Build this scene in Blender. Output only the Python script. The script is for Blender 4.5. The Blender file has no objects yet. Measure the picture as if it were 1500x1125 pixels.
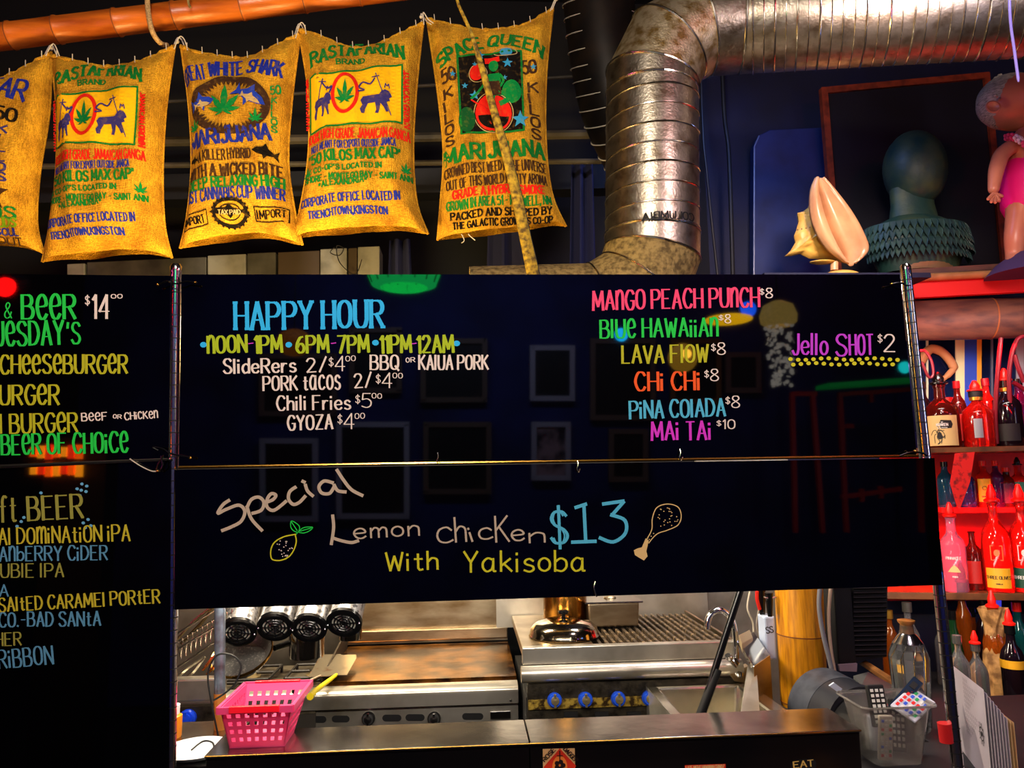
import bpy, bmesh, math, random
from mathutils import Vector, Matrix
from mathutils.geometry import tessellate_polygon
R = random.Random(7)
C = bpy.context.scene.collection
V = Vector
# ---------------------------------------------------------------- camera
F = 1083.0
EYE = V((0, 0, 1.6))
ya, pi_, ro = math.radians(3.6), math.radians(7.0), math.radians(1.0)
FW = V((math.sin(ya)*math.cos(pi_), math.cos(ya)*math.cos(pi_), math.sin(pi_)))
R0 = V((math.cos(ya), -math.sin(ya), 0)); U0 = R0.cross(FW)
RT = R0*math.cos(ro) - U0*math.sin(ro); UP = U0*math.cos(ro) + R0*math.sin(ro)
cd = bpy.data.cameras.new('camera'); cam = bpy.data.objects.new('camera', cd); C.objects.link(cam)
cd.sensor_width = 36; cd.lens = 36*F/1500; cd.clip_start = .02
mw = Matrix((RT, UP, -FW)).transposed().to_4x4(); mw.translation = EYE; cam.matrix_world = mw
bpy.context.scene.camera = cam
# ---------------------------------------------------------------- world, lights, exposure
sc = bpy.context.scene
w = bpy.data.worlds.new('world'); sc.world = w; w.use_nodes = True
w.node_tree.nodes['Background'].inputs[0].default_value = (.25, .3, .6, 1)
w.node_tree.nodes['Background'].inputs[1].default_value = .02
sc.view_settings.view_transform = 'Standard'; sc.view_settings.look = 'None'
sc.view_settings.exposure = 0.0; sc.view_settings.gamma = 1; sc.view_settings.use_curve_mapping = False
def area(name, loc, target, energy, col, sx, sy, spread=180):
    l = bpy.data.lights.new(name, 'AREA'); l.energy = energy; l.color = col; l.shape = 'RECTANGLE'; l.size = sx; l.size_y = sy; l.spread = math.radians(spread)
    o = bpy.data.objects.new(name, l); C.objects.link(o); o.location = loc
    z = (V(loc)-V(target)).normalized(); x = (V((1, 0, 0))-z*z.x).normalized(); y = z.cross(x); o.rotation_euler = Matrix((x, y, z)).transposed().to_euler(); return o
def point(name, loc, energy, col, r=.03):
    l = bpy.data.lights.new(name, 'POINT'); l.energy = energy; l.color = col; l.shadow_soft_size = r
    o = bpy.data.objects.new(name, l); C.objects.link(o); o.location = loc; return o
area('bar_room_light', (-.3, -.3, 3.3), (-.1, 1.8, 1.9), 50, (1, .88, .74), .5, .25)
area('kitchen_tube_light', (-.55, 2.62, 2.2), (-.5, 2.72, .9), 60, (1, .84, .6), .7, .12)
area('kitchen_tube_light', (.55, 2.5, 2.2), (.55, 2.7, .9), 56, (1, .9, .74), .7, .12)
area('sack_fill', (-.55, 1.77, 1.75), (-.65, 2.25, 2.3), 26.0, (1, .68, .22), .6, .08)  # unseen warm fill added behind the boards to brighten the sack bottoms
area('kitchen_fill', (-.1, 1.68, 1.45), (-.1, 2.5, .95), 11, (1, .9, .76), 1.3, .06)  # unseen front fill added to brighten the near faces of the kitchen
area('blue_wash', (1.15, 2.78, 3.3), (1.3, 3.5, 2.3), 5, (.25, .38, 1), .5, .15)
area('picture_light', (1.5, 1.75, 3.25), (1.45, 3.1, 2.6), 4, (.8, .75, 1), .3, .2, 60)
area('shelf_top_wash', (1.25, 1.7, 2.95), (1.5, 3.0, 2.45), 5, (1, .72, .62), .25, .25, 80)
area('room_back_wash', (0, -.9, 3.4), (0, -2.4, 1.7), 52, (.5, .6, 1), 2.5, .3)
area('corner_fill', (1.25, 1.1, 2.9), (1.25, 2.2, 1.05), 9, (1, .8, .85), .3, .3)

# ---------------------------------------------------------------- picture geometry helpers
def ray(px, py): return FW + RT*((px-750)/F) - UP*((py-562.5)/F)
def P(px, py, Y):
    d = ray(px, py); return EYE + d*(Y/d.y)
def PZ(px, py, z):
    d = ray(px, py); return EYE + d*((z-1.6)/d.z)
BB_O = None
def plane_pt(px, py, o, n):
    d = ray(px, py); return EYE + d*((o-EYE).dot(n)/d.dot(n))
# ---------------------------------------------------------------- mesh builder
class MB:
    def __init__(s): s.v = []; s.f = []
    def add(s, vs, fs):
        n = len(s.v); s.v += [V(p) for p in vs]; s.f += [tuple(i+n for i in f) for f in fs]; return s
    def box(s, c, size, rot=None):
        hx, hy, hz = size[0]/2, size[1]/2, size[2]/2; c = V(c)
        vs = [V((x, y, z)) for x in (-hx, hx) for y in (-hy, hy) for z in (-hz, hz)]
        if rot is not None: vs = [rot @ p for p in vs]
        return s.add([p+c for p in vs], [(0,1,3,2),(4,6,7,5),(0,4,5,1),(2,3,7,6),(0,2,6,4),(1,5,7,3)])
    def bb(s, x0, x1, y0, y1, z0, z1):
        return s.box(((x0+x1)/2, (y0+y1)/2, (z0+z1)/2), (abs(x1-x0), abs(y1-y0), abs(z1-z0)))
    def quadbox(s, pts, d):                # four corners (any planar quad) thickened by vector d
        p = [V(q) for q in pts]; d = V(d); q = [a+d for a in p]; n = len(p)
        fs = [tuple(range(n)), tuple(range(2*n-1, n-1, -1))] + [(i, i+n, (i+1) % n+n, (i+1) % n) for i in range(n)]
        return s.add(p+q, fs)
    def tube(s, path, r, n=8, caps=True, closed=False):
        path = [V(p) for p in path]; m = len(path)
        if not hasattr(r, '__len__'): r = [r]*m
        vs = []; prev = None
        for i, p in enumerate(path):
            if closed: t = path[(i+1) % m]-path[i-1]
            else: t = path[min(i+1, m-1)]-path[max(i-1, 0)]
            t = t.normalized() if t.length > 1e-9 else V((0, 0, 1))
            if prev is None: a = t.orthogonal().normalized()
            else:
                a = prev - t*prev.dot(t); a = a.normalized() if a.length > 1e-6 else t.orthogonal().normalized()
            prev = a; b = t.cross(a)
            for k in range(n):
                g = 2*math.pi*k/n; vs.append(p + (a*math.cos(g)+b*math.sin(g))*r[i])
        fs = []
        for i in range(m if closed else m-1):
            j = (i+1) % m
            for k in range(n): fs.append((i*n+k, i*n+(k+1) % n, j*n+(k+1) % n, j*n+k))
        if caps and not closed: fs += [tuple(range(n-1, -1, -1)), tuple((m-1)*n+k for k in range(n))]
        return s.add(vs, fs)
    def cyl(s, p0, p1, r0, r1=None, n=16, caps=True): return s.tube([p0, p1], [r0, r0 if r1 is None else r1], n, caps)
    def lathe(s, prof, o, axis=(0, 0, 1), n=24, sx=1, sy=1, caps=False):
        o = V(o); ax = V(axis).normalized(); q = V((0, 0, 1)).rotation_difference(ax)
        vs = []
        for r, z in prof:
            for k in range(n):
                g = 2*math.pi*k/n; vs.append(o + q @ V((r*math.cos(g)*sx, r*math.sin(g)*sy, z)))
        fs = [(i*n+k, i*n+(k+1) % n, (i+1)*n+(k+1) % n, (i+1)*n+k) for i in range(len(prof)-1) for k in range(n)]
        if caps: fs += [tuple(range(n-1, -1, -1)), tuple((len(prof)-1)*n+k for k in range(n))]
        return s.add(vs, fs)
    def ball(s, c, r, n=12, sc=(1, 1, 1)):
        c = V(c); prof = [(math.sin(math.pi*i/n)*1.0, -math.cos(math.pi*i/n)) for i in range(n+1)]
        t = MB().lathe([(max(a, 1e-4), b) for a, b in prof], (0, 0, 0), n=n*2 if n < 14 else n)
        return s.add([c+V((p.x*r*sc[0], p.y*r*sc[1], p.z*r*sc[2])) for p in t.v], t.f)
    def grid(s, fn, nu, nv):
        vs = [fn(i/nu, j/nv) for j in range(nv+1) for i in range(nu+1)]
        return s.add(vs, [(j*(nu+1)+i, j*(nu+1)+i+1, (j+1)*(nu+1)+i+1, (j+1)*(nu+1)+i) for j in range(nv) for i in range(nu)])
    def xf(s, m): s.v = [m @ p for p in s.v]; return s
def link(o): C.objects.link(o); return o
def obj(name, mb, m, parent=None, label=None, cat=None, group=None, smooth=True, bevel=0, kind=None, sub=0, angle=40, fixn=True):
    me = bpy.data.meshes.new(name); o = bpy.data.objects.new(name, me)
    vs = mb.v
    if parent is None and vs:
        lo = [min(p[i] for p in vs) for i in range(3)]; hi = [max(p[i] for p in vs) for i in range(3)]
        c = V(((lo[0]+hi[0])/2, (lo[1]+hi[1])/2, lo[2]))
    elif parent is not None:
        c = base_of(parent)
    else: c = V((0, 0, 0))
    me.from_pydata([p-c for p in vs], [], mb.f); me.update()
    if fixn:
        bm = bmesh.new(); bm.from_mesh(me); bmesh.ops.recalc_face_normals(bm, faces=bm.faces); bm.to_mesh(me); bm.free()
    if m: me.materials.append(m)
    link(o)
    if parent is None: o.location = c; o['_b'] = list(c)
    else: o.parent = parent; o['_b'] = list(c)
    if smooth:
        me.shade_smooth()
        me.set_sharp_from_angle(angle=math.radians(angle))
    if bevel:
        b = o.modifiers.new('bevel', 'BEVEL'); b.width = bevel; b.segments = 2; b.limit_method = 'ANGLE'
    if sub:
        b = o.modifiers.new('sub', 'SUBSURF'); b.levels = sub; b.render_levels = sub
    if label: o['label'] = label
    if cat: o['category'] = cat
    if group: o['group'] = group
    if kind: o['kind'] = kind
    return o
def base_of(o): return V(o['_b'])
def thing(name, label, cat, loc=(0, 0, 0), group=None):
    o = bpy.data.objects.new(name, None); link(o); o.location = loc; o['_b'] = list(loc); o.empty_display_size = .05
    o['label'] = label; o['category'] = cat
    if group: o['group'] = group
    return o
def dup(root, delta, label=None, rotz=0, scale=1):
    r = root.copy(); link(r); r.location = root.location + V(delta)
    if rotz: r.rotation_euler.z += rotz
    if scale != 1: r.scale = (scale,)*3
    if label: r['label'] = label
    for ch in list(root.children):
        c = ch.copy(); link(c); c.parent = r
        for g in ch.children:
            d = g.copy(); link(d); d.parent = c
    return r
# ---------------------------------------------------------------- materials
def lin(c): return tuple(((x/255)/12.92 if x/255 <= .04045 else ((x/255+.055)/1.055)**2.4) for x in c)
def mat(name, col, rough=.5, metal=0, col2=None, nscale=30, nmix=(.4, .7), bump=0, bscale=None, emit=0, spec=.5, trans=0, alpha=1, stretch=None, coat=0, ior=1.45, aniso=0, detail=4):
    m = bpy.data.materials.new(name); m.use_nodes = True; nt = m.node_tree; b = nt.nodes['Principled BSDF']
    c = lin(col)+(1,)
    b.inputs['Base Color'].default_value = c; b.inputs['Roughness'].default_value = rough; b.inputs['Metallic'].default_value = metal
    b.inputs['Specular IOR Level'].default_value = spec; b.inputs['Transmission Weight'].default_value = trans; b.inputs['Alpha'].default_value = alpha
    b.inputs['Coat Weight'].default_value = coat; b.inputs['IOR'].default_value = ior; b.inputs['Anisotropic'].default_value = aniso
    if emit: b.inputs['Emission Color'].default_value = c; b.inputs['Emission Strength'].default_value = emit
    tc = nt.nodes.new('ShaderNodeTexCoord'); mp = nt.nodes.new('ShaderNodeMapping'); nt.links.new(tc.outputs['Object'], mp.inputs[0])
    if stretch: mp.inputs['Scale'].default_value = stretch
    if col2 is not None:
        n = nt.nodes.new('ShaderNodeTexNoise'); n.inputs['Scale'].default_value = nscale; n.inputs['Detail'].default_value = detail; nt.links.new(mp.outputs[0], n.inputs[0])
        mr = nt.nodes.new('ShaderNodeMapRange'); mr.inputs[1].default_value, mr.inputs[2].default_value = nmix; nt.links.new(n.outputs[0], mr.inputs[0])
        mx = nt.nodes.new('ShaderNodeMix'); mx.data_type = 'RGBA'; mx.inputs[6].default_value = c; mx.inputs[7].default_value = lin(col2)+(1,)
        nt.links.new(mr.outputs[0], mx.inputs[0]); nt.links.new(mx.outputs[2], b.inputs['Base Color'])
    if bump:
        n = nt.nodes.new('ShaderNodeTexNoise'); n.inputs['Scale'].default_value = bscale or nscale; n.inputs['Detail'].default_value = 4; nt.links.new(mp.outputs[0], n.inputs[0])
        bn = nt.nodes.new('ShaderNodeBump'); bn.inputs['Strength'].default_value = bump; bn.inputs['Distance'].default_value = .004
        nt.links.new(n.outputs[0], bn.inputs['Height']); nt.links.new(bn.outputs[0], b.inputs['Normal'])
    return m
def weave(m, scale, strength):
    nt = m.node_tree; b = nt.nodes['Principled BSDF']; tc = nt.nodes.new('ShaderNodeTexCoord'); hs = []
    for st in ((1, 1, .12), (.12, 1, 1)):
        mp = nt.nodes.new('ShaderNodeMapping'); mp.inputs['Scale'].default_value = st; nt.links.new(tc.outputs['Object'], mp.inputs[0])
        n = nt.nodes.new('ShaderNodeTexNoise'); n.inputs['Scale'].default_value = scale; n.inputs['Detail'].default_value = 1; nt.links.new(mp.outputs[0], n.inputs[0]); hs.append(n)
    a = nt.nodes.new('ShaderNodeMath'); a.operation = 'ADD'; nt.links.new(hs[0].outputs[0], a.inputs[0]); nt.links.new(hs[1].outputs[0], a.inputs[1])
    bn = nt.nodes.new('ShaderNodeBump'); bn.inputs['Strength'].default_value = strength; bn.inputs['Distance'].default_value = .004
    nt.links.new(a.outputs[0], bn.inputs['Height']); nt.links.new(bn.outputs[0], b.inputs['Normal'])
    src = b.inputs['Base Color'].links[0].from_socket
    mr = nt.nodes.new('ShaderNodeMapRange'); mr.inputs[1].default_value = .75; mr.inputs[2].default_value = 1.2; mr.inputs[3].default_value = .62; mr.inputs[4].default_value = 1.1
    nt.links.new(a.outputs[0], mr.inputs[0])
    mx = nt.nodes.new('ShaderNodeVectorMath'); mx.operation = 'SCALE'; nt.links.new(src, mx.inputs[0]); nt.links.new(mr.outputs[0], mx.inputs['Scale'])
    nt.links.new(mx.outputs[0], b.inputs['Base Color'])
    return m
M = {}
M['burlap'] = weave(mat('burlap', (222, 164, 44), .95, col2=(160, 104, 26), nscale=14, nmix=(.42, .78), spec=.1), 420, .8)
M['steel'] = mat('brushed steel', (206, 200, 188), .3, .8, col2=(128, 118, 100), nscale=5, nmix=(.42, .75), bump=.06, bscale=40)
M['steel_smooth'] = mat('bright steel', (214, 210, 202), .14, 1)
M['chrome'] = mat('chrome', (225, 225, 230), .14, 1)
M['galv'] = mat('galvanised sheet', (190, 178, 160), .36, 1, col2=(128, 112, 92), nscale=24, nmix=(.45, .72), bump=.25, bscale=120)
M['galv_dust'] = mat('dusty galvanised sheet', (170, 146, 90), .75, .35, col2=(104, 86, 50), nscale=60, nmix=(.4, .65), bump=.8, bscale=180)
M['seam'] = mat('seam metal', (214, 204, 186), .25, 1)
M['black'] = mat('matte black', (10, 10, 12), .6)
M['blackgloss'] = mat('black plastic', (9, 9, 11), .22)
M['duct_black'] = mat('black flexible duct', (26, 22, 20), .42, .3, col2=(48, 36, 26), nscale=8)
M['navy'] = mat('navy wall paint', (12, 18, 52), .7, col2=(7, 10, 30), nscale=3, bump=.1, bscale=60)
M['darkroom'] = mat('black painted wall', (6, 6, 9), .85)
M['panelblue'] = mat('blue painted panel', (26, 42, 92), .5, col2=(17, 28, 66), nscale=6, bump=.1, bscale=90)
M['bamboo'] = mat('varnished bamboo', (212, 112, 34), .32, col2=(150, 66, 16), nscale=5, stretch=(1, 6, 6), nmix=(.35, .7), bump=.15, bscale=40)
M['bamboo_yel'] = mat('golden bamboo', (226, 152, 22), .35, col2=(150, 84, 10), nscale=14, stretch=(6, 6, .6), nmix=(.4, .8), bump=.2, bscale=40)
M['bamboo_dull'] = mat('aged bamboo', (92, 56, 44), .5, col2=(56, 32, 32), nscale=6, stretch=(1, 5, 5))
M['node'] = mat('bamboo node', (120, 62, 22), .6)
M['string'] = mat('white string', (206, 196, 178), .8)
M['rope'] = mat('rope', (206, 170, 116), .9, col2=(140, 104, 60), nscale=200, bump=.6)
M['board'] = mat('glossy black acrylic', (2, 2, 3), .028, spec=.75, bump=.012, bscale=3)
M['wood_red'] = mat('stained wood frame', (150, 58, 30), .45, col2=(92, 34, 20), nscale=20)
M['wood'] = mat('wood edge', (176, 116, 60), .5, col2=(118, 70, 32), nscale=18, stretch=(1, 1, 5))
M['brass'] = mat('brass', (214, 160, 70), .22, 1)
M['redpaint'] = mat('red painted board', (196, 14, 10), .5)
M['concrete'] = mat('dark floor', (30, 26, 24), .7, col2=(18, 16, 15), nscale=10)
def paint(name, c, r=.55): 
    if name not in M: M[name] = mat(name, c, r)
    return M[name]
def ink(name, c):
    if name not in M: M[name] = mat(name, c, .9, col2=tuple(min(255, int(a*.62+b*.38)) for a, b in zip(c, (190, 140, 50))), nscale=70, nmix=(.52, .8), spec=.1)
    return M[name]
# ---------------------------------------------------------------- stroke lettering
G = {
'A': "0,0 3,10 6,0|1.1,3.4 4.9,3.4", 'B': "0,0 0,10|~0,10 4,9.8 5.2,7.7 4,5.6 0,5.3|~0,5.3 4.6,5 6,2.7 4.6,.2 0,0",
'C': "~6,8.2 4.6,9.9 1.8,9.6 0,5 1.8,.4 4.6,.1 6,1.8", 'D': "0,0 0,10|~0,10 4,9.2 6,5 4,.8 0,0", 'E': "5.6,10 0,10|0,10 0,0|0,0 5.6,0|0,5.2 4.4,5.2",
'F': "5.6,10 0,10|0,10 0,0|0,5.2 4.4,5.2", 'G': "~6,8.2 4.6,9.9 1.8,9.6 0,5 1.8,.4 4.6,.1 6,2|6,2 6,4.6|6,4.6 3.6,4.6", 'H': "0,0 0,10|6,0 6,10|0,5 6,5",
'I': "2,0 2,10", 'J': "4.5,10 4.5,2.5|~4.5,2.5 3.6,.2 1.6,0 .2,1.8", 'K': "0,0 0,10|5.6,10 0,4.4|1.6,5.8 6,0", 'L': "0,10 0,0|0,0 5.2,0",
'M': "0,0 0.6,10|.6,10 3.8,2|3.8,2 7,10|7,10 7.6,0", 'N': "0,0 0,10|0,10 6,0|6,0 6,10", 'O': "~3,10 .6,8.6 0,5 .6,1.4 3,0 5.4,1.4 6,5 5.4,8.6 3,10",
'P': "0,0 0,10|~0,10 4.4,9.8 6,7.4 4.4,4.9 0,4.6", 'Q': "~3,10 .6,8.6 0,5 .6,1.4 3,0 5.4,1.4 6,5 5.4,8.6 3,10|3.6,2.4 6.4,-.8", 'R': "0,0 0,10|~0,10 4.4,9.8 5.8,7.5 4.4,5.2 0,4.9|2.6,5 6,0",
'S': "~5.6,8.4 4.2,9.9 1.6,9.8 .3,7.8 1.6,5.8 4.4,4.4 5.8,2.2 4.4,.2 1.6,.1 0,1.8", 'T': "0,10 6,10|3,10 3,0", 'U': "0,10 0,3|~0,3 1,.5 3,0 5,.5 6,3|6,3 6,10", 'V': "0,10 3,0 6,10",
'W': "0,10 1.9,0|1.9,0 3.9,8|3.9,8 5.9,0|5.9,0 7.8,10", 'X': "0,0 6,10|0,10 6,0", 'Y': "0,10 3,4.8|6,10 3,4.8|3,4.8 3,0", 'Z': "0,10 6,10|6,10 0,0|0,0 6,0",
'0': "~3,10 .8,8.6 .2,5 .8,1.4 3,0 5.2,1.4 5.8,5 5.2,8.6 3,10", '1': ".8,8 2.6,10|2.6,10 2.6,0", '2': "~.2,8 1.6,9.9 4.2,9.8 5.4,7.6 4,4.8 0,0|0,0 6,0", '3': "~.3,8.6 2,10 4.8,9.6 5.2,7.4 2.6,5.4 5.4,4 5.8,2 4,.1 1.6,0 0,1.6",
'4': "4.4,0 4.4,10|4.4,10 0,3|0,3 6,3", '5': "5.4,10 .8,10|.8,10 .4,5.6|~.4,5.6 3.4,6.2 5.6,4.4 5.4,1.4 3,0 0,1", '6': "~5,9.4 2.6,8.6 .5,5 .4,2 2.4,0 5,.8 5.6,3.2 4,5.2 1.8,4.8 .5,3", '7': "0,10 6,10|6,10 2,0",
'8': "~3,5.4 .8,7.4 1.4,9.6 3,10 4.6,9.6 5.2,7.4 3,5.4 .4,3 .8,.8 3,0 5.2,.8 5.6,3 3,5.4", '9': "~5.4,7 4,5 1.6,5.2 .4,7.4 1.4,9.6 3.6,10 5.4,8 5.2,4 3,0",
'$': "~5.4,7.8 4,8.9 1.6,8.8 .5,7.2 1.6,5.6 4.4,4.4 5.6,2.8 4.4,1.2 1.6,1.1 .2,2.4|3,10.4 3,-.4", '&': "~6,0 1.6,6.6 1.6,9 3.2,10 4.6,8.6 3.6,6.6 .6,3.6 .4,1.2 2,0 4.4,.8 5.8,4",
'-': ".6,4.8 4.4,4.8", '.': "1,0 1.3,.6", ',': "1.3,.8 .6,-1.6", "'": "1,10 .7,7.4", '/': "0,-.5 5,10.5", '%': "0,0 6,10|~1.2,10 .1,8.6 1.2,7 2.3,8.6 1.2,10|~4.8,3 3.7,1.6 4.8,0 5.9,1.6 4.8,3", '*': "1,3.6 4,6.8|4,3.6 1,6.8|.4,5.2 4.6,5.2", ' ': "",
'a': "~4.6,5.6 2.4,6.4 .4,4.6 .2,2 1.8,.1 4,1 4.7,3|4.8,6.2 4.8,1.2|~4.8,1.2 5.1,.2 6,.2", 'b': "0,0 0,10|~0,4.4 2.4,6.2 4.8,5 5,2 3,.1 0,.8", 'c': "~4.6,5 3,6.3 .8,5.4 0,3 .8,.6 3,0 5,1", 'd': "5,0 5,10|~5,5 2.8,6.3 .6,5 .1,2.4 1.8,0 5,1.2",
'e': "~.2,3.2 4.8,3.6 4.4,5.6 2.6,6.4 .6,5.2 .1,2.8 1.4,.4 3.6,0 5.2,1.2", 'f': "~4.4,9.4 3,10 1.8,8.6 1.7,6|1.7,6 1.7,0|0,6 3.8,6", 'h': "0,0 0,10|~0,4 2,6.2 4.2,5.6 4.6,3.6|4.6,3.6 4.6,0", 'i': "1,6 1,0|1,8.2 1,9", 'j': "2.4,6 2.4,-.4|~2.4,-.4 1.6,-2.2 -.2,-1.8|2.4,8.2 2.4,9",
'k': "0,0 0,10|4.2,6.2 0,2.6|1.4,3.6 4.8,0", 'l': "1,10 1,0", 'm': "0,0 0,6.2|~0,4 1.6,6.3 3.2,5.6 3.4,3.6|3.4,3.6 3.4,0|~3.4,4 5,6.3 6.6,5.6 6.9,3.4|6.9,3.4 6.9,0", 'n': "0,0 0,6.2|~0,4 2,6.4 4.2,5.6 4.6,3.4|4.6,3.4 4.6,0", 'o': "~2.5,6.3 .6,5.2 0,3.1 .6,1 2.5,0 4.4,1 5,3.1 4.4,5.2 2.5,6.3",
'p': "0,6.2 0,-3|~0,5 2.4,6.4 4.8,5 4.8,1.4 2.6,0 0,1.2", 'r': "0,0 0,6.2|~0,3.6 1.6,6 3.8,6", 's': "~4.2,5.2 2.4,6.3 .6,5.4 .8,3.8 3.8,2.6 4.2,1 2.4,0 0,.8", 't': "1.8,9 1.8,1.2|~1.8,1.2 2.6,.1 4,.4|0,6.2 3.8,6.2", 'u': "0,6.2 0,2|~0,2 1.2,0 3.6,.4 4.6,2.4|4.6,6.2 4.6,0", 'w': "0,6.2 1.6,0|1.6,0 3.2,5|3.2,5 4.8,0|4.8,0 6.4,6.2", 'y': "0,6.2 2.4,.6|4.8,6.2 1.2,-3",
}
def cr(pts, k=5):
    out = []
    n = len(pts); closed = n > 3 and abs(pts[0][0]-pts[-1][0])+abs(pts[0][1]-pts[-1][1]) < 1e-6
    for i in range(n-1):
        p1, p2 = pts[i], pts[i+1]
        p0 = pts[i-1] if i > 0 else (pts[n-2] if closed else pts[0]); p3 = pts[i+2] if i+2 < n else (pts[1] if closed else pts[-1])
        for j in range(k):
            t = j/k
            out.append(tuple(.5*((2*p1[a])+(-p0[a]+p2[a])*t+(2*p0[a]-5*p1[a]+4*p2[a]-p3[a])*t*t+(-p0[a]+3*p1[a]-3*p2[a]+p3[a])*t**3) for a in range(len(p1))))
    out.append(tuple(pts[-1])); return [V(o) for o in out] if isinstance(pts[0], Vector) else out
def parse(s, k=5):
    res = []
    for st in s.split('|'):
        if not st: continue
        sm = st[0] == '~'; pts = [tuple(float(x) for x in p.split(',')) for p in st.lstrip('~').split()]
        res.append((cr(pts, k) if sm else pts, not sm))
    return res
GL = {c: parse(s, 4) for c, s in G.items()}
GW = {c: (max(.9, max([p[0] for st, _ in g for p in st])-min([p[0] for st, _ in g for p in st])) if g else 3.4) for c, g in GL.items()}
CNT = [0]
def ribbon(mb, mp, pts, wfun, maxl=9, ext=.45):
    for a, b in zip(pts, pts[1:]):
        dx, dy = b[0]-a[0], b[1]-a[1]; L = math.hypot(dx, dy)
        if L < 1e-6: continue
        wd = wfun(dx/L, dy/L); ux, uy = dx/L, dy/L; e = wd*ext*.5 if ext > 0 else 0
        a2 = (a[0]-ux*e, a[1]-uy*e); b2 = (b[0]+ux*e, b[1]+uy*e); n = max(1, int(math.hypot(b2[0]-a2[0], b2[1]-a2[1])/maxl+.5))
        nx, ny = -uy*wd/2, ux*wd/2; vs = []
        for i in range(n+1):
            t = i/n; x = a2[0]+(b2[0]-a2[0])*t; y = a2[1]+(b2[1]-a2[1])*t
            vs += [mp(x+nx, y+ny), mp(x-nx, y-ny)]
        CNT[0] = (CNT[0]+1) % 24; lift = V((0, -CNT[0]*2e-5, 0))       # overlapping strokes lie on one another like paint
        mb.add([q+lift for q in vs], [(2*i, 2*i+1, 2*i+3, 2*i+2) for i in range(n)])
def text(mb, mp, s, x0, y0, x1, y1, h, wd, style='hand', arch=0, tall=True, slab=0, jit=0, vert=False, gap=None, contrast=.5):
    """baseline from (x0,y0) to (x1,y1) in the map's coordinates (y down), cap height h, stroke wd"""
    if gap is None: gap = 1.7 if not slab else 2.4
    tot = 0; items = []
    for ch in s:
        wg = GW[ch]; items.append((ch, tot, wg)); tot += wg+(gap if ch != ' ' else 0)
    tot -= gap if s[-1] != ' ' else 0
    L = math.hypot(x1-x0, y1-y0); sx = L/tot
    if len(s) > 3: wd = min(wd, 2.7*sx); slab = min(slab, 1.7*sx)
    ux, uy = (x1-x0)/L, (y1-y0)/L; vx, vy = uy, -ux
    wf = (lambda dx, dy: wd*(1-contrast*.5+contrast*.9*abs(dx*vx+dy*vy)-contrast*.2))
    rr = random.Random(len(s)*31+int(abs(x0)))
    for ch, off, wg in items:
        jo = rr.uniform(-jit, jit); js = 1+rr.uniform(-jit, jit)*.03
        k = h/10
        sy = k*(1/.63) if (tall and ch in 'acemnorsu') else k
        g = GL[ch]
        if not g: continue
        mn = min(p[0] for st, _ in g for p in st)
        def tr(p):
            a = (off+p[0]-mn)*sx; b = p[1]*sy*js+jo
            t = a/L; b += arch*(1-(2*t-1)**2)
            return (x0+ux*a+vx*b, y0+uy*a+vy*b)
        for st, straight in g:
            q = [tr(p) for p in st]
            ribbon(mb, mp, q, wf)
            if slab and straight:
                for p, pq in ((st[0], st[1]), (st[-1], st[-2])):
                    if (p[1] > 9.7 or p[1] < .3) and abs(pq[1]-p[1]) > 3:
                        c = tr(p); sl = slab
                        ribbon(mb, mp, [(c[0]-ux*sl, c[1]-uy*sl), (c[0]+ux*sl, c[1]+uy*sl)], lambda a, b: wd*.75, ext=0)
def fill(mb, mp, poly, maxe=9):
    tris = tessellate_polygon([[V((x, y, 0)) for x, y in poly]])
    st = [tuple(poly[i] for i in t) for t in tris]; out = []
    while st:
        t = st.pop(); e = [math.dist(t[i], t[(i+1) % 3]) for i in range(3)]; k = e.index(max(e))
        if e[k] > maxe and len(st) < 20000:
            a, b, c = t[k], t[(k+1) % 3], t[(k+2) % 3]; m = ((a[0]+b[0])/2, (a[1]+b[1])/2); st += [(a, m, c), (m, b, c)]
        else: out.append(t)
    for t in out: mb.add([mp(*p) for p in t], [(0, 1, 2)])
def ellipse(cx, cy, rx, ry, n=28, a0=0, a1=360):
    return [(cx+rx*math.cos(math.radians(a0+(a1-a0)*i/n)), cy+ry*math.sin(math.radians(a0+(a1-a0)*i/n))) for i in range(n + (0 if a1-a0 == 360 else 1))]
def ring(mb, mp, cx, cy, rx, ry, wd, n=36):
    e = ellipse(cx, cy, rx, ry, n); ribbon(mb, mp, e+[e[0]], lambda a, b: wd, ext=.2)
def leaf_poly(cx, cy, r, aspect=1.0, rot=0):
    out = []
    for a, l in ((0, 1), (-38, .82), (38, .82), (-72, .62), (72, .62), (-108, .34), (108, .34)):
        t = math.radians(a-90+rot); d = (math.cos(t), math.sin(t)); n = (-d[1], d[0]); L = r*l; w_ = L*.13
        pts = [(0, 0), (.3, .8), (.55, 1), (.8, .55), (1, 0), (.8, -.55), (.55, -1), (.3, -.8)]
        out.append([(cx+(d[0]*u*L+n[0]*v*w_)*aspect, cy+d[1]*u*L+n[1]*v*w_) for u, v in pts])
    return out
def upoly(pts, x0, y0, x1, y1): return [(x0+(x1-x0)*p[0]/10, y1+(y0-y1)*p[1]/10) for p in pts]
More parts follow.
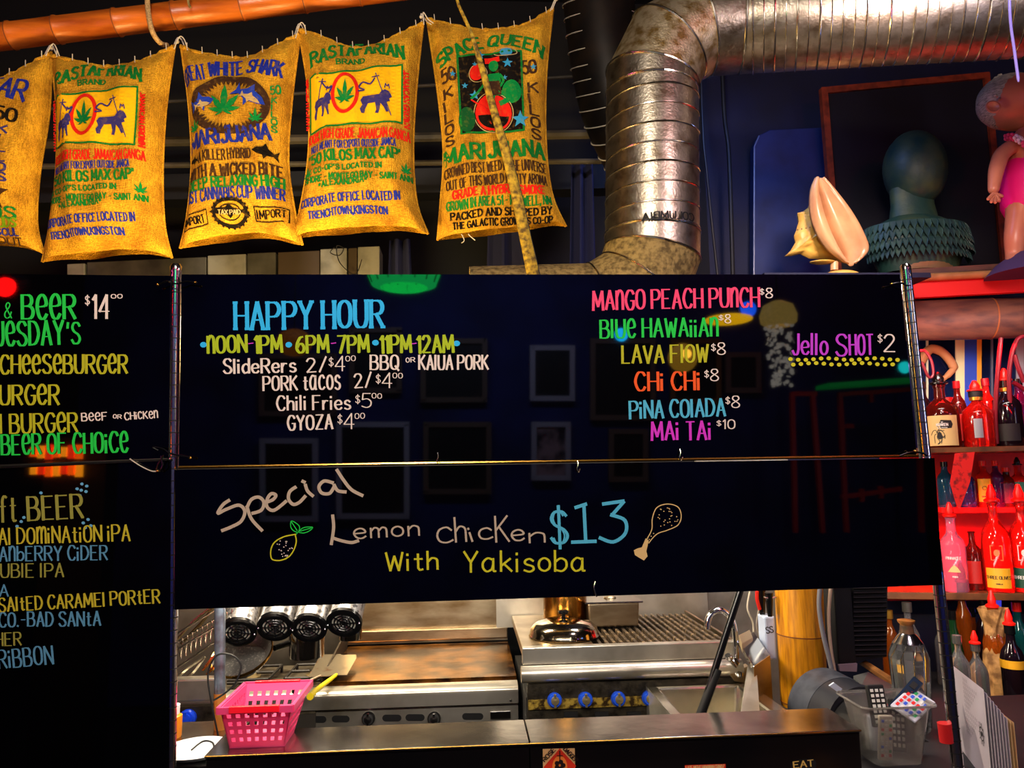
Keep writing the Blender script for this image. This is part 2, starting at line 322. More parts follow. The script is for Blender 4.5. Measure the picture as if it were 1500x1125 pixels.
# ================================================================ STRUCTURE
YB = 1.6                                   # plane of the menu boards
def struct(name, mb, m, **k): return obj(name, mb, m, kind='structure', smooth=False, **k)
struct('floor', MB().bb(-2.9, 3.6, -2.5, 3.6, -.05, 0), M['concrete'])
struct('ceiling', MB().bb(-2.9, 3.6, -2.5, 3.6, 4.0, 4.05), M['darkroom'])
XS = P(1030, 200, 3.5).x
struct('wall_kitchen', MB().bb(-2.9, XS, 3.5, 3.6, 0, 4), M['darkroom'])
struct('wall_bar', MB().bb(XS, 3.6, 3.5, 3.6, 0, 4), M['navy'])
struct('wall_left', MB().bb(-3.0, -2.9, -2.5, 3.6, 0, 4), M['darkroom'])
struct('wall_right', MB().bb(3.6, 3.7, -2.5, 3.6, 0, 4), M['darkroom'])
roomwall = mat('blue room wall', (30, 44, 120), .7, col2=(18, 26, 80), nscale=2)
struct('wall_front', MB().bb(-2.9, 3.6, -2.6, -2.5, 0, 4), roomwall)
# lighter blue door-like panel with a rounded top corner, its edge strips
pan = thing('wall_panel', 'blue painted wall panel with a rounded corner left of the framed dark picture', 'panel', P(1160, 400, 3.42))
pl = [(1104, 520), (1105, 215), (1112, 198), (1128, 190), (1216, 186), (1240, 520)]
obj('panel_face', MB().quadbox([P(x, y, 3.42) for x, y in pl], (0, .06, 0)), M['panelblue'], pan, smooth=False, bevel=.004)
obj('edge_strip', MB().tube([P(1104, 520, 3.41), P(1105, 215, 3.41), P(1112, 199, 3.41)], .004, 6), paint('pale strip', (110, 122, 150), .3), pan, label='pale edge strip')
o = obj('conduit_pipe', MB().tube(cr([P(1052, -90, 3.35), P(1060, 150, 3.35), P(1068, 230, 3.35), P(1074, 420, 3.35)], 6), .011, 8), M['black']); o['label'] = 'thin black conduit on the navy wall right of the upright duct'; o['category'] = 'pipe'
o = obj('hanging_cable', MB().tube(cr([P(1018, -240, 3.2), P(1028, 150, 3.2), P(1036, 260, 3.2), P(1053, 420, 3.2)], 6), .006, 6), M['black']); o['label'] = 'black cable slanting down beside the upright galvanised duct'; o['category'] = 'cable'
# dull pipes and a chain in the dark behind the sacks
dull = mat('dull pipe', (88, 80, 66), .6, col2=(40, 36, 30), nscale=6)
for y0, y1, r, lb in ((245, 236, .012, 'lowest grey pipe in the dark behind the hanging sacks'), (213, 196, .02, 'thick grey pipe in the dark behind the hanging sacks'), (168, 108, .007, 'thin upper cable sloping behind the hanging sacks')):
    o = obj('ceiling_pipe', MB().tube([P(-60, y0, 3.0), P(905, y1, 3.0)], r, 8), dull); o['label'] = lb; o['category'] = 'pipe'
o = obj('roof_beam', MB().quadbox([P(-60, 262, 3.2), P(905, 240, 3.2), P(905, 275, 3.2), P(-60, 300, 3.2)], (0, .1, 0)), mat('dark beam', (14, 15, 22), .6), smooth=False); o['label'] = 'dark horizontal beam behind the hanging sacks'; o['category'] = 'beam'
# blue-grey hanging cloths below the sacks
for k, (x0, x1, y0) in enumerate(((570, 600, 352), (716, 768, 318), (838, 868, 240))):
    def cf(u, v, x0=x0, x1=x1, y0=y0): return P(x0-4*v+(x1-x0+10*v)*u, y0+(470-y0)*v, 3.1)+V((0, .02*math.sin(u*12), 0))
    o = obj('hanging_cloth', MB().grid(cf, 14, 6), mat('slate cloth', (34, 38, 78), .9)); o['category'] = 'cloth'
    o['label'] = ['narrow blue-grey cloth below the third full sack', 'blue-grey cloth hanging behind the slanted strap', 'dark cloth strip between the black duct and the galvanised duct'][k]
    s = o.modifiers.new('s', 'SOLIDIFY'); s.thickness = .004
# exhaust hood strip above the boards
hood = thing('exhaust_hood', 'grey metal exhaust hood panels seen just above the menu boards', 'hood', P(350, 410, 2.95))
hm = [mat('hood steel dim', (92, 90, 84), .5, .6, col2=(60, 58, 54), nscale=8), mat('hood steel lit patch', (150, 148, 140), .5, .4, col2=(110, 108, 100), nscale=10), mat('hood steel brown', (70, 58, 46), .5, .4)]  # the pale steel puts the hood's lit patches into its colour
hx = [(98, 124, 386, 1), (127, 302, 380, 0), (304, 360, 373, 1), (362, 404, 370, 0), (407, 468, 368, 2), (469, 508, 364, 1), (510, 523, 363, 2), (524, 556, 361, 1)]
for x0, x1, y, k in hx:
    t = (x1-x0)*.045
    obj('hood_panel', MB().quadbox([P(x0, y+t*.5, 2.95), P(x1, y-t*.5, 2.95), P(x1, 480, 2.95), P(x0, 480, 2.95)], (0, .12, 0)), hm[k], hood, smooth=False, bevel=.003)
obj('wire', MB().tube(cr([P(490, 362, 2.9), P(484, 370, 2.9), P(497, 374, 2.9), P(503, 364, 2.9), P(493, 361, 2.9), P(498, 385, 2.9), P(520, 402, 2.9), P(530, 380, 2.9)], 6), .002, 6), M['black'], hood)

# ================================================================ BAMBOO POLE, ROPE, STRAP
bp = thing('bamboo_pole', 'long varnished orange bamboo pole across the top carrying the sacks', 'pole', P(300, 60, 2.2))
ba, bb_ = P(-70, 63, 2.3), P(660, -28, 2.3)
def bpt(x): t = (x+70)/730; return ba.lerp(bb_, t)
nodes = [-62, 13, 78, 163, 247, 345, 437, 520, 610]
path = []; rad = []
for i, x in enumerate(nodes):
    for dx, rr_ in ((-3, .042), (-1, .0445), (1.5, .0445), (4, .0415)): path.append(bpt(x+dx)); rad.append(rr_)
    if i < len(nodes)-1: path.append(bpt((x+nodes[i+1])/2)); rad.append(.0412)
obj('culm', MB().tube(path, rad, 20), M['bamboo'], bp)
for x in nodes: obj('node_ring', MB().tube([bpt(x-1.2), bpt(x+.2)], .0448, 20), M['node'], bp, label='dark node ring')
rp = [P(216, -30, 2.22), P(216, 5, 2.22), P(220, 35, 2.21), P(226, 52, 2.22), P(236, 64, 2.25), P(244, 66, 2.3)]
o = obj('rope', MB().tube(cr(rp, 8), .008, 10), M['rope']); o['label'] = 'pale rope hanging down in front of the bamboo pole'; o['category'] = 'rope'
o = obj('twig', MB().tube(cr([P(274, -20, 2.2), P(276, 4, 2.2), P(279, 11, 2.2)], 4), .004, 6), M['galv_dust']); o['label'] = 'little dusty twig poking down above the bamboo pole'; o['category'] = 'twig'

sp_ = [(664, -15), (672, 10), (690, 50), (704, 95), (722, 160), (742, 230), (757, 290), (768, 345), (780, 400), (788, 440)]
sw = [3, 3.5, 5, 8, 10, 13, 15, 16, 18, 19]
strap = thing('tapered_strap', 'dusty yellow strap widening downwards across the rightmost sack', 'strap', P(775, 400, 2.05))
def stf(u, v):
    i = min(int(v*9), 8); t = v*9-i
    x = sp_[i][0]*(1-t)+sp_[i+1][0]*t; y = sp_[i][1]*(1-t)+sp_[i+1][1]*t; wd = sw[i]*(1-t)+sw[i+1]*t
    return P(x+wd*(u-.5), y, 2.06)
g1 = MB().grid(stf, 3, 27); f0 = len(g1.v)
o = obj('strap_band', g1, mat('dusty strap', (196, 160, 40), .8, col2=(96, 74, 26), nscale=60, nmix=(.4, .62), bump=.6, bscale=120), strap); s = o.modifiers.new('s', 'SOLIDIFY'); s.thickness = .012
obj('strap_edge', MB().tube([stf(1.05, v/20)+V((0, -.002, 0)) for v in range(21)], .0022, 5), M['black'], strap, label='dark edge')

# ================================================================ BURLAP SACKS
def lerpt(tab, t):
    for (a, x), (b, y) in zip(tab, tab[1:]):
        if t <= b or (b, y) == tab[-1]:
            k = (t-a)/(b-a); k = max(0, min(1, k)) if 0 <= t <= 1 else k; return x+(y-x)*k
def smooth_tab(tab): return cr(tab, 6)
class Sack:
    def __init__(s, L, Rr, T, Bt, Y, puff=.075):
        # L/R: x at v ; T/B: y at u
        s.L, s.R, s.T, s.B = map(smooth_tab, (L, Rr, T, Bt)); s.Y = Y; s.puff = puff
    def px(s, u, v): return (lerpt(s.L, v)*(1-u)+lerpt(s.R, v)*u, lerpt(s.T, u)*(1-v)+lerpt(s.B, u)*v)
    def bul(s, u, v):
        a = max(0, 1-abs(2*u-1)**2.6); b = max(0, 1-abs(2*v-1.06)**4 if v > .5 else 1-abs(2*v-1.0)**2.4)
        w_ = .006*math.sin(9*u+5*v)*math.sin(7*v+2*u) + .004*math.sin(23*u-8*v+1)
        ridge = .008*math.exp(-((u-v*.25-.05)/.05)**2)*(1-v) + .008*math.exp(-((1-u-v*.22-.05)/.05)**2)*(1-v)
        low = .012*math.exp(-((v-.93)/.04)**2)*math.sin(u*14+1)*.5
        return s.puff*(a**.6)*(b**.6)*(.75+.35*v)+(w_+ridge+low)*min(1, a*3)*min(1, b*3)
    def mp(s, off):
        def f(x, y):
            u = v = .5
            for _ in range(6):
                yt, yb = lerpt(s.T, u), lerpt(s.B, u); v = (y-yt)/(yb-yt)
                xl, xr = lerpt(s.L, v), lerpt(s.R, v); u = (x-xl)/(xr-xl)
            u = max(.0, min(1., u)); 
            p = P(x, y, s.Y); return p+V((0, -s.bul(u, max(0, min(1, v)))-off, 0))
        return f
def make_sack(name_label, S):
    o = thing('burlap_sack', name_label, 'sack', P(*S.px(.5, 1), S.Y), 'printed burlap sacks on the bamboo pole')
    front = lambda u, v: P(*S.px(u, v), S.Y)+V((0, -S.bul(u, v), 0))
    back = lambda u, v: P(*S.px(u, v), S.Y)+V((0, S.bul(u, v)*.8, 0))
    mb = MB().grid(lambda u, v: front(.5-.5*math.cos(math.pi*u), v), 56, 60).grid(lambda u, v: back(1-u, v), 30, 40)
    obj('bag', mb, M['burlap'], o, angle=60, fixn=False)
    # rolled hem and stitches
    edge = [P(*S.px(k/30, .012), S.Y)+V((0, -.004-.003*math.sin(k*1.9), 0)) for k in range(31)]
    obj('top_hem', MB().tube(edge, [.0065+.0025*math.sin(k*1.7)**2 for k in range(31)], 8), M['burlap'], o)
    for sd in (0, 1):
        obj('side_seam', MB().tube([P(*S.px(sd, k/30), S.Y) for k in range(31)], .0045, 6), M['burlap'], o)
    for k in range(8):
        u = .06+.88*k/7; a = P(*S.px(u, .0), S.Y)
        obj('stitch', MB().tube([a+V((0, -.012, .012)), a+V((.002, -.013, -.010))], .0014, 5), M['string'], o)
    return o
def lay(o, S, name, color, fn, off=.0016, label=None):
    mb = MB(); fn(mb, S.mp(off)); return obj(name, mb, color, o, label=label, smooth=False, fixn=False)
GREEN, RED, BLUE, DARK, BRN, PURP = ink('green ink', (16, 116, 44)), ink('red ink', (226, 34, 24)), ink('blue ink', (30, 44, 150)), ink('black ink', (20, 16, 14)), ink('brown ink', (62, 40, 26)), ink('indigo ink', (56, 50, 116))
YEL = ink('yellow ink', (250, 190, 20)); LGRN = ink('leaf green ink', (10, 132, 60)); SKY = ink('sky blue ink', (50, 150, 200))
def T(s, x0, y0, x1, y1, h, wd, **k): return lambda mb, mp: text(mb, mp, s, x0, y0, x1, y1, h, wd*.86, **k)
LION = [(1, 0), (1.9, .1), (2.1, 1.6), (2.9, 3.6), (5, 3.9), (5.4, 1.4), (5, .2), (6, 0), (6.4, 1.6), (6.6, 3.6), (7.6, 2.2), (8.3, .5), (9.1, .7), (8.6, 2.4), (8.3, 4.2), (9.4, 4.6), (9.1, 5.6), (9.9, 6.2), (9.6, 7.2), (9, 8.2), (7.9, 8.6), (7, 8), (6.2, 6.6), (3, 6.3), (1.4, 6), (.7, 4.6), (1.3, 3), (.6, 1.4)]
def rasta(S, o, f, box, skip=False):
    k = .94
    def lion(mb, mp, x0, x1, y0, y1, flip=False):
        pts = [f(*q) for q in upoly([(10-a, b) if flip else (a, b) for a, b in LION], x0, y0, x1, y1)]; fill(mb, mp, pts)
        cx = x0+(x1-x0)*(.15 if flip else .85)
        ribbon(mb, mp, [f(cx-3, y0+3), f(cx-2, y0-3), f(cx, y0), f(cx+2, y0-3), f(cx+3, y0+3)], lambda a, b: 1.4)
    def txt(s, x0, y0, x1, y1, h, wd, col, **kw):
        a = f(x0, y0); b = f(x1, y1); lay(o, S, 'printed_lettering', col, T(s, *a, *b, h, wd, **kw))
    txt('RASTAFARIAN', 90, 138, 214, 128, 19, 4.4, GREEN, arch=17, slab=2.6)
    txt('BRAND', 124, 135, 161, 131, 8, 2.2, GREEN, slab=1.2)
    def bx(mb, mp): fill(mb, mp, [f(*p) for p in box])
    lay(o, S, 'print_field', YEL, bx, .0012)
    def bl(mb, mp): q = [f(*p) for p in box]; ribbon(mb, mp, q+[q[0]], lambda a, b: 2.6)
    lay(o, S, 'print_border', GREEN, bl, .0022, 'green print border')
    cx, cy = f(136, 180)
    lay(o, S, 'print_oval', RED, lambda mb, mp: ring(mb, mp, cx, cy, 18, 29, 5), .0026, 'red printed oval ring')
    def lf(mb, mp, r=27, c=(cx, cy+12), asp=.75):
        for q in leaf_poly(c[0], c[1], r, asp): fill(mb, mp, q)
    lay(o, S, 'printed_leaf', LGRN, lambda mb, mp: lf(mb, mp, 33), .0032)
    for cc in ((217, 287), (84, 292)):
        c2 = f(*cc); lay(o, S, 'printed_leaf', LGRN, lambda mb, mp: lf(mb, mp, 15, (c2[0], c2[1]+4), .9), .002)
    lay(o, S, 'printed_lion', PURP, lambda mb, mp: lion(mb, mp, 92, 118, 172, 215, False), .0032)
    lay(o, S, 'printed_lion', PURP, lambda mb, mp: lion(mb, mp, 154, 199, 170, 211, False), .0032)
    def flag(mb, mp, sd=0):
        for a, b in (((96, 210), (106, 158)), ((198, 214), (177, 152)))[sd:sd+1]: ribbon(mb, mp, [f(*a), f(*b)], lambda a, b: 1.3)
        ribbon(mb, mp, [[f(101, 163), f(110, 162)], [f(172, 158), f(182, 156)]][sd], lambda a, b: 1.3)
        for pts in ([(105, 164), (112, 172), (118, 168), (115, 178)], [(176, 160), (170, 168), (160, 164), (155, 172), (162, 176), (154, 178)])[sd:sd+1]:
            ribbon(mb, mp, cr([f(*p) for p in pts], 4), lambda a, b: 2.2)
    lay(o, S, 'printed_flag', PURP, flag, .0034); lay(o, S, 'printed_flag', PURP, lambda mb, mp: flag(mb, mp, 1), .0034)
    a = f(214, 146); b = f(215, 226); lay(o, S, 'printed_lettering', RED, T('JAMAICAN GROWN', a[0], a[1], b[0], b[1], 7, 2.4, slab=.8))
    a = f(84, 224); b = f(83, 150); lay(o, S, 'printed_lettering', RED, T('JAMAICAN GROWN', a[0], a[1], b[0], b[1], 4, 2.2, slab=.5))
    txt('100% HIGH GRADE JAMAICAN GANGA', 84, 248, 222, 245, 13, 3, RED, slab=1.2)
    txt('NOT MEANT FOR EXPORT OUTSIDE JAMICA', 90, 263, 204, 257, 10, 2.1, BLUE, slab=.8)
    txt("'50 KILOS MAX CAP'", 87, 281, 210, 274, 14, 3.4, GREEN, slab=2)
    txt("CO-OP'S LOCATED IN", 94, 294, 185, 289, 7, 2.1, GREEN, slab=1.2)
    txt('SHORE - MONTEGO BAY - SAINT ANN', 80, 307, 225, 303, 8, 2.2, GREEN, slab=1)
    txt('*ALEXANDRIA*', 101, 316, 167, 311, 8, 2.2, GREEN, slab=1.1)
    txt('CORPORATE OFFICE LOCATED IN', 75, 341, 209, 332, 11, 2.7, BLUE, slab=1.2)
    txt('TRENCHTOWN,KINGSTON', 86, 357, 192, 351, 9, 2.4, BLUE, slab=1.2)
# sack B
SB = Sack([(0, 75), (.3, 84), (.6, 82), (.85, 72), (1, 62)], [(0, 256), (.3, 243), (.6, 238), (.85, 241), (1, 252)],
          [(0, 80), (.15, 86), (.4, 96), (.6, 94), (.8, 84), (1, 66)], [(0, 384), (.12, 378), (.35, 376), (.6, 370), (.85, 371), (1, 378)], 2.25)
o = make_sack('burlap sack with a lion-and-leaf print, left of the two alike, second sack from the left', SB)
rasta(SB, o, lambda x, y: (x, y), [(87, 152), (210, 137), (210, 225), (87, 222)]); sackB = o
SD = Sack([(0, 437), (.3, 452), (.6, 452), (.85, 440), (1, 427)], [(0, 620), (.3, 610), (.6, 605), (.85, 610), (1, 627)],
          [(0, 42), (.15, 50), (.4, 68), (.6, 66), (.8, 50), (1, 32)], [(0, 352), (.12, 344), (.35, 340), (.6, 336), (.85, 336), (1, 343)], 2.25)
o = make_sack('burlap sack with a lion-and-leaf print, right of the two alike, beside the rightmost sack', SD)
rasta(SD, o, lambda x, y: (457+(x-87)*1.07, y-30-(x-87)*.012), [(87, 152), (212, 137), (212, 222), (87, 232)])
# sack C
SC = Sack([(0, 265), (.3, 277), (.6, 281), (.85, 274), (1, 264)], [(0, 440), (.3, 428), (.6, 422), (.85, 432), (1, 443)],
          [(0, 66), (.15, 76), (.45, 84), (.6, 82), (.8, 66), (1, 48)], [(0, 364), (.12, 358), (.4, 350), (.7, 346), (1, 359)], 2.25)
o = make_sack('burlap sack with a blue shark print, middle one of the five sacks', SC)
tx = lambda s, x0, y0, x1, y1, h, wd, col, **k: lay(o, SC, 'printed_lettering', col, T(s, x0, y0, x1, y1, h, wd, **k))
tx('GREAT', 276, 132, 308, 124, 24, 4.6, BLUE, jit=.6); tx('WHITE', 313, 122, 360, 117, 22, 4.8, BLUE, jit=.6); tx('SHARK', 367, 116, 417, 124, 22, 5, BLUE, jit=.6, arch=2)
def jaw(mb, mp):
    cx, cy = 344, 166; n = 44
    for k in range(n):
        a0, a1 = 2*math.pi*k/n, 2*math.pi*(k+1)/n; am = (a0+a1)/2
        pt = lambda a, s: (cx+58*s*math.cos(a), cy+45*s*math.sin(a))
        fill(mb, mp, [pt(a0, 1), pt(a1, 1), pt(a1, .82), pt(am, .66 if abs(math.cos(am)) < .9 else .76), pt(a0, .82)])
lay(o, SC, 'printed_jaw', BRN, jaw, .0018, 'dark printed ring of teeth')
SHK = [(0, 4.6), (1.6, 6.6), (4, 7.4), (4.8, 9.8), (5.9, 7.2), (8, 5.8), (9.4, 8.4), (9.2, 5.2), (10, 2.2), (8, 4.2), (6, 3), (5.2, .6), (4.4, 2.8), (2, 3.2)]
def shark(x0, y0, x1, y1, flip=False, rot=0):
    def f(mb, mp):
        q = upoly([(10-a, b) if flip else (a, b) for a, b in SHK], x0, y0, x1, y1); cx, cy = (x0+x1)/2, (y0+y1)/2; c, s = math.cos(rot), math.sin(rot)
        fill(mb, mp, [(cx+(x-cx)*c-(y-cy)*s, cy+(x-cx)*s+(y-cy)*c) for x, y in q])
    return f
SHB = ink('shark blue ink', (34, 62, 176))
lay(o, SC, 'printed_leaf', LGRN, lambda mb, mp: [fill(mb, mp, q) for q in leaf_poly(337, 178, 42, .95)], .0026)
lay(o, SC, 'printed_shark', SHB, shark(286, 146, 322, 178, True, -.35), .003); lay(o, SC, 'printed_shark', SHB, shark(346, 134, 398, 172, True, .45), .003)
PALE = ink('pale ink', (186, 160, 110))
lay(o, SC, 'printed_belly', PALE, shark(292, 158, 316, 174, True, -.35), .0036, 'pale shark belly print'); lay(o, SC, 'printed_belly', PALE, shark(356, 148, 390, 166, True, .45), .0036, 'pale shark belly print')
for c in ((292, 200, 16), (382, 190, 18)): lay(o, SC, 'printed_leaf', LGRN, lambda mb, mp: [fill(mb, mp, q) for q in leaf_poly(c[0], c[1], c[2], 1)], .003)
tx('50', 402, 149, 416, 148, 12, 2.6, LGRN)
for i, ch in enumerate('KILOS'): tx(ch, 404, 162+i*10.5, 411 if ch != 'I' else 407, 162+i*10.5, 8, 2.2, LGRN)
tx('MARIJUANA', 284, 229, 403, 216, 22, 5, BLUE, jit=.5)
tx('A KILLER HYBRID', 301, 250, 376, 244, 14, 3, BRN, slab=1.2); lay(o, SC, 'printed_shark', DARK, shark(377, 223, 415, 248, False, .2), .002, 'black shark print'); lay(o, SC, 'printed_shark', DARK, shark(284, 236, 300, 252, False), .002, 'black shark print')
tx('WITH A WICKED BITE', 283, 273, 418, 267, 16, 3.6, BRN, slab=1.8); tx('DEEP RELAXING HIGH', 283, 289, 420, 282, 14, 3.4, GREEN, slab=1.6); tx('1ST CANNABIS CUP WINNER', 283, 306, 421, 300, 16, 3.2, BLUE, slab=1.3)
tx('IMPORT', 278, 338, 308, 333, 10, 2.2, DARK, slab=1); tx('IMPORT', 384, 328, 424, 325, 10, 2.2, DARK, slab=1)
lay(o, SC, 'printed_box', DARK, lambda mb, mp: (ribbon(mb, mp, [(274, 323), (312, 317), (313, 336), (275, 344), (274, 323)], lambda a, b: 1.4), ribbon(mb, mp, [(380, 313), (427, 312), (428, 332), (382, 332), (380, 313)], lambda a, b: 1.4)), .002)
def stamp(mb, mp):
    ring(mb, mp, 347, 322, 23, 18, 4.5); ring(mb, mp, 347, 322, 15, 11, 1.2)
    for k in range(22): a = 2*math.pi*k/22; ribbon(mb, mp, [(347+23*math.cos(a), 322+18*math.sin(a)), (347+26.5*math.cos(a), 322+21*math.sin(a))], lambda a, b: 2.6)
    shark(317, 310, 376, 332)(mb, mp)
lay(o, SC, 'printed_stamp', DARK, stamp, .0022)
tx2 = lay(o, SC, 'printed_lettering', PALE, T('TAX PAID', 331, 326, 362, 325, 6, 1.6), .0034)
# sack E
SE = Sack([(0, 625), (.3, 640), (.6, 650), (.85, 645), (1, 641)], [(0, 810), (.3, 800), (.6, 799), (.85, 808), (1, 829)],
          [(0, 26), (.15, 33), (.4, 42), (.6, 41), (.8, 33), (1, 11)], [(0, 352), (.12, 347), (.4, 341), (.7, 334), (.9, 328), (1, 332)], 2.3)
o = make_sack('burlap sack with a black outer-space picture, rightmost of the hanging sacks', SE)
tx = lambda s, x0, y0, x1, y1, h, wd, col, **k: lay(o, SE, 'printed_lettering', col, T(s, x0, y0, x1, y1, h, wd, **k))
tx('SPACE', 647, 108, 708, 78, 18, 4.8, GREEN, slab=2.6, arch=4); tx('QUEEN', 714, 76, 792, 92, 17, 4.8, GREEN, slab=2.6, arch=7)
pq = [(670, 93), (762, 85), (765, 205), (676, 210)]
lay(o, SE, 'print_field', DARK, lambda mb, mp: fill(mb, mp, pq), .0014, 'black printed picture field')
lay(o, SE, 'print_border', GREEN, lambda mb, mp: ribbon(mb, mp, pq+[pq[0]], lambda a, b: 3), .002, 'green print border')
def circ(cx, cy, rx, ry): return lambda mb, mp: fill(mb, mp, ellipse(cx, cy, rx, ry, 24))
lay(o, SE, 'printed_planet', RED, circ(698, 120, 10, 12), .0024, 'red planet print'); lay(o, SE, 'printed_planet', SKY, circ(740, 88, 9, 7), .0024, 'blue ringed planet print')
lay(o, SE, 'printed_planet', LGRN, circ(748, 148, 14, 17), .0024, 'green planet print'); lay(o, SE, 'printed_planet', RED, circ(722, 180, 26, 27), .0022, 'large red globe print')
lay(o, SE, 'printed_ring', PALE, lambda mb, mp: (ring(mb, mp, 739, 88, 17, 6, 1.2), ring(mb, mp, 700, 121, 13, 14, 1), ring(mb, mp, 722, 180, 28, 29, 1.2)), .0026)
def star(cx, cy, r):
    return [(cx+r*(1 if k % 2 == 0 else .42)*math.sin(math.pi*k/5), cy-r*(1 if k % 2 == 0 else .42)*math.cos(math.pi*k/5)) for k in range(10)]
for q in ((703, 92, 7), (742, 106, 8), (695, 154, 8), (760, 189, 13), (681, 138, 5), (695, 107, 4), (738, 128, 4)): lay(o, SE, 'printed_star', SKY, lambda mb, mp: fill(mb, mp, star(*q)), .003, None)
def lady(mb, mp):
    fill(mb, mp, ellipse(722, 109, 7, 9, 16)); fill(mb, mp, [(716, 122), (730, 120), (733, 133), (728, 140), (718, 138), (714, 130)])
    ribbon(mb, mp, cr([(716, 124), (708, 140), (698, 152), (690, 158)], 4), lambda a, b: 3.5); ribbon(mb, mp, cr([(731, 123), (736, 132), (730, 142)], 4), lambda a, b: 3.5)
    ribbon(mb, mp, cr([(720, 152), (736, 150), (744, 158), (732, 165)], 4), lambda a, b: 7); ribbon(mb, mp, cr([(722, 152), (720, 166), (724, 182)], 4), lambda a, b: 6)
lay(o, SE, 'printed_figure', LGRN, lady, .0032, 'green seated figure print')
lay(o, SE, 'printed_dress', BRN, lambda mb, mp: fill(mb, mp, [(716, 134), (730, 132), (734, 152), (718, 156)]), .0038)
lay(o, SE, 'printed_throne', RED, lambda mb, mp: (fill(mb, mp, [(709, 97), (730, 94), (731, 102), (710, 106)]), ribbon(mb, mp, [(690, 160), (726, 188)], lambda a, b: 2)), .0028)
lay(o, SE, 'printed_planet', DARK, lambda mb, mp: (fill(mb, mp, ellipse(722, 184, 22, 19, 20, 0, 180))), .0028, 'dark lower half of the globe print')
lay(o, SE, 'printed_planet', ink('dull green ink', (20, 84, 40)), circ(684, 190, 12, 19), .003, 'dark green round print')
for x0, y0, s in ((649, 131, 20), (765, 119, 20)):
    tx('5', x0, y0, x0+8, y0-1, s-1, 4, BRN, slab=1); tx('0', x0+10, y0-1, x0+19, y0-2, s-1, 4, BRN)
    lay(o, SE, 'printed_star', SKY, lambda mb, mp: fill(mb, mp, star(x0+14.5, y0-10, 5)), .003)
for i, ch in enumerate('KILOS'):
    tx(ch, 652-(-i*.6), 153+i*17, 652+11*(0.5 if ch == 'I' else 1)+i*.6, 152+i*17, 13, 3.6, BRN, slab=1.6)
    tx(ch, 773+i*1.2, 146+i*16.6, 773+13*(.5 if ch == 'I' else 1)+i*1.2, 145+i*16.6, 13, 3.8, BRN, slab=1.8)
tx('MARIJUANA', 652, 249, 796, 238, 21, 5.6, GREEN, slab=2.4)
tx('CROWNED BEST WEED IN THE UNIVERSE', 652, 269, 799, 259, 14, 2.7, BRN, slab=.9); tx('OUT OF THIS WORLD FRUITY AROMA', 655, 287, 800, 277, 13, 2.7, BRN, slab=.9)
tx('GRADE A HYBRID SMOKE', 664, 300, 796, 291, 11, 3.2, RED, slab=1.3); tx('GROWN IN AREA 51 - ROSWELL, NM', 655, 316, 806, 306, 12, 3, GREEN, slab=1.2)
tx('PACKED AND SHIPPED BY', 661, 329, 806, 319, 9, 2.6, DARK, slab=1.4); tx('THE GALACTIC GROWERS CO-OP', 664, 341, 808, 330, 8, 2.3, DARK, slab=1.2)
# sack A (partly outside the frame)
SA = Sack([(0, -112), (.3, -98), (.6, -98), (.85, -108), (1, -118)], [(0, 75), (.3, 72), (.6, 58), (.85, 54), (1, 65)],
          [(0, 112), (.15, 118), (.4, 122), (.6, 115), (.8, 98), (1, 76)], [(0, 372), (.12, 366), (.4, 360), (.6, 356), (.85, 362), (1, 373)], 2.25)
o = make_sack('burlap sack cut by the left edge of the photo, with a skull star print', SA)
tx = lambda s, x0, y0, x1, y1, h, wd, col, **k: lay(o, SA, 'printed_lettering', col, T(s, x0, y0, x1, y1, h, wd, **k))
tx('STAR', -34, 139, 46, 158, 30, 6, BLUE, jit=.4); tx('50', 10, 187, 36, 190, 19, 4.6, DARK)
for i, ch in enumerate('KILLOS'): tx(ch, 16, 207+i*14, 27 if ch != 'I' else 20, 208+i*14, 11, 3.4, INDG if False else PURP)
lay(o, SA, 'printed_star', BRN, lambda mb, mp: fill(mb, mp, star(7, 296, 24)), .002, 'black star print'); lay(o, SA, 'printed_skull', PALE, lambda mb, mp: (fill(mb, mp, ellipse(7, 295, 7, 7, 14)), fill(mb, mp, [(3, 299), (11, 299), (10, 305), (4, 305)])), .003)
lay(o, SA, 'printed_skull', BRN, lambda mb, mp: (fill(mb, mp, ellipse(4.5, 296, 1.8, 2, 8)), fill(mb, mp, ellipse(9.5, 296, 1.8, 2, 8))), .0036)
lay(o, SA, 'printed_leaf', LGRN, lambda mb, mp: [fill(mb, mp, q) for q in leaf_poly(-16, 206, 24, 1, 60)], .002)
tx('KILOS', -38, 326, 36, 328, 15, 4, GREEN, slab=1.4); tx('GREEN BUDS', -50, 335, 37, 340, 12, 3.2, ink('lime ink', (110, 150, 20))); tx('HEART & SOUL', -60, 344, 40, 352, 9, 2.2, BLUE); tx('IN AND OUT', -60, 356, 42, 364, 9, 2.2, BRN)
# ties
for k, (x, y, pts) in enumerate((( 75, 76, [(64, 84), (75, 66), (84, 84)]), (263, 66, [(252, 74), (260, 56), (267, 60), (272, 76)]), (439, 46, [(430, 58), (437, 36), (443, 40), (446, 56)]), (622, 28, [(618, 38), (617, 20), (624, 30), (632, 36)]), (812, 6, [(806, 16), (815, -6), (820, -20)]))):
    t = obj('tie_string', MB().tube(cr([P(a, b, 2.26) for a, b in pts], 5), .0022, 6).tube(cr([P(a+3, b-2, 2.24) for a, b in pts[::-1]], 5), .0018, 6).ball(P(pts[1][0], pts[1][1]+5, 2.25), .006, 6), M['string'])
    t['category'] = 'string'; t['label'] = ['white string knot left of the second sack', 'white string knot between the second and shark-print sacks', 'white string knot between the shark-print and right lion-print sacks', 'white string knot between the right lion-print and space-picture sacks', 'white string at the upper right corner of the space-picture sack'][k]
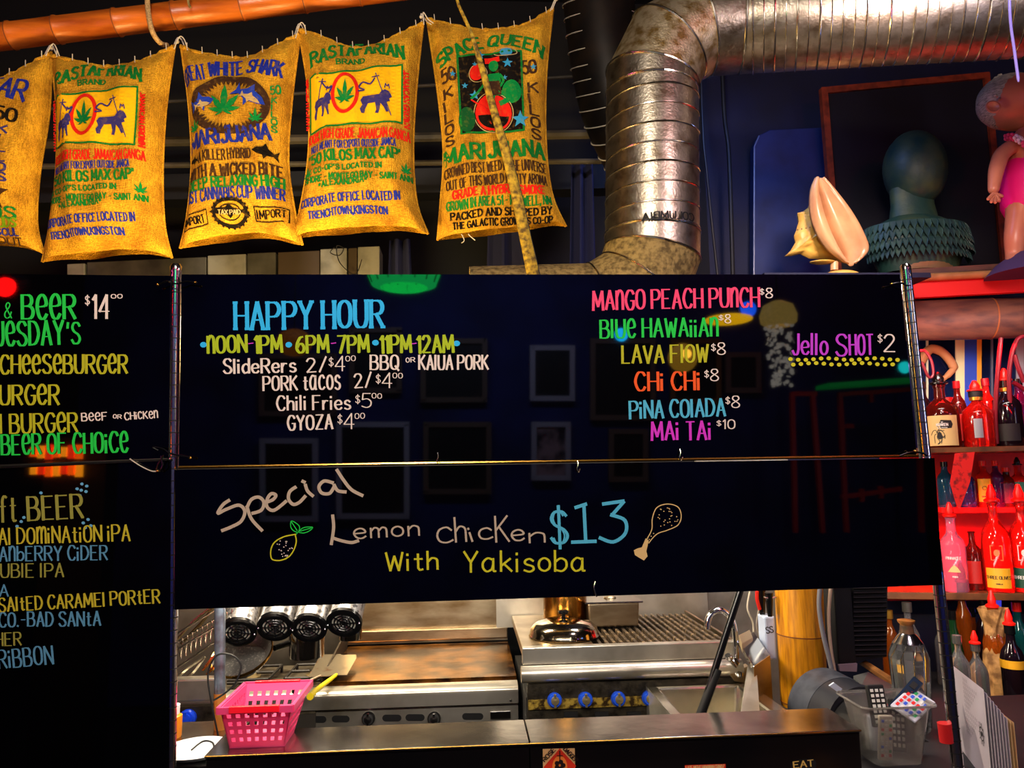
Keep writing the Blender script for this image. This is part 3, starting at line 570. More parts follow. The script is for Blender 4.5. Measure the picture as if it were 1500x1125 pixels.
o = obj('loose_threads', MB().tube(cr([P(676, 343, 2.2), P(680, 352, 2.2), P(676, 356, 2.2)], 4), .0015, 5).tube(cr([P(686, 343, 2.2), P(690, 347, 2.2), P(696, 352, 2.2)], 4), .0015, 5), M['string']); o['label'] = 'frayed white threads under the rightmost sack'; o['category'] = 'thread'

# ================================================================ DUCTS
gd = thing('galvanised_duct', 'large silver spiral duct rising and bending right along the ceiling', 'duct', P(955, 400, 2.4))
RD = .158
def mitred(mb, joints, r, n=40):
    rings = []
    for i, p in enumerate(joints):
        din = (joints[i]-joints[i-1]).normalized() if i else None; dout = (joints[i+1]-joints[i]).normalized() if i < len(joints)-1 else None
        rings.append((p, din or dout, dout or din))
    base = V((0, -1, 0)); vs = []
    for p, a, b in rings:
        nrm = (a+b).normalized(); t = a; e1 = (base-t*base.dot(t)).normalized(); e2 = t.cross(e1)
        for k in range(n):
            g = 2*math.pi*k/n; q = e1*math.cos(g)*r+e2*math.sin(g)*r; s_ = -q.dot(nrm)/t.dot(nrm); vs.append(p+q+t*s_)
    fs = [(i*n+k, i*n+(k+1) % n, (i+1)*n+(k+1) % n, (i+1)*n+k) for i in range(len(rings)-1) for k in range(n)]
    return vs, fs, [vs[i*n:(i+1)*n] for i in range(len(rings))]
J = [P(955, 345, 2.4), P(955, 138, 2.4), P(955, 117, 2.4), P(979, 68, 2.4), P(1025, 43, 2.4), P(1085, 38, 2.38), P(1560, 4, 2.08)]
vs, fs, rg = mitred(None, J, RD)
n = 40
def seg(i): return MB().add(rg[i]+rg[i+1], [(k, (k+1) % n, n+(k+1) % n, n+k) for k in range(n)])
names = ['duct_section', 'collar', 'elbow_gore', 'elbow_gore', 'collar', 'duct_section']
for i, nm in enumerate(names):
    obj(nm, seg(i), M['galv'] if i not in (2, 3) else mat('elbow sheet', (206, 190, 158), .42, .8, col2=(140, 112, 62), nscale=30, nmix=(.42, .66), bump=.4, bscale=150), gd)
for i in (1, 2, 3, 4, 5): obj('seam', MB().tube(rg[i]+[rg[i][0]], .005, 6), M['seam'], gd, label='bright raised seam')
# spiral ribs
def helix(a, b, r, pitch, tilt0=0, n=36):
    ax = (b-a); L = ax.length; t = ax.normalized(); e1 = (V((0, -1, 0))-t*V((0, -1, 0)).dot(t)).normalized(); e2 = t.cross(e1); N = int(L/pitch*n)
    return [a+t*(L*k/N)+(e1*math.cos(2*math.pi*k/n+tilt0)+e2*math.sin(2*math.pi*k/n+tilt0))*r for k in range(N+1)]
obj('spiral_seam', MB().tube(helix(J[0], J[1], RD+.001, .0665), .0032, 6), M['seam'], gd, label='spiral seam')
obj('spiral_seam', MB().tube(helix(J[5]+(J[6]-J[5])*.03, J[6], RD+.001, .07, 0), .0036, 6).tube(helix(J[5]+(J[6]-J[5])*.03, J[6], RD+.0005, .07, math.pi), .0022, 6), M['seam'], gd, label='spiral seam')
# lower collar with stencilled word and lower elbow going left
K = [P(955, 345, 2.4), P(955, 372, 2.4), P(938, 420, 2.4), P(880, 456, 2.4), P(690, 462, 2.4)]
vs, fs, rk = mitred(None, K, RD+.002)
for i, nm in enumerate(['collar', 'elbow_gore', 'elbow_gore', 'duct_section']):
    obj(nm, MB().add(rk[i]+rk[i+1], [(k, (k+1) % n, n+(k+1) % n, n+k) for k in range(n)]), M['galv'] if i < 1 else M['galv_dust'], gd, label=None if i < 1 else 'dusty section')
for i in range(4): obj('seam', MB().tube(rk[i]+[rk[i][0]], .0045, 6), M['seam'], gd, label='bright raised seam')
def ductmap(x, y):
    p = P(x, y, 2.4); c = P(955, y, 2.4); dx = (p.x-c.x); q = max(-.98, min(.98, dx/(RD+.003))); return V((p.x, c.y-math.sqrt(1-q*q)*(RD+.009), p.z))
mbt = MB(); text(mbt, ductmap, 'COLUMBIA', 1000, 343, 926, 346, -10, 2.2); obj('stencil_lettering', mbt, M['black'], gd, label='upside-down black stencil word', smooth=False)
# black flexible duct
fd = thing('flexible_duct', 'black flexible duct with wire rings hanging left of the silver duct', 'duct', P(880, 230, 2.62))
cp = cr([P(868, -60, 2.75), P(876, 0, 2.75), P(888, 90, 2.75), P(906, 165, 2.76), P(940, 235, 2.8)], 16)
rr2 = [.125+.004*math.sin(k*1.2) for k in range(len(cp))]
obj('duct_sleeve', MB().tube(cp, .142, 28), M['duct_black'], fd)
def rings():
    out = []
    for k in range(1, len(cp)-1, 4):
        t = (cp[k+1]-cp[k-1]).normalized(); t = (t+V((0, .42, 0))).normalized(); e1 = t.orthogonal().normalized(); e2 = t.cross(e1)
        out.append([cp[k]+(e1*math.cos(2*math.pi*j/32)+e2*math.sin(2*math.pi*j/32))*.1455 for j in range(32)])
    return out
WRM = mat('pale wire', (236, 226, 206), .4, .3)
for r_ in rings(): obj('wire_ring', MB().tube(r_, .0026, 6, closed=True), WRM, fd)
o = obj('purple_ribbon', MB().tube(cr([P(1478, -20, 1.95), P(1480, 30, 1.95), P(1486, 75, 1.95), P(1492, 120, 1.95)], 6), [.004]*18+[.002], 8), mat('glossy lilac ribbon', (150, 140, 230), .2), None); o['label'] = 'glossy lilac ribbon dangling in front of the ceiling duct'; o['category'] = 'ribbon'
# ================================================================ POSTS AND MENU BOARDS
def post(name_label, p0, p1, wrap=None):
    t = thing('chrome_post', name_label, 'post', p1)
    a, b = p1, p0; L = (b-a).length; d = (b-a).normalized(); path = []; rad = []; z = 0
    prof = []
    obj('pole', MB().tube([a, b], .0122, 20), M['chrome'], t)
    n_ = int(L/.0254)
    grooves = MB()
    for k in range(n_): grooves.tube([a+d*(k*.0254+.0115), a+d*(k*.0254+.0135)], .01245, 16, caps=False)
    g = obj('groove_rings', grooves, M['black'], t, label='dark groove rings', smooth=False, kind='stuff')
    obj('cap', MB().lathe([(.0001, .008), (.009, .006), (.0124, 0), (.0124, -.01)], b, d, 16), M['steel_smooth'], t)
    return t
pl_ = post('left notched chrome shelving post between the left and middle menu boards', P(258, 391, 1.616), P(247, 1240, 1.616))
pr_ = post('right notched chrome shelving post at the end of the menu boards', P(1326, 391, 1.616), P(1415, 1240, 1.616))
rt = obj('red_tape', MB().tube([P(1383, 1059, 1.616), P(1386.5, 1087, 1.616)], .0137, 20), paint('red tape', (190, 16, 20), .6), pr_, label='red tape wrapped near the bottom')
BT = .006
def bmap(x, y): return P(x, y, YB-.0012)
CY, LIME, WHT, PINK, GRN, OLV, ORG, CY2, MAG, PUR, YLW, BLU2 = [paint('chalk '+n_, c, .7) for n_, c in (
 ('cyan', (30, 190, 255)), ('lime', (176, 200, 10)), ('white', (242, 226, 214)), ('pink', (255, 70, 120)), ('green', (10, 214, 70)), ('olive', (188, 188, 20)), ('orange', (255, 92, 20)), ('light cyan', (80, 190, 225)), ('magenta', (225, 50, 215)), ('purple', (200, 60, 220)), ('yellow', (215, 210, 30)), ('light blue', (100, 175, 215)))]
def board(label, q):
    t = thing('menu_board', label, 'menu board', P((q[2][0]+q[3][0])/2, (q[2][1]+q[3][1])/2, YB), 'glossy black menu boards')
    obj('panel', MB().quadbox([P(x, y, YB) for x, y in q], (0, BT, 0)), M['board'], t, smooth=False)
    return t
def bt(o, s, x0, y0, x1, y1, h, wd, col, **k):
    mb = MB(); k.setdefault('jit', .35); k.setdefault('gap', 2.3); text(mb, bmap, s, x0, y0, x1, y1, h*.94, wd*.7, **k); return obj('handwriting', mb, col, o, smooth=False, fixn=False)
def dots(o, pts, r, col, name='dot'):
    for x, y in pts: obj(name, (lambda mb: (fill(mb, bmap, ellipse(x, y, r, r*.85, 10)), mb)[1])(MB()), col, o, smooth=False, fixn=False)
def price(o, x, y, s, h, col=WHT, cents=False):
    bt(o, '$', x, y-h*.28, x+6, y-h*.28, h*.62, 1.8, col); bt(o, s, x+9, y, x+9+.62*h*len(s), y, h, 2.6, col)
    if cents: bt(o, '00', x+13+.5*h, y-h*.62, x+27+.5*h, y-h*.62, h*.34, 1.7, col)
# --- middle upper board
mb_ = board('wide middle menu board headed Happy Hour with drink prices', [(266, 402), (1318, 402), (1343, 667), (262, 683)])
bt(mb_, 'HAPPY HOUR', 345, 482, 561, 479, 41, 7.5, CY, slab=3.6, contrast=.8)
for s, x0, x1 in (('nOON', 305, 361), ('1PM', 374, 413), ('6PM', 435, 481), ('7PM', 495, 540), ('11PM', 558, 602), ('12AM', 612, 664)): bt(mb_, s, x0, 517, x1, 515.5, 25 if len(s) > 4 else 26, 5.6, LIME, contrast=.7, slab=1.5)
dots(mb_, [(298, 505), (423, 505), (550, 502), (669, 503)], 5, CY, 'blue_dot')
for x in (368, 489, 607): bt(mb_, '-', x-3.5, 507, x+3.5, 506, 8, 3, MAG)
bt(mb_, 'SlideRers', 328, 547, 433, 545, 22, 4.4, WHT, tall=False, contrast=.7); bt(mb_, '2/', 450, 545, 479, 543, 21, 3.6, WHT); price(mb_, 482, 543, '4', 23, cents=True)
bt(mb_, 'BBQ', 543, 541, 584, 541, 22, 4.2, WHT, contrast=.7); bt(mb_, 'oR', 595, 531, 608, 530, 7, 1.9, WHT); bt(mb_, 'KAlUA PORK', 614, 541, 715, 541, 22, 4, WHT, contrast=.7)
bt(mb_, 'PORK tacos', 386, 572, 498, 570, 22, 4, WHT, contrast=.7); bt(mb_, '2/', 520, 568, 545, 566, 21, 3.6, WHT); price(mb_, 551, 568, '4', 23, cents=True)
bt(mb_, 'Chili Fries', 406, 601, 513, 599, 22, 4, WHT, tall=False, contrast=.7); price(mb_, 521, 597, '5', 22, cents=True)
bt(mb_, 'GYOZA', 422, 630, 487, 628, 22, 4.2, WHT, contrast=.7); price(mb_, 495, 628, '4', 24, cents=True)
bt(mb_, 'MAnGO PEACH PUnCH', 869, 454, 1112, 449, 29, 5, PINK, contrast=.7, jit=.6); price(mb_, 1113, 436, '8', 15)
bt(mb_, 'BlUe HAWAiiAn', 880, 495, 1051, 492, 28, 4.8, GRN, contrast=.7, jit=.6); price(mb_, 1053, 473, '8', 13)
bt(mb_, 'LAVA FlOW', 912, 532, 1037, 530, 27, 4.8, OLV, contrast=.7, jit=.6); price(mb_, 1042, 519, '8', 18)
bt(mb_, 'CHi CHi', 931, 572, 1025, 570, 28, 5.2, ORG, contrast=.7, jit=.6); price(mb_, 1032, 558, '8', 18)
bt(mb_, 'PiNA COlADA', 923, 613, 1062, 609, 27, 4.8, CY2, contrast=.7, jit=.6); price(mb_, 1063, 597, '8', 18)
bt(mb_, 'MAi TAi', 955, 645, 1041, 643, 28, 4.8, MAG, contrast=.7, jit=.6); price(mb_, 1050, 628, '10', 14)
bt(mb_, 'Jello', 1161, 519, 1212, 519, 32, 4.6, PUR, tall=False, contrast=.7); bt(mb_, 'S', 1225, 521, 1240, 521, 33, 4.8, PUR); bt(mb_, 'HOT', 1245, 520, 1279, 519, 31, 4.6, PUR)
bt(mb_, '$', 1286, 502, 1292, 502, 13, 1.8, WHT); bt(mb_, '2', 1295, 515, 1311, 515, 26, 3.4, WHT)
dots(mb_, [(1158+k*11.2, 526+1.2*math.sin(k)) for k in range(15)]+[(1162+k*11.2, 533+1.2*math.sin(k+2)) for k in range(14)], 3.4, YLW, 'yellow_dot')
# --- special board
sb_ = board('lower middle menu board with the handwritten lemon chicken special', [(256, 688), (1369, 671), (1381, 857), (256, 893)])
def ch(o, strokes, wd, col, name='handwriting', k=6, c=(260, 660, 3), label=None):
    mb = MB()
    for st, _ in parse(strokes, k):
        ribbon(mb, bmap, [(c[0]+x/c[2], c[1]+y/c[2]) for x, y in st], lambda a, b: wd)
    return obj(name, mb, col, o, smooth=False, fixn=False, label=label)
CHK = paint('chalk grey white', (196, 178, 156), .8)
def G_(col): return col
for x in ("~228,218 200,238 178,275 215,258 270,240 296,268 280,310 240,334 195,352", "~305,245 325,300 372,352|~306,250 325,215 358,205 380,228 368,262 328,276", "~388,228 420,215 432,196 412,190 394,215 394,248 425,262 478,222",
          "~520,160 494,180 488,212 508,236 535,228 562,200", "~562,150 572,178 596,200|548,134 560,140", "~684,142 645,134 622,158 634,186 668,188 688,160|~688,150 705,176 740,182", "~700,84 730,130 765,172 814,198"): ch(sb_, x, 4.8, CHK)
ch(sb_, "~682,284 686,340 676,412|~678,382 720,396 765,404 795,396", 4.6, CHK)
bt(sb_, 'emon', 519, 789, 614, 784, 24, 3.8, CHK, tall=False, jit=.5, contrast=.3)
for s, x0, x1, y, h in (('c', 641, 664, 795, 38), ('h', 668, 683, 794, 38), ('i', 692, 695, 793, 24), ('c', 702, 722, 790, 27), ('K', 727, 746, 794, 40), ('e', 750, 768, 792, 26), ('n', 776, 798, 795, 24)): bt(sb_, s, x0, y, x1, y-1, h, 4, CHK, tall=False, contrast=.3)
bt(sb_, '$', 808, 802, 832, 801, 62, 6, CY2, jit=0, contrast=.2); bt(sb_, '$', 812, 802, 828, 801, 62, 3, CY2, jit=0)
ch(sb_, "233,190 270,178|262,180 268,300|222,305 302,302", 5, CY2, c=(740, 660, 2.2727)); ch(sb_, "325,178 395,168|395,170 358,212|~352,214 398,232 400,275 360,304 314,290", 5, CY2, c=(740, 660, 2.2727))
bt(sb_, 'With', 566, 836, 641, 834, 28, 4.6, YLW, tall=False, contrast=.3); bt(sb_, 'Yakisoba', 680, 838, 857, 836, 32, 4.6, YLW, tall=False, contrast=.3, jit=.6)
lm = lambda s, wd, col, nm, lb: ch(sb_, s, wd, col, nm, label=lb)
lm("~520,368 470,378 430,400 412,430 410,462 420,480 455,482 490,466 512,435 522,400 518,372", 1.8, YLW, 'lemon_drawing', 'yellow lemon outline drawing')
lm("~522,368 530,358 540,352|~500,310 498,335 510,352 530,358 536,335 520,318 500,310|~532,358 548,342 570,336 594,338 578,354 555,362 534,360|500,312 526,352|540,354 588,340", 1.3, GRN, 'lemon_leaf_drawing', 'green leaves drawing')
rr = random.Random(3); dots(sb_, [(260+x/3, 660+y/3) for x, y in [(rr.uniform(428, 505), rr.uniform(395, 470)) for _ in range(26)] if (x-466)**2/1600+(y-430)**2/1500 < 1], .9, WHT, 'lemon_seed')
DR = paint('chalk tan', (232, 196, 130), .8)
ch(sb_, "~472,295 488,262 490,225 505,190 540,178 575,188 586,218 575,248 540,265 510,275 492,290 478,308", 1.4, DR, 'drumstick_drawing', c=(740, 660, 2.2727), label='tan drumstick outline drawing')
mbx = MB(); fill(mbx, bmap, [(740+x/2.2727, 660+y/2.2727) for x, y in [(468, 292), (478, 300), (470, 335), (474, 352), (462, 366), (448, 358), (432, 348), (428, 332), (440, 326), (455, 322)]]); obj('drumstick_bone_drawing', mbx, DR, sb_, smooth=False, label='cream bone end drawing')
dots(sb_, [(740+x/2.2727, 660+y/2.2727) for x, y in [(rr.uniform(492, 580), rr.uniform(190, 270)) for _ in range(40)] if (x-535)**2/1900+(y-225)**2/1500 < 1]+[(740+x/2.2727, 660+y/2.2727) for x, y in ((486, 285), (494, 276), (480, 296))], .9, DR, 'drumstick_speck')
# --- left upper
lb_ = board('upper left menu board ending in Beer of Choice, cut by the left edge', [(-90, 400), (250, 404), (246, 671), (-90, 684)])
bt(lb_, '&', 7, 466, 17, 466, 24, 2.6, GRN); bt(lb_, 'BeeR', 33, 467, 110, 466, 37, 6.4, GRN, contrast=.8, jit=.5); bt(lb_, '$', 125, 447, 131, 447, 15, 2.2, WHT); bt(lb_, '14', 136, 466, 160, 466, 36, 5, WHT, contrast=.8); bt(lb_, '00', 163, 437, 179, 437, 6, 2, WHT)
bt(lb_, 'TUeSDAY', -26, 507, 93, 504, 37, 5.6, GRN, contrast=.8, jit=.5); bt(lb_, "'S", 99, 503, 117, 503, 32, 4.8, GRN)
bt(lb_, 'CHeeSeBURGeR', 1, 547, 186, 546, 28, 5.2, OLV, contrast=.7, jit=.5); bt(lb_, 'BURGeR', -18, 593, 86, 592, 30, 5.4, OLV, contrast=.7, jit=.5); bt(lb_, 'KI BURGeR', -16, 635, 113, 632, 29, 5, OLV, contrast=.7, jit=.5)
bt(lb_, 'BeeF', 120, 617, 157, 615, 12, 2.8, WHT); bt(lb_, 'oR', 166, 613, 178, 613, 6, 2, WHT); bt(lb_, 'CHicKen', 183, 615, 231, 612, 11, 2.6, WHT); bt(lb_, 'BEeR OF CHOiCe', 3, 666, 187, 662, 31, 5.2, GRN, contrast=.7, jit=.5)
# --- left lower
ll_ = board('lower left menu board listing craft beers, cut by the left edge', [(-90, 688), (250, 675), (246, 1250), (-90, 1250)])
DOL, DYL, DBL = paint('chalk dim olive', (150, 150, 60), .8), paint('chalk dim yellow', (196, 184, 40), .8), paint('chalk dim blue', (84, 150, 186), .8)
bt(ll_, 'CRAft', -54, 766, 24, 764, 40, 5, DOL, contrast=.8); bt(ll_, 'BEER', 42, 762, 121, 758, 36, 6, DOL, contrast=.8, slab=2)
dots(ll_, [(113, 716), (120, 709), (126, 720), (117, 726), (127, 712), (119, 718), (25, 771), (31, 764), (35, 758), (129, 761), (122, 766), (133, 770), (60, 722), (125, 773)], 2.6, BLU2, 'bubble_drawing')
bt(ll_, 'tAl DOmiNAtiON iPA', -12, 798, 190, 792, 25, 3.8, DYL, tall=True, contrast=.7, jit=.5); bt(ll_, 'AnbERRY CiDER', 0, 822, 157, 820, 22, 3.6, DBL, contrast=.7, jit=.5); bt(ll_, 'OUBlE IPA', -14, 846, 93, 845, 21, 3.4, DOL, contrast=.7)
bt(ll_, 'A', 0, 873, 12, 873, 18, 3.2, DBL); bt(ll_, 'SAltED CARAMEl PORtER', -1, 896, 234, 883, 21, 3.8, DYL, contrast=.7, jit=.5); bt(ll_, 'CO.-BAD SANtA', -1, 918, 147, 916, 22, 3.8, DBL, contrast=.7, jit=.5)
bt(ll_, 'HER', -6, 946, 31, 945, 20, 3.4, DOL, contrast=.7); bt(ll_, 'RiBBON', -1, 979, 78, 972, 28, 4, DBL, contrast=.7, jit=.5)
# --- rods, clips
rod = obj('divider_rod', MB().tube([P(262, 684.5, YB-.004), P(1345, 667.5, YB-.004)], .0033, 8), M['brass']); rod['label'] = 'thin brass rod between the two middle boards'; rod['category'] = 'rod'
rod = obj('divider_rod', MB().tube([P(-90, 689, YB-.004), P(252, 673.5, YB-.004)], .002, 8), M['steel_smooth']); rod['label'] = 'thin pale rod between the two left boards'; rod['category'] = 'rod'
def clip(label, pts, knobs):
    t = thing('wire_clip', label, 'clip', P(*pts[0], YB-.016))
    obj('wire', MB().tube(cr([P(x, y, YB-.017) for x, y in pts], 5), .0019, 8), M['blackgloss'], t)
    for k_ in knobs: obj('knob', MB().ball(P(*k_, YB-.017), .0032, 8), M['brass'], t)
clip('black wire clip near the top of the left post', [(231, 417), (245, 412), (252, 415), (263, 415), (272, 412), (285, 414)], [(231, 417), (286, 414)])
clip('black wire clip near the foot of the left upper board', [(232, 660), (224, 655), (238, 657), (249, 664), (262, 667), (279, 670)], [(279, 671)])
clip('looped wire under the left post clip', [(236, 668), (238, 684), (230, 690), (232, 680), (240, 667)], [(231, 690)])
clip('black wire clip near the top of the right post', [(1306, 416), (1318, 414), (1328, 418), (1334, 417)], [(1306, 416)])
clip('black wire clip near the foot of the right post', [(1318, 668), (1336, 662), (1352, 664), (1358, 668)], [(1340, 661)])
for x, y, lb in ((996, 667, 'small wire hook on the brass rod below Mai Tai'), (641, 672, 'small wire hook on the brass rod below Gyoza'), (846, 684, 'small wire hook at the middle of the brass rod')):
    o = obj('wire_hook', MB().tube(cr([P(x, y-9, YB-.006), P(x+1, y-3, YB-.009), P(x-1, y+3, YB-.009), P(x+2, y+8, YB-.007), P(x+4, y+2, YB-.007)], 4), .0012, 6), M['seam']); o['label'] = lb; o['category'] = 'hook'
o = obj('wire_hook', MB().tube(cr([P(872, 852, YB-.006), P(870, 862, YB-.009), P(874, 874, YB-.006)], 4), .0016, 6), M['seam']); o['label'] = 'bent wire hook at the lower edge of the special board'; o['category'] = 'hook'
o = obj('dangling_cord', MB().tube(cr([P(190, 672, YB-.008), P(205, 682, YB-.008), P(222, 690, YB-.008), P(234, 690, YB-.008)], 5), .0013, 6), M['string']); o['label'] = 'thin cord under the left upper board'; o['category'] = 'cord'  # thin white cord
# ================================================================ THE BAR ROOM BEHIND THE CAMERA (seen reflected in the boards)
def MR(px, py, Yv): p = P(px, py, Yv); return V((p.x, 2*YB-p.y, p.z))
FR = mat('reflected frame wood', (120, 100, 84), .4); FRG = mat('gilt frame', (150, 110, 60), .35, .5); FRW = mat('pale frame', (190, 190, 200), .4); CANV = mat('dark picture', (14, 12, 16), .5, col2=(60, 40, 30), nscale=9, nmix=(.55, .8)); CANL = mat('pale portrait', (180, 150, 150), .6, col2=(50, 36, 46), nscale=7, nmix=(.45, .6))
for i, (x0, y0, x1, y1, fm, cm, lb) in enumerate(((620, 500, 710, 586, FR, CANV, 'brown wood'), (516, 484, 585, 572, FR, CANV, 'narrow wood'), (384, 522, 490, 606, FR, CANV, 'wide wood'), (385, 646, 462, 760, FRW, CANV, 'slim pale'), (497, 622, 596, 756, FRW, CANV, 'tall silver'), (624, 622, 716, 720, FR, CANV, 'square wood'),
      (780, 510, 838, 584, FRW, CANV, 'thin white'), (868, 500, 956, 612, FR, CANV, 'heavy dark'), (985, 500, 1052, 588, FRG, CANV, 'gilt'), (1066, 520, 1110, 572, FR, CANV, 'small dark'), (782, 622, 832, 700, FRW, CANL, 'pale woman portrait'), (895, 632, 945, 702, FR, CANV, 'low dark'))):
    t = thing('framed_picture', lb+' framed picture reflected in the middle boards', 'picture', MR((x0+x1)/2, y1, 5.66), 'framed pictures on the opposite wall')
    a, b, c, d = [MR(x, y, 5.66) for x, y in ((x0, y0), (x1, y0), (x1, y1), (x0, y1))]
    obj('canvas', MB().quadbox([a, b, c, d], (0, -.02, 0)), cm, t, smooth=False)
    fr = MB()
    for p, q in ((a, b), (b, c), (c, d), (d, a)): dd = (q-p).normalized()*.02; fr.tube([p-dd, q+dd], .028, 4)
    obj('frame', fr, fm, t, smooth=False)
def emi(name, c, s): return mat(name, c, .5, emit=s)
tl = thing('pendant_lamp', 'green stained glass pendant lamp reflected at the top of the middle board', 'lamp', MR(592, 420, 3.7))
c0 = MR(592, 398, 3.7); rl = .185
obj('lamp_shade', MB().lathe([(.05, .12), (.12, .09), (.175, .03), (rl, -.02), (.165, -.07), (.12, -.085)], c0, n=24), emi('green lamp glass', (20, 190, 90), 7), tl)
lead = MB()
for k in range(16):
    g = 2*math.pi*k/16; lead.tube([c0+V((math.cos(g)*r, math.sin(g)*r, z)) for r, z in ((.052, .122), (.122, .092), (.178, .031), (rl+.002, -.02), (.167, -.071))], .003, 4)
for r, z in ((.122, .092), (.187, -.018)): lead.tube([c0+V((math.cos(2*math.pi*k/32)*r, math.sin(2*math.pi*k/32)*r, z)) for k in range(32)], .003, 4, closed=True)
obj('leading', lead, M['black'], tl); obj('cord', MB().tube([c0+V((0, 0, .1)), V((c0.x, c0.y, 4))], .004, 6), M['black'], tl)
gl = thing('pendant_lamp', 'small gold globe lamp reflected over the words Lava Flow', 'lamp', MR(1000, 545, 4.2)); c0 = MR(1000, 524, 4.2)
obj('lamp_shade', MB().ball(c0, .085, 12), mat('woven gold', (190, 140, 40), .5, emit=4, col2=(60, 36, 10), nscale=60, nmix=(.45, .55)), gl); obj('bulb', MB().ball(c0+V((0, .08, .01)), .028, 8), emi('warm bulb', (255, 190, 60), 22), gl); obj('cord', MB().tube([c0, V((c0.x, c0.y, 4))], .004, 6), M['black'], gl)
yl = thing('pendant_lamp', 'flat yellow oval lamp reflected beside Blue Hawaiian', 'lamp', MR(1068, 475, 4.4)); c0 = MR(1067, 468, 4.4)
obj('lamp_shade', MB().ball(c0, 1, 12, (.145, .145, .026)), emi('yellow lamp', (255, 190, 10), 9), yl); obj('cord', MB().tube([c0, V((c0.x, c0.y, 4))], .004, 6), M['black'], yl)
wl = thing('pendant_lamp', 'brown woven basket lamp reflected behind the 6PM', 'lamp', MR(430, 520, 4.6)); c0 = MR(431, 502, 4.6)
obj('lamp_shade', MB().ball(c0, 1, 12, (.11, .11, .085)), mat('woven rattan', (150, 84, 20), .7, emit=2, col2=(40, 20, 6), nscale=70, nmix=(.45, .55)), wl); obj('cord', MB().tube([c0, V((c0.x, c0.y, 4))], .004, 6), M['black'], wl)
chn = thing('chandelier', 'shell disc chandelier with a long tail reflected near the right post', 'lamp', MR(1140, 575, 3.9)); c0 = MR(1140, 462, 3.9)
SH = mat('capiz shell', (196, 190, 180), .3, emit=2.6); obj('crown', MB().lathe([(.03, .08), (.08, .055), (.1, 0), (.095, -.04), (.07, -.06)], c0, n=20), mat('chandelier crown', (170, 140, 70), .5, emit=4, col2=(40, 26, 12), nscale=50, nmix=(.45, .55)), chn)
rr = random.Random(5); shells = MB()
for k in range(120):
    h = rr.uniform(0, .34); r_ = .085*(1-h*1.2)*rr.uniform(.5, 1); g = rr.uniform(0, 6.28); c = c0+V((r_*math.cos(g), r_*math.sin(g), -.05-h)); shells.cyl(c, c+V((rr.uniform(-1, 1), rr.uniform(-1, 1), .3)).normalized()*.002, .012, n=8)
obj('shell_discs', shells, SH, chn, kind='stuff'); obj('bulb', MB().ball(c0+V((0, .02, -.01)), .03, 8), emi('warm bulb 2', (255, 200, 110), 12), chn); obj('cord', MB().tube([c0, V((c0.x, c0.y, 4))], .004, 6), M['black'], chn)
for k, (x, y, Yv, r, c, s) in enumerate(((910, 490, 4.6, .05, (30, 180, 255), 14), (1096, 452, 4.6, .06, (20, 90, 255), 12), (8, 420, 3.3, .05, (255, 10, 10), 30), (1325, 538, 4.6, .045, (20, 200, 200), 12), (330, 300, 4.4, .05, (255, 60, 160), 25), (1500, 330, 4.2, .05, (90, 60, 255), 30), (60, 250, 3.9, .05, (40, 160, 255), 25))):
    t = thing('spot_lamp', ['cyan', 'deep blue', 'red', 'teal', 'pink', 'violet', 'pale blue'][k]+' coloured spot lamp of the bar room, reflected in the glossy surfaces', 'lamp', MR(x, y, Yv), 'coloured spot lamps')
    c1 = MR(x, y, Yv); obj('housing', MB().cyl(c1+V((0, -.12, .05)), c1+V((0, -.01, 0)), r*.7, r, 14), M['black'], t); obj('lens', MB().ball(c1, r*.9, 8, (1, .4, 1)), emi('lamp '+str(k), c, s), t)
# amber shelf glow reflected in the left boards
am = thing('amber_display', 'fiery amber lit display reflected between the two left boards', 'display', MR(80, 700, 4.0))
for k in range(14):
    x = 50+(k % 7)*11; y = 662+(k//7)*26; q = MR(x, y, 4.2+.1*(k//7)); obj('amber_panel', MB().box(q, (.034, .02, .05+.03*math.sin(k*2.3)**2)), emi('amber%d' % (k % 3), [(255, 90, 5), (255, 150, 20), (230, 40, 10)][k % 3], 10), am, smooth=False)
obj('cabinet', MB().bb(MR(40, 700, 4.2).x, MR(135, 700, 4.2).x, MR(80, 700, 4.3).y-.2, MR(80, 700, 4.3).y-.05, 0, MR(80, 640, 4.3).z), M['black'], am, smooth=False)
# red window frames and green shelf
rw = thing('red_window', 'red painted window frame reflected at the right end of the boards', 'window', MR(1250, 760, 5.4)); RP = mat('red window paint', (220, 14, 24), .4)
rm = MB()
for a, b in (((1230, 575), (1240, 780)), ((1160, 575), (1165, 780)), ((1190, 575), (1205, 780)), ((1228, 578), (1345, 570)), ((1160, 577), (1196, 577)), ((1232, 728), (1320, 716)), ((1262, 716), (1262, 735)), ((1290, 712), (1290, 730)), ((1275, 575), (1276, 590)), ((1232, 625), (1250, 624)), ((1345, 570), (1350, 780))): rm.tube([MR(*a, 5.4), MR(*b, 5.4)], .022, 4)
obj('frame', rm, RP, rw, smooth=False)
sh = obj('wall_shelf', MB().quadbox([MR(1195, 572, 5.4), MR(1335, 562, 5.4), MR(1335, 556, 5.4), MR(1195, 566, 5.4)], (0, .2, 0)), emi('green neon shelf edge', (10, 190, 80), 1.0), smooth=False); sh['label'] = 'green glowing shelf edge reflected above the red window'; sh['category'] = 'shelf'
point('red_window_glow', MR(1210, 250, 4.9)+V((0, .1, 0)), 40, (1, .1, .15), .1)

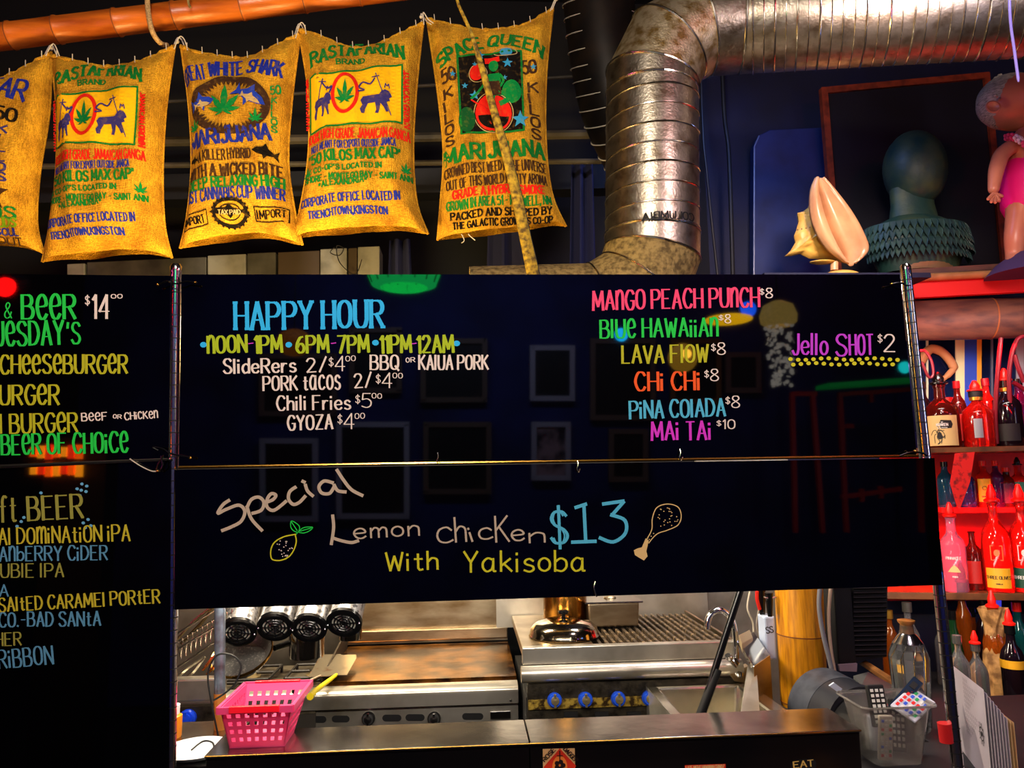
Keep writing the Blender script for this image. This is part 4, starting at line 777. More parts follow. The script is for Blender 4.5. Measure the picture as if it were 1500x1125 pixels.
for k, (x, y, c_, nm) in enumerate(((-2.75, .4, (255, 60, 200), 'magenta'), (-2.75, -.2, (255, 190, 40), 'amber'), (3.45, .5, (70, 130, 255), 'blue'), (3.45, .1, (255, 200, 70), 'yellow'), (3.45, -.4, (240, 240, 255), 'white'))):  # glowing tubes added out of view to give the chrome posts bright streaks
    t = thing('reflection_tube', nm+' upright glow tube added out of view to be mirrored in the chrome posts', 'added light', V((x, y, 1.0)), 'added glow tubes')
    obj('tube', MB().tube([V((x, y, 1.0)), V((x, y, 2.7))], .03, 10), emi('added glow '+nm, c_, 14), t)
    for z in (1.0, 2.7): obj('bracket', MB().box((x+(-.05 if x < 0 else .05), y, z), (.16, .07, .06)), M['black'], t, smooth=False)
# ================================================================ PASS COUNTER
YF = 1.75; ZC = P(776, 1088, YF).z; YR = 1.91
xl, xm, xr = P(300, 1098, YF).x, P(776, 1088, YF).x, P(1262, 1077, YF).x
pc = thing('pass_counter', 'steel-topped black pass counter along the bottom with stickers on its front', 'counter', (0, YF, 0))
CT = mat('worn steel counter top', (176, 170, 162), .2, 1, col2=(110, 104, 104), nscale=7, nmix=(.4, .7), bump=.08, bscale=30)
obj('counter_top', MB().bb(xl, xm-.0015, YF, YR, ZC-.006, ZC), CT, pc, smooth=False, bevel=.001)
obj('counter_top', MB().bb(xm+.0015, xr, YF, YR, ZC-.006, ZC), CT, pc, smooth=False, bevel=.001)
FB = mat('black laminate front', (11, 10, 12), .3, spec=.3, col2=(20, 15, 15), nscale=3)
obj('front_panel', MB().bb(xl+.002, xm-.002, YF+.006, YR-.01, 0, ZC-.0065), FB, pc, smooth=False)
obj('front_panel', MB().bb(xm+.002, xr-.002, YF+.006, YR-.01, 0, ZC-.0065), FB, pc, smooth=False)
obj('edge_trim', MB().tube([V((xl, YF-.001, ZC-.002)), V((xr, YF-.001, ZC-.002))], .0016, 6), M['brass'], pc, label='thin brassy front edge')
fmap = lambda off: (lambda x, y: P(x, y, YF+.006-off))
def sticker(label, poly, m):
    t = thing('sticker', label, 'sticker', P(*poly[0], YF+.005)); mb = MB(); fill(mb, fmap(.0008), poly, 200); obj('backing', mb, m, t, smooth=False); return t
s1 = sticker('square cream sticker with a red diamond and rose on the counter front', [(795, 1097), (842, 1096), (843, 1160), (796, 1160)], paint('sticker cream', (226, 180, 120)))
obj('diamond', (lambda m_: (fill(m_, fmap(.0012), [(820, 1096), (844, 1122), (820, 1150), (796, 1124)]), m_)[1])(MB()), paint('sticker red', (214, 46, 20)), s1, smooth=False)
obj('rose', (lambda m_: (fill(m_, fmap(.0018), ellipse(820, 1124, 11, 17, 20)), m_)[1])(MB()), paint('sticker orange', (236, 130, 50)), s1, smooth=False)
mr_ = MB()
for k in range(5): fill(mr_, fmap(.0024), ellipse(820+5*math.cos(k*1.257), 1121+5*math.sin(k*1.257), 3.6, 3.6, 8))
ribbon(mr_, fmap(.0024), [(820, 1100), (820, 1114)], lambda a, b: 1.6); ribbon(mr_, fmap(.0024), [(816, 1107), (824, 1107)], lambda a, b: 1.3); obj('rose_print', mr_, paint('sticker dark', (30, 10, 8)), s1, smooth=False, kind='stuff')
mt = MB(); text(mt, fmap(.0024), 'ROSE', 798, 1116, 814, 1099, 6, 1.3, jit=0); obj('lettering', mt, paint('sticker dark', (30, 10, 8)), s1, smooth=False)
mt = MB(); text(mt, fmap(.0024), 'DAGGER', 825, 1098, 843, 1117, 6, 1.2, jit=0); obj('lettering', mt, paint('sticker dark', (30, 10, 8)), s1, smooth=False)
s2 = sticker('thin red sticker with a line of cream capitals on the counter front', [(1003, 1121), (1063, 1119), (1063, 1150), (1003, 1150)], paint('sticker red', (214, 46, 20)))
mt = MB(); text(mt, fmap(.0016), 'LATE NIGHT HAWAIIAN GRINDZ', 1005, 1127.5, 1061, 1125.5, 5.5, .9, jit=0); obj('lettering', mt, paint('sticker cream', (226, 180, 120)), s2, smooth=False)
s3 = sticker('black sticker reading EAT at the right end of the counter front', [(1158, 1118), (1164, 1113), (1192, 1111), (1196, 1118), (1194, 1150), (1158, 1150)], M['black'])
mt = MB(); text(mt, fmap(.0016), 'EAT', 1163, 1125, 1192, 1122, 9, 2, jit=0); obj('lettering', mt, paint('sticker gold', (214, 180, 96)), s3, smooth=False)
# lower steel shelf left of the counter + plate
ls = thing('side_shelf', 'low steel shelf left of the pass counter end', 'shelf', (P(275, 1100, 1.9).x, 1.9, 0)); z0 = P(275, 1100, 1.9).z
obj('shelf_top', MB().bb(P(200, 1100, 1.9).x, xl-.004, 1.8, 2.12, z0-.02, z0), CT, ls, smooth=False, bevel=.001)
obj('cabinet', MB().bb(P(200, 1100, 1.9).x, xl-.006, 1.82, 2.1, 0, z0-.021), FB, ls, smooth=False)
o = obj('white_plate', MB().lathe([(.0001, .004), (.05, .004), (.075, .014), (.078, .016), (.074, .012), (.05, .0), (.0001, 0)], V((P(285, 1118, 1.86).x, 1.87, z0+.001)), n=32), mat('white china', (225, 232, 240), .15)); o['label'] = 'white plate at the left end below the pink basket'; o['category'] = 'plate'
ke = obj('black_cable', MB().tube(cr([V((xl-.06, 1.84, z0+.022)), V((xl-.045, 1.87, z0+.03)), V((xl-.02, 1.86, z0+.03)), V((xl-.008, 1.84, z0+.02))], 6), .0022, 6), M['black']); ke['label'] = 'black cable curling over the white plate'; ke['category'] = 'cable'

# ================================================================ PINK BASKET
bk = thing('plastic_basket', 'pink plastic basket with square holes on the counter', 'basket', (P(376, 1088, 1.79).x, 1.87, ZC))
PK = mat('pink translucent plastic', (236, 70, 130), .3, trans=.35, spec=.5); PKR = mat('red pink handle', (240, 20, 40), .35)
bx0, bx1 = P(336, 1088, 1.79).x, P(417, 1088, 1.79).x; tx0, tx1 = bx0-.018, bx1+.018; by0, by1 = 1.79, 1.885; ty0, ty1 = 1.772, 1.972; bh = .092
def wall_panel_holes(a, b, c, d, nx, nz, off):
    """quad a b (bottom) c d (top, over b and a); lattice of slats leaving square holes"""
    mb = MB(); pt = lambda u, v: a.lerp(b, u).lerp(d.lerp(c, u), v)
    def strip(u0, u1, v0, v1): mb.quadbox([pt(u0, v0), pt(u1, v0), pt(u1, v1), pt(u0, v1)], off)
    ue = .07; cw = (1-2*ue)/(nx*2-1)
    v0_, v1_ = .14, .84; ch_ = (v1_-v0_)/(nz*2-1)
    strip(0, 1, 0, v0_); strip(0, 1, v1_, 1)
    strip(0, ue, v0_, v1_); strip(1-ue, 1, v0_, v1_)
    for i in range(nx-1): u = ue+cw*(2*i+1); strip(u, u+cw, v0_, v1_)
    for j in range(nz-1):
        v = v0_+ch_*(2*j+1)
        for i in range(nx): u = ue+cw*2*i; strip(u, u+cw, v, v+ch_)
    return mb
z1 = ZC+.002; z2 = ZC+bh
A_, B_, C_, D_ = V((bx0, by0, z1)), V((bx1, by0, z1)), V((bx1, by1, z1)), V((bx0, by1, z1)); A2, B2, C2, D2 = V((tx0, ty0, z2)), V((tx1, ty0, z2)), V((tx1, ty1, z2)), V((tx0, ty1, z2))
obj('front_wall', wall_panel_holes(A_, B_, B2, A2, 7, 4, V((0, .003, 0))), PK, bk, smooth=False)
obj('back_wall', wall_panel_holes(D_, C_, C2, D2, 7, 4, V((0, -.003, 0))), PK, bk, smooth=False)
obj('side_wall', wall_panel_holes(B_, C_, C2, B2, 9, 4, V((-.003, 0, 0))), PK, bk, smooth=False); obj('side_wall', wall_panel_holes(A_, D_, D2, A2, 9, 4, V((.003, 0, 0))), PK, bk, smooth=False)
obj('bottom', MB().bb(bx0, bx1, by0, by1, z1-.002, z1+.001), PK, bk, smooth=False)
rim = MB()
for p, q in ((A2, B2), (B2, C2), (C2, D2), (D2, A2)): dd = (q-p).normalized()*.004; rim.quadbox([p-dd+V((0, 0, -.012)), q+dd+V((0, 0, -.012)), q+dd+V((0, 0, .003)), p-dd+V((0, 0, .003))], (q-p).normalized().cross(V((0, 0, 1)))*.007)
obj('rim', rim, PK, bk, smooth=False)
for p, q, s in ((A2, B2, -1), (D2, C2, 1)): a, b = p.lerp(q, .14), p.lerp(q, .84); obj('handle', MB().quadbox([a+V((0, s*.009, -.010)), b+V((0, s*.009, -.010)), b+V((0, s*.009, .0045)), a+V((0, s*.009, .0045))], (0, -s*.01, 0)), PKR, bk, label='red carrying handle', smooth=False, bevel=.001)
# ================================================================ COOKING LINE
ST = M['steel']; GREASE = mat('greasy browned steel', (150, 96, 34), .22, .7, col2=(44, 20, 8), nscale=9, nmix=(.36, .6), bump=.2, bscale=30, detail=8)
STW = mat('warm stained steel', (190, 174, 146), .34, 1, col2=(130, 106, 74), nscale=5, nmix=(.4, .7), stretch=(1, 1, 3), bump=.08, bscale=20)
zg = .90
def xr_(px, py, Y): return P(px, py, Y).x
gY0 = PZ(640, 994, zg).y; gY1 = PZ(640, 943, zg).y; gx0, gx1 = PZ(478, 994, zg).x, PZ(757, 992, zg).x
gr = thing('griddle', 'flat steel griddle with browned greasy top and tall back splash', 'griddle', ((gx0+gx1)/2, gY0, 0))
obj('cooking_plate', MB().bb(gx0, gx1, gY0, gY1, zg-.02, zg), GREASE, gr, smooth=False)
obj('grease_trough', MB().bb(gx0, gx1, gY0-.03, gY0-.001, zg-.03, zg-.012), mat('burnt grease', (36, 20, 12), .5, col2=(90, 50, 20), nscale=60, nmix=(.5, .7), bump=.6, bscale=90), gr, smooth=False)
yl_ = gY0-.032; zt = P(640, 1000, yl_).z
obj('front_ledge', MB().grid(lambda u, v: V((gx0-.55+(gx1-gx0+.55)*u, yl_-.055+.004-.06*math.sin(v*1.5), zt-.012-.07*(1-math.cos(v*1.5)))) if False else V((gx0-.55+(gx1-gx0+.55)*u, yl_-.05*math.sin(min(1, v*1.6)*1.57)-(.0 if v < .6 else 0), zt-.02*(1-math.cos(min(1, v*1.6)*1.57))-(0 if v < .62 else (v-.62)*.11))), 2, 16), ST, gr)
obj('back_splash', MB().quadbox([V((gx0-.02, gY1+.03, zg+.0)), V((gx1+.0, gY1+.03, zg)), V((gx1, gY1+.05, zg+.42)), V((gx0-.02, gY1+.05, zg+.42))], (0, .012, 0)), STW, gr, smooth=False)
obj('splash_lip', MB().bb(gx0-.02, gx1, gY1+.0, gY1+.035, zg+.015, zg+.06), STW, gr, smooth=False, bevel=.004)
obj('side_guard', MB().quadbox([V((gx0-.004, gY0, zg-.02)), V((gx0-.004, gY1, zg-.02)), V((gx0-.004, gY1, zg+.07)), V((gx0-.004, gY0, zg+.015))], (-.006, 0, 0)), mat('dark side guard', (60, 50, 40), .5, .5), gr, smooth=False)
yp = yl_-.03; zp0, zp1 = P(640, 1058, yp).z, P(640, 1033, yp).z
obj('control_panel', MB().bb(gx0-.55, gx1-.0, yp, yp+.02, zp0-.14, zp1), ST, gr, smooth=False)
obj('body', MB().bb(gx0-.008, gx1, yp+.021, gY1-.01, .1, zt-.1), mat('range body', (70, 66, 62), .4, .8), gr, smooth=False)
pmap = lambda off: (lambda x, y: P(x, y, yp-off))
for x0, x1 in ((452, 478), (486, 512), (560, 588), (594, 622), (677, 708)):
    cy = 1054-(x0-450)*.0195; q = ellipse(x0+5, cy, 5, 5, 8, 90, 270)+ellipse(x1-5, cy, 5, 5, 8, -90, 90); mb = MB(); mb.quadbox([P(a, b, yp-.001) for a, b in q], (0, .0015, 0)); obj('vent_slot', mb, M['black'], gr, smooth=False, label='black oval vent slot')
def knob(par, px, py, Y, r, c, cl, lab):
    c0 = P(px, py, Y); k_ = obj('knob', MB().lathe([(r, 0), (r, .012), (r*.85, .016), (r*.8, .022)], c0, (0, -1, .12), 20, caps=True), c, par, label=lab)
    obj('knob_cap', MB().lathe([(r*.55, 0), (r*.55, .006), (.0002, .0075)], c0+V((0, -.022, .003)), (0, -1, .12), 16).box(c0+V((0, -.022, .002)), (r*.3, .012, r*1.7)), cl, k_, label=None); return k_
for px in (540, 636): knob(gr, px, 1052, yp, .022, M['black'], M['chrome'], 'black and chrome knob')
obj('badge', MB().bb(xr_(718, 1048, yp), xr_(748, 1048, yp), yp-.006, yp, P(730, 1053, yp).z, P(730, 1041, yp).z), M['steel_smooth'], gr, smooth=False, bevel=.002, label='bright badge plate')
obj('rivet', MB().ball(P(748, 1026, yl_-.052), .004, 6), M['black'], gr)
# charbroiler to the right
zb = P(900, 945, 2.45).z; bx_0, bx_1 = P(765, 945, 2.45).x, P(1078, 943, 2.45).x; bY0 = 2.45; bY1 = PZ(900, 897, zb).y
cb = thing('charbroiler', 'steel charbroiler with black grate bars and blue-collared knobs', 'grill', ((bx_0+bx_1)/2, 2.5, 0))
zlow = P(900, 970, 2.45).z
obj('front_plate', MB().bb(bx_0, bx_1, bY0, bY0+.03, zlow, zb), ST, cb, smooth=False, bevel=.003)
obj('top_tray', MB().bb(bx_0, xr_(872, 945, 2.45), bY0+.031, bY1, zb-.03, zb-.001), STW, cb, smooth=False, bevel=.003)
obj('fire_box', MB().bb(xr_(872, 945, 2.45)+.002, bx_1, bY0+.031, bY1, zb-.09, zb-.06), mat('soot', (20, 15, 12), .8), cb, smooth=False)
obj('side_cheek', MB().bb(bx_1-.005, bx_1+.004, bY0+.031, bY1, zb-.09, zb), STW, cb, smooth=False)
zr0, zr1 = P(900, 998, 2.42).z, P(900, 983, 2.42).z
obj('bull_nose', MB().tube([V((bx_0-.006, 2.44, (zr0+zlow)/2)), V((bx_1+.01, 2.44, (zr0+zlow)/2))], (zlow-zr0)/2, 20), ST, cb)
BAR = mat('cast iron bar', (66, 54, 42), .5, .4, col2=(180, 150, 110), nscale=60, nmix=(.52, .75), bump=.4, bscale=90)
for k in range(19):
    x = xr_(878, 940, 2.5)+k*.0243; obj('grate_bar', MB().bb(x, x+.011, bY0+.035, bY1-.02, zb-.03, zb-.006), BAR, cb, smooth=False, bevel=.002)
obj('back_wall_panel', MB().quadbox([V((bx_0-.06, bY1+.02, zb-.05)), V((bx_1+.1, bY1+.02, zb-.05)), V((bx_1+.1, bY1+.04, zb+.4)), V((bx_0-.06, bY1+.04, zb+.4))], (0, .01, 0)), ST, cb, smooth=False)
yk = 2.43; zk0 = P(860, 1060, yk).z; DIRTY = mat('greasy control panel', (60, 54, 44), .4, .5, col2=(24, 20, 16), nscale=40, bump=.4, bscale=90); YG = mat('yellow grease enamel', (176, 146, 60), .4, .3, col2=(52, 36, 14), nscale=50, nmix=(.45, .62), bump=.4, bscale=90)
obj('control_panel', MB().bb(bx_0+.012, bx_1, yk, yk+.02, zk0-.1, P(860, 1000, yk).z), DIRTY, cb, smooth=False)
obj('lower_strip', MB().bb(bx_0+.014, bx_1-.01, yk-.006, yk, P(860, 1036, yk).z, P(860, 1022, yk).z), YG, cb, smooth=False)
obj('body', MB().bb(bx_0+.01, bx_1, yk+.021, bY1, .1, zlow-.1), M['black'], cb, smooth=False)
BLU = mat('blue knob collar', (30, 80, 215), .3)
for px in (812, 857, 905, 950): knob(cb, px, 1025-(px-812)*.02, yk-.006, .023, BLU, mat('knob face', (176, 160, 120), .3, .8) if px == 812 else bpy.data.materials['knob face'], 'blue-collared knob')
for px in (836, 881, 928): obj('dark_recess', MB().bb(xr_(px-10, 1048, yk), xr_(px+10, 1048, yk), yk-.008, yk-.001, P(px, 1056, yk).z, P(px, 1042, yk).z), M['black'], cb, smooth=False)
# domed lid, pot, steam pan
t = thing('domed_lid', 'shiny round domed pan lid with a black knob on the charbroiler', 'lid', PZ(825, 937, zb)); c0 = PZ(826, 931, zb)+V((0, 0, 0))
rl_ = .118
obj('dome', MB().lathe([(rl_, .0), (rl_+.004, .004), (rl_, .012), (rl_*.97, .028), (rl_*.82, .044), (rl_*.5, .055), (.0002, .059)], c0, n=40), mat('polished lid', (210, 196, 170), .1, 1), t)
obj('lid_knob', MB().lathe([(.012, 0), (.007, .004), (.007, .012), (.017, .016), (.018, .024), (.012, .028), (.0002, .029)], c0+V((0, 0, .058)), n=20), M['blackgloss'], t)
t = thing('stock_pot', 'tall brassy cylindrical pot behind the domed lid', 'pot', PZ(828, 905, zb)); c0 = V((P(828, 905, 2.82).x, 2.82, zb))
obj('pot_body', MB().lathe([(.0002, 0), (.078, 0), (.081, .006), (.081, .24), (.085, .244), (.079, .244), (.077, .01)], c0, n=36), mat('brassy pot', (200, 150, 70), .22, 1, col2=(150, 100, 40), nscale=4), t)
for s_ in (-1, 1): obj('handle', MB().tube(cr([c0+V((s_*.08, 0, .2)), c0+V((s_*.105, .0, .205)), c0+V((s_*.105, 0, .18)), c0+V((s_*.08, 0, .18))], 5), .004, 8), M['steel_smooth'], t)
t = thing('steam_pan', 'rectangular steel steam pan with a flat lid on the grill', 'pan', PZ(900, 917, zb)); a = PZ(862, 920, zb); wpx = xr_(938, 920, a.y)-a.x
def tap(x0, x1, y0, y1, z0, x0t, x1t, y0t, y1t, z1): return MB().add([V((x0, y0, z0)), V((x1, y0, z0)), V((x1, y1, z0)), V((x0, y1, z0)), V((x0t, y0t, z1)), V((x1t, y0t, z1)), V((x1t, y1t, z1)), V((x0t, y1t, z1))], [(0, 3, 2, 1), (4, 5, 6, 7), (0, 1, 5, 4), (1, 2, 6, 5), (2, 3, 7, 6), (3, 0, 4, 7)])
hp = .085
obj('pan_body', tap(a.x+.005, a.x+wpx-.005, a.y+.006, a.y+.13, zb, a.x, a.x+wpx, a.y, a.y+.14, zb+hp), STW, t, smooth=False, bevel=.006)
obj('lid', MB().bb(a.x-.012, a.x+wpx+.012, a.y-.012, a.y+.155, zb+hp, zb+hp+.006), M['steel_smooth'], t, smooth=False, bevel=.002)
obj('lid_handle', MB().ball(V((a.x+wpx*.5, a.y+.07, zb+hp+.008)), .016, 8, (1.5, .9, .4)), STW, t)
# shelf seam behind
o = obj('wall_cladding', MB().quadbox([V((-1.7, 3.32, .75)), V((gx0-.02, 3.32, .75)), V((gx0-.02, 3.32, 1.6)), V((-1.7, 3.32, 1.6))], (0, .02, 0)), mat('dull wall steel', (120, 116, 106), .4, .8, col2=(70, 64, 56), nscale=4), smooth=False); o['label'] = 'dull steel wall sheet behind the left burners'; o['category'] = 'panel'
o = obj('wall_cladding', MB().quadbox([V((bx_1+.1, 3.1, .6)), V((bx_1+.5, 3.1, .6)), V((bx_1+.5, 3.1, 1.7)), V((bx_1+.1, 3.1, 1.7))], (0, .02, 0)), ST, smooth=False); o['label'] = 'steel wall sheet behind the faucet'; o['category'] = 'panel'
# ---- left burners
br = thing('gas_range', 'open gas burners with steel front at the far left of the kitchen', 'stove', (gx0-.3, 2.5, 0))
lx0 = P(262, 1000, 2.4).x-.1
obj('range_top', MB().bb(lx0, gx0-.012, 2.62, 3.2, zg-.08, zg-.06), mat('dirty steel', (150, 138, 116), .35, .8, col2=(50, 38, 26), nscale=14, nmix=(.4, .62), bump=.3, bscale=60), br, smooth=False)
obj('range_body', MB().bb(lx0, gx0-.012, 2.62, 3.2, .1, zg-.081), mat('range steel', (110, 104, 96), .35, .8), br, smooth=False)
IRON = mat('cast iron', (30, 26, 24), .5, .3, bump=.3, bscale=80)
for gx in (lx0+.14, lx0+.40):
    for gy in (2.76, 3.0):
        g_ = MB(); s_ = .1; z_ = zg-.035
        for a, b in (((-s_, -s_), (s_, -s_)), ((s_, -s_), (s_, s_)), ((s_, s_), (-s_, s_)), ((-s_, s_), (-s_, -s_)), ((-s_, 0), (-.03, 0)), ((.03, 0), (s_, 0)), ((0, -s_), (0, -.03)), ((0, .03), (0, s_))):
            g_.tube([V((gx+a[0], gy+a[1], z_)), V((gx+b[0], gy+b[1], z_))], .006, 6)
        for a in ((-s_, -s_), (s_, -s_), (s_, s_), (-s_, s_)): g_.tube([V((gx+a[0], gy+a[1], z_)), V((gx+a[0], gy+a[1], zg-.061))], .006, 6)
        gb = obj('burner_grate', g_, IRON, br, kind=None)
        obj('burner_head', MB().lathe([(.03, 0), (.045, .004), (.045, .014), (.03, .018), (.0002, .02)], V((gx, gy, zg-.06)), n=20), mat('burner', (150, 130, 90), .4, .7) if 'burner' not in bpy.data.materials else bpy.data.materials['burner'], br)
# frying pan
fp = thing('frying_pan', 'frying pan with a grey speckled inside and golden rim, tilted on the left burners', 'pan', P(360, 980, 2.42)); cf_ = P(357, 964, 2.42); axf = V((-.12, -.55, .85)).normalized()
obj('pan_bowl', MB().lathe([(.0002, -.012), (.062, -.012), (.088, .02), (.092, .021), (.09, .015), (.066, -.018), (.0002, -.018)], cf_, axf, 40), mat('speckled pan', (96, 94, 92), .3, .2, col2=(150, 146, 140), nscale=140, nmix=(.55, .7)), fp)
obj('pan_rim', MB().lathe([(.089, .0215), (.0935, .0235), (.0945, .018), (.0915, .012)], cf_, axf, 40), M['brass'], fp, label='golden rim')
obj('handle', MB().tube([cf_+V((.085, .03, .02)), cf_+V((.16, .13, .03))], [.009, .011], 10), M['black'], fp)
# canisters with black grilles
CAN = mat('speckled canister steel', (170, 168, 170), .35, .75, col2=(90, 88, 90), nscale=90, nmix=(.5, .62))
for k, (px, py, r, lb) in enumerate(((349, 926, 24, 'leftmost'), (403, 918, 24, 'second from the left'), (453, 920, 24, 'third from the left'), (504, 912, 24, 'rightmost'))):
    Y = 2.3; c = P(px, py, Y); rr_ = r*Y/F; ax = V((0.0, -.80, -.42)).normalized() if False else V(((.1-k*.05), -.78, -.5)).normalized()
    t = thing('vent_canister', lb+' of four steel canisters with black slotted end caps', 'canister', c+V((0, 0, -.05)), 'steel canisters above the stove')
    bk_ = c-ax*.30+V((0, 0, 0)); obj('cylinder', MB().lathe([(.0002, 0), (rr_*.96, 0), (rr_*.96, .30)], c-ax*.303, ax, 32), CAN, t)
    obj('backing', MB().lathe([(.0002, 0), (rr_*.9, 0)], c-ax*.0015, ax, 28), mat('grille reflection backing', (225, 222, 210), .4) if 'grille reflection backing' not in bpy.data.materials else bpy.data.materials['grille reflection backing'], t)  # white disc imitates the bright reflections seen through the slots
    cap = obj('end_cap', MB().lathe([(rr_*.70, .0), (rr_*.70, .006), (rr_*.8, .008), (rr_*1.04, .004), (rr_*1.06, -.006), (rr_*.98, -.008)], c, ax, 36), M['blackgloss'], t)
    q = V((0, 0, 1)).rotation_difference(ax)
    for r_ in (.56, .38, .2): obj('grille_ring', MB().tube([c+q @ V((rr_*r_*math.cos(g*math.pi/16), rr_*r_*math.sin(g*math.pi/16), .004)) for g in range(32)], .0024, 6, closed=True), M['blackgloss'], cap)
    for j in range(8): g = j*math.pi/4; obj('grille_spoke', MB().tube([c+q @ V((0, 0, .004)), c+q @ V((rr_*.74*math.cos(g), rr_*.74*math.sin(g), .004))], .0021, 6), M['blackgloss'], cap)
    for s_ in (-1, 1): obj('screw', MB().ball(c+q @ V((s_*rr_*.92, 0, .007)), .0035, 6), M['chrome'], cap)
rail = obj('canister_rail', MB().tube([V((P(300, 880, 2.48).x, 2.48, P(350, 860, 2.48).z)), V((P(560, 880, 2.48).x, 2.48, P(350, 860, 2.48).z))], .008, 8), M['steel_smooth']); rail['label'] = 'steel rail carrying the four canisters behind the special board'; rail['category'] = 'rail'
for k, (px, py, w_, h_, lb) in enumerate(((449, 962, 25, 26, 'plain steel cup under the third canister'), (513, 936, 17, 16, 'small steel cup under the rightmost canister'))):
    Y = 2.46; c = P(px, py, Y); r_ = w_*Y/F; o = obj('steel_cup', MB().lathe([(.0002, 0), (r_*.92, 0), (r_*.95, .004), (r_, h_*2.2*Y/F), (r_*.97, h_*2.2*Y/F), (r_*.9, .006)], V((c.x, Y, c.z)), n=32), M['steel_smooth']); o['label'] = lb; o['category'] = 'cup'
# wire racks at the left
rk_ = thing('wire_basket', 'leaning steel wire fry basket by the left post', 'basket', P(280, 960, 2.3)); wm = M['seam']
wr = MB()
for y0, y1, Y in ((935, 880, 2.3), (958, 905, 2.28), (985, 925, 2.3), (948, 893, 2.34)): wr.tube([P(248, y0, Y), P(338, y1, Y)], .0032, 6)
obj('rails', wr, wm, rk_, kind='stuff')
wr = MB()
for k in range(12):
    x = 252+k*7.2; y = 958-(x-248)*.6; wr.tube([P(x, y-12, 2.3), P(x+6, y+14, 2.3)], .002, 5); wr.tube([P(x+6, y+14, 2.3), P(x+9, y-16, 2.3)], .002, 5)
obj('zigzag_wire', wr, wm, rk_, kind='stuff')
for k, (a, b, c_, lb) in enumerate((((262, 940), (318, 882), (150, 130, 90), 'upper'), ((258, 1000), (300, 962), (180, 170, 150), 'lower'), ((300, 985), (330, 950), (190, 120, 50), 'short brownish'))):
    o = thing('tongs', lb+' pair of steel tongs leaning in the clutter by the left post', 'tongs', P(*a, 2.36)); m_ = mat('tongs steel %d' % k, c_, .25, .9)
    for s_ in (-3, 3): obj('arm', MB().tube([P(a[0]+s_, a[1]+s_, 2.36), P((a[0]+b[0])/2+s_*1.4, (a[1]+b[1])/2+s_, 2.36), P(b[0], b[1], 2.36)], [.004, .006, .004], 6), m_, o)
# upright pipe in front of the burners, cords
up = thing('steel_pipe', 'scratched upright steel pipe left of the pink basket', 'pipe', P(322, 1080, 2.05)); obj('tube', MB().tube([P(322, 880, 2.05), P(322, 1035, 2.05)], .014, 16), mat('bluish pipe', (150, 170, 190), .35, .7, col2=(90, 60, 60), nscale=20), up); obj('wrap', MB().tube([P(322, 1015, 2.05), P(322.5, 1083, 2.05)], .0152, 14), mat('orange wrap', (190, 120, 50), .4, .3), up, label='orange-brown lower sleeve')
o = obj('black_cable', MB().tube(cr([P(320, 1080, 2.0), P(308, 1020, 2.0), P(305, 985, 2.0), P(318, 960, 2.0), P(340, 960, 2.0), P(353, 975, 2.0), P(345, 1000, 2.0), P(330, 1015, 2.0), P(313, 1026, 2.0)], 8), .0024, 6), M['black']); o['label'] = 'looping black cable in front of the upright pipe'; o['category'] = 'cable'
kb = thing('range_knob_panel', 'steel strip with a blue knob left of the basket', 'panel', P(290, 1080, 2.3))
obj('strip', MB().bb(P(240, 1040, 2.3).x, P(325, 1040, 2.3).x, 2.3, 2.33, P(280, 1075, 2.3).z, P(280, 1036, 2.3).z), DIRTY, kb, smooth=False); obj('strip', MB().bb(P(240, 1010, 2.3).x, P(325, 1010, 2.3).x, 2.31, 2.35, P(280, 1030, 2.3).z, P(280, 996, 2.3).z), ST, kb, smooth=False, bevel=.006)
obj('base', MB().bb(P(240, 1040, 2.3).x, P(325, 1040, 2.3).x, 2.31, 2.5, 0, P(280, 1075, 2.3).z-.001), M['black'], kb, smooth=False)
knob(kb, 276, 1051, 2.3, .024, mat('blue knob', (24, 70, 230), .25), bpy.data.materials['blue knob'], 'bright blue knob')
sb2 = thing('sauce_bottle', 'orange sauce bottle with a white cap half hidden by the left post', 'bottle', V((P(252, 1075, 2.0).x, 2.0, z0))); c0 = V((P(250, 1075, 2.0).x, 2.0, z0)); hb = P(250, 1046, 2.0).z-z0
obj('bottle_body', MB().lathe([(.0002, 0), (.024, 0), (.026, .004), (.026, hb*.93), (.018, hb)], c0, n=24), mat('orange sauce', (236, 140, 20), .3), sb2); obj('cap', MB().lathe([(.019, hb), (.02, hb+.022), (.0002, hb+.024)], c0, n=20), paint('white plastic', (232, 230, 235), .35), sb2)
# spatulas on the griddle
for k, (a, b, c_, d_, lb) in enumerate(((((440, 1005)), (468, 992), (483, 965), 14, 'left'), ((462, 1012), (492, 990), (505, 966), 13, 'right'))):
    t = thing('spatula', ('rust-stained spatula, left one of two lying on the griddle corner', 'clean steel spatula with a yellow handle, right one of two on the griddle')[k], 'spatula', PZ(*b, zg+.012))
    p0, p1, p2 = PZ(*a, zg+.02), PZ(*b, zg+.018), PZ(*c_, zg+.03); dr = (p2-p1).normalized(); sd = dr.cross(V((0, 0, 1))).normalized()*.042
    L = (p2-p1).length+.05
    outl = [p1-sd*.9, p1+sd*.9, p1+sd+dr*L*.8, p1+sd*.8+dr*L, p1-sd*.8+dr*L, p1-sd+dr*L*.8]
    obj('blade', MB().quadbox(outl, (0, 0, .002)), mat('spatula steel %d' % k, (186, 176, 160), .25, 1, col2=(150, 90, 30) if k == 0 else (160, 150, 140), nscale=20, nmix=(.55, .7)), t, smooth=False)
    obj('handle', MB().tube([p1+dr*.01, p0, p0-dr*.08+V((0, 0, .01))], [.006, .009, .011], 10), mat('yellow plastic', (226, 200, 20), .4) if k else M['steel_smooth'], t, label='yellow handle' if k else None)
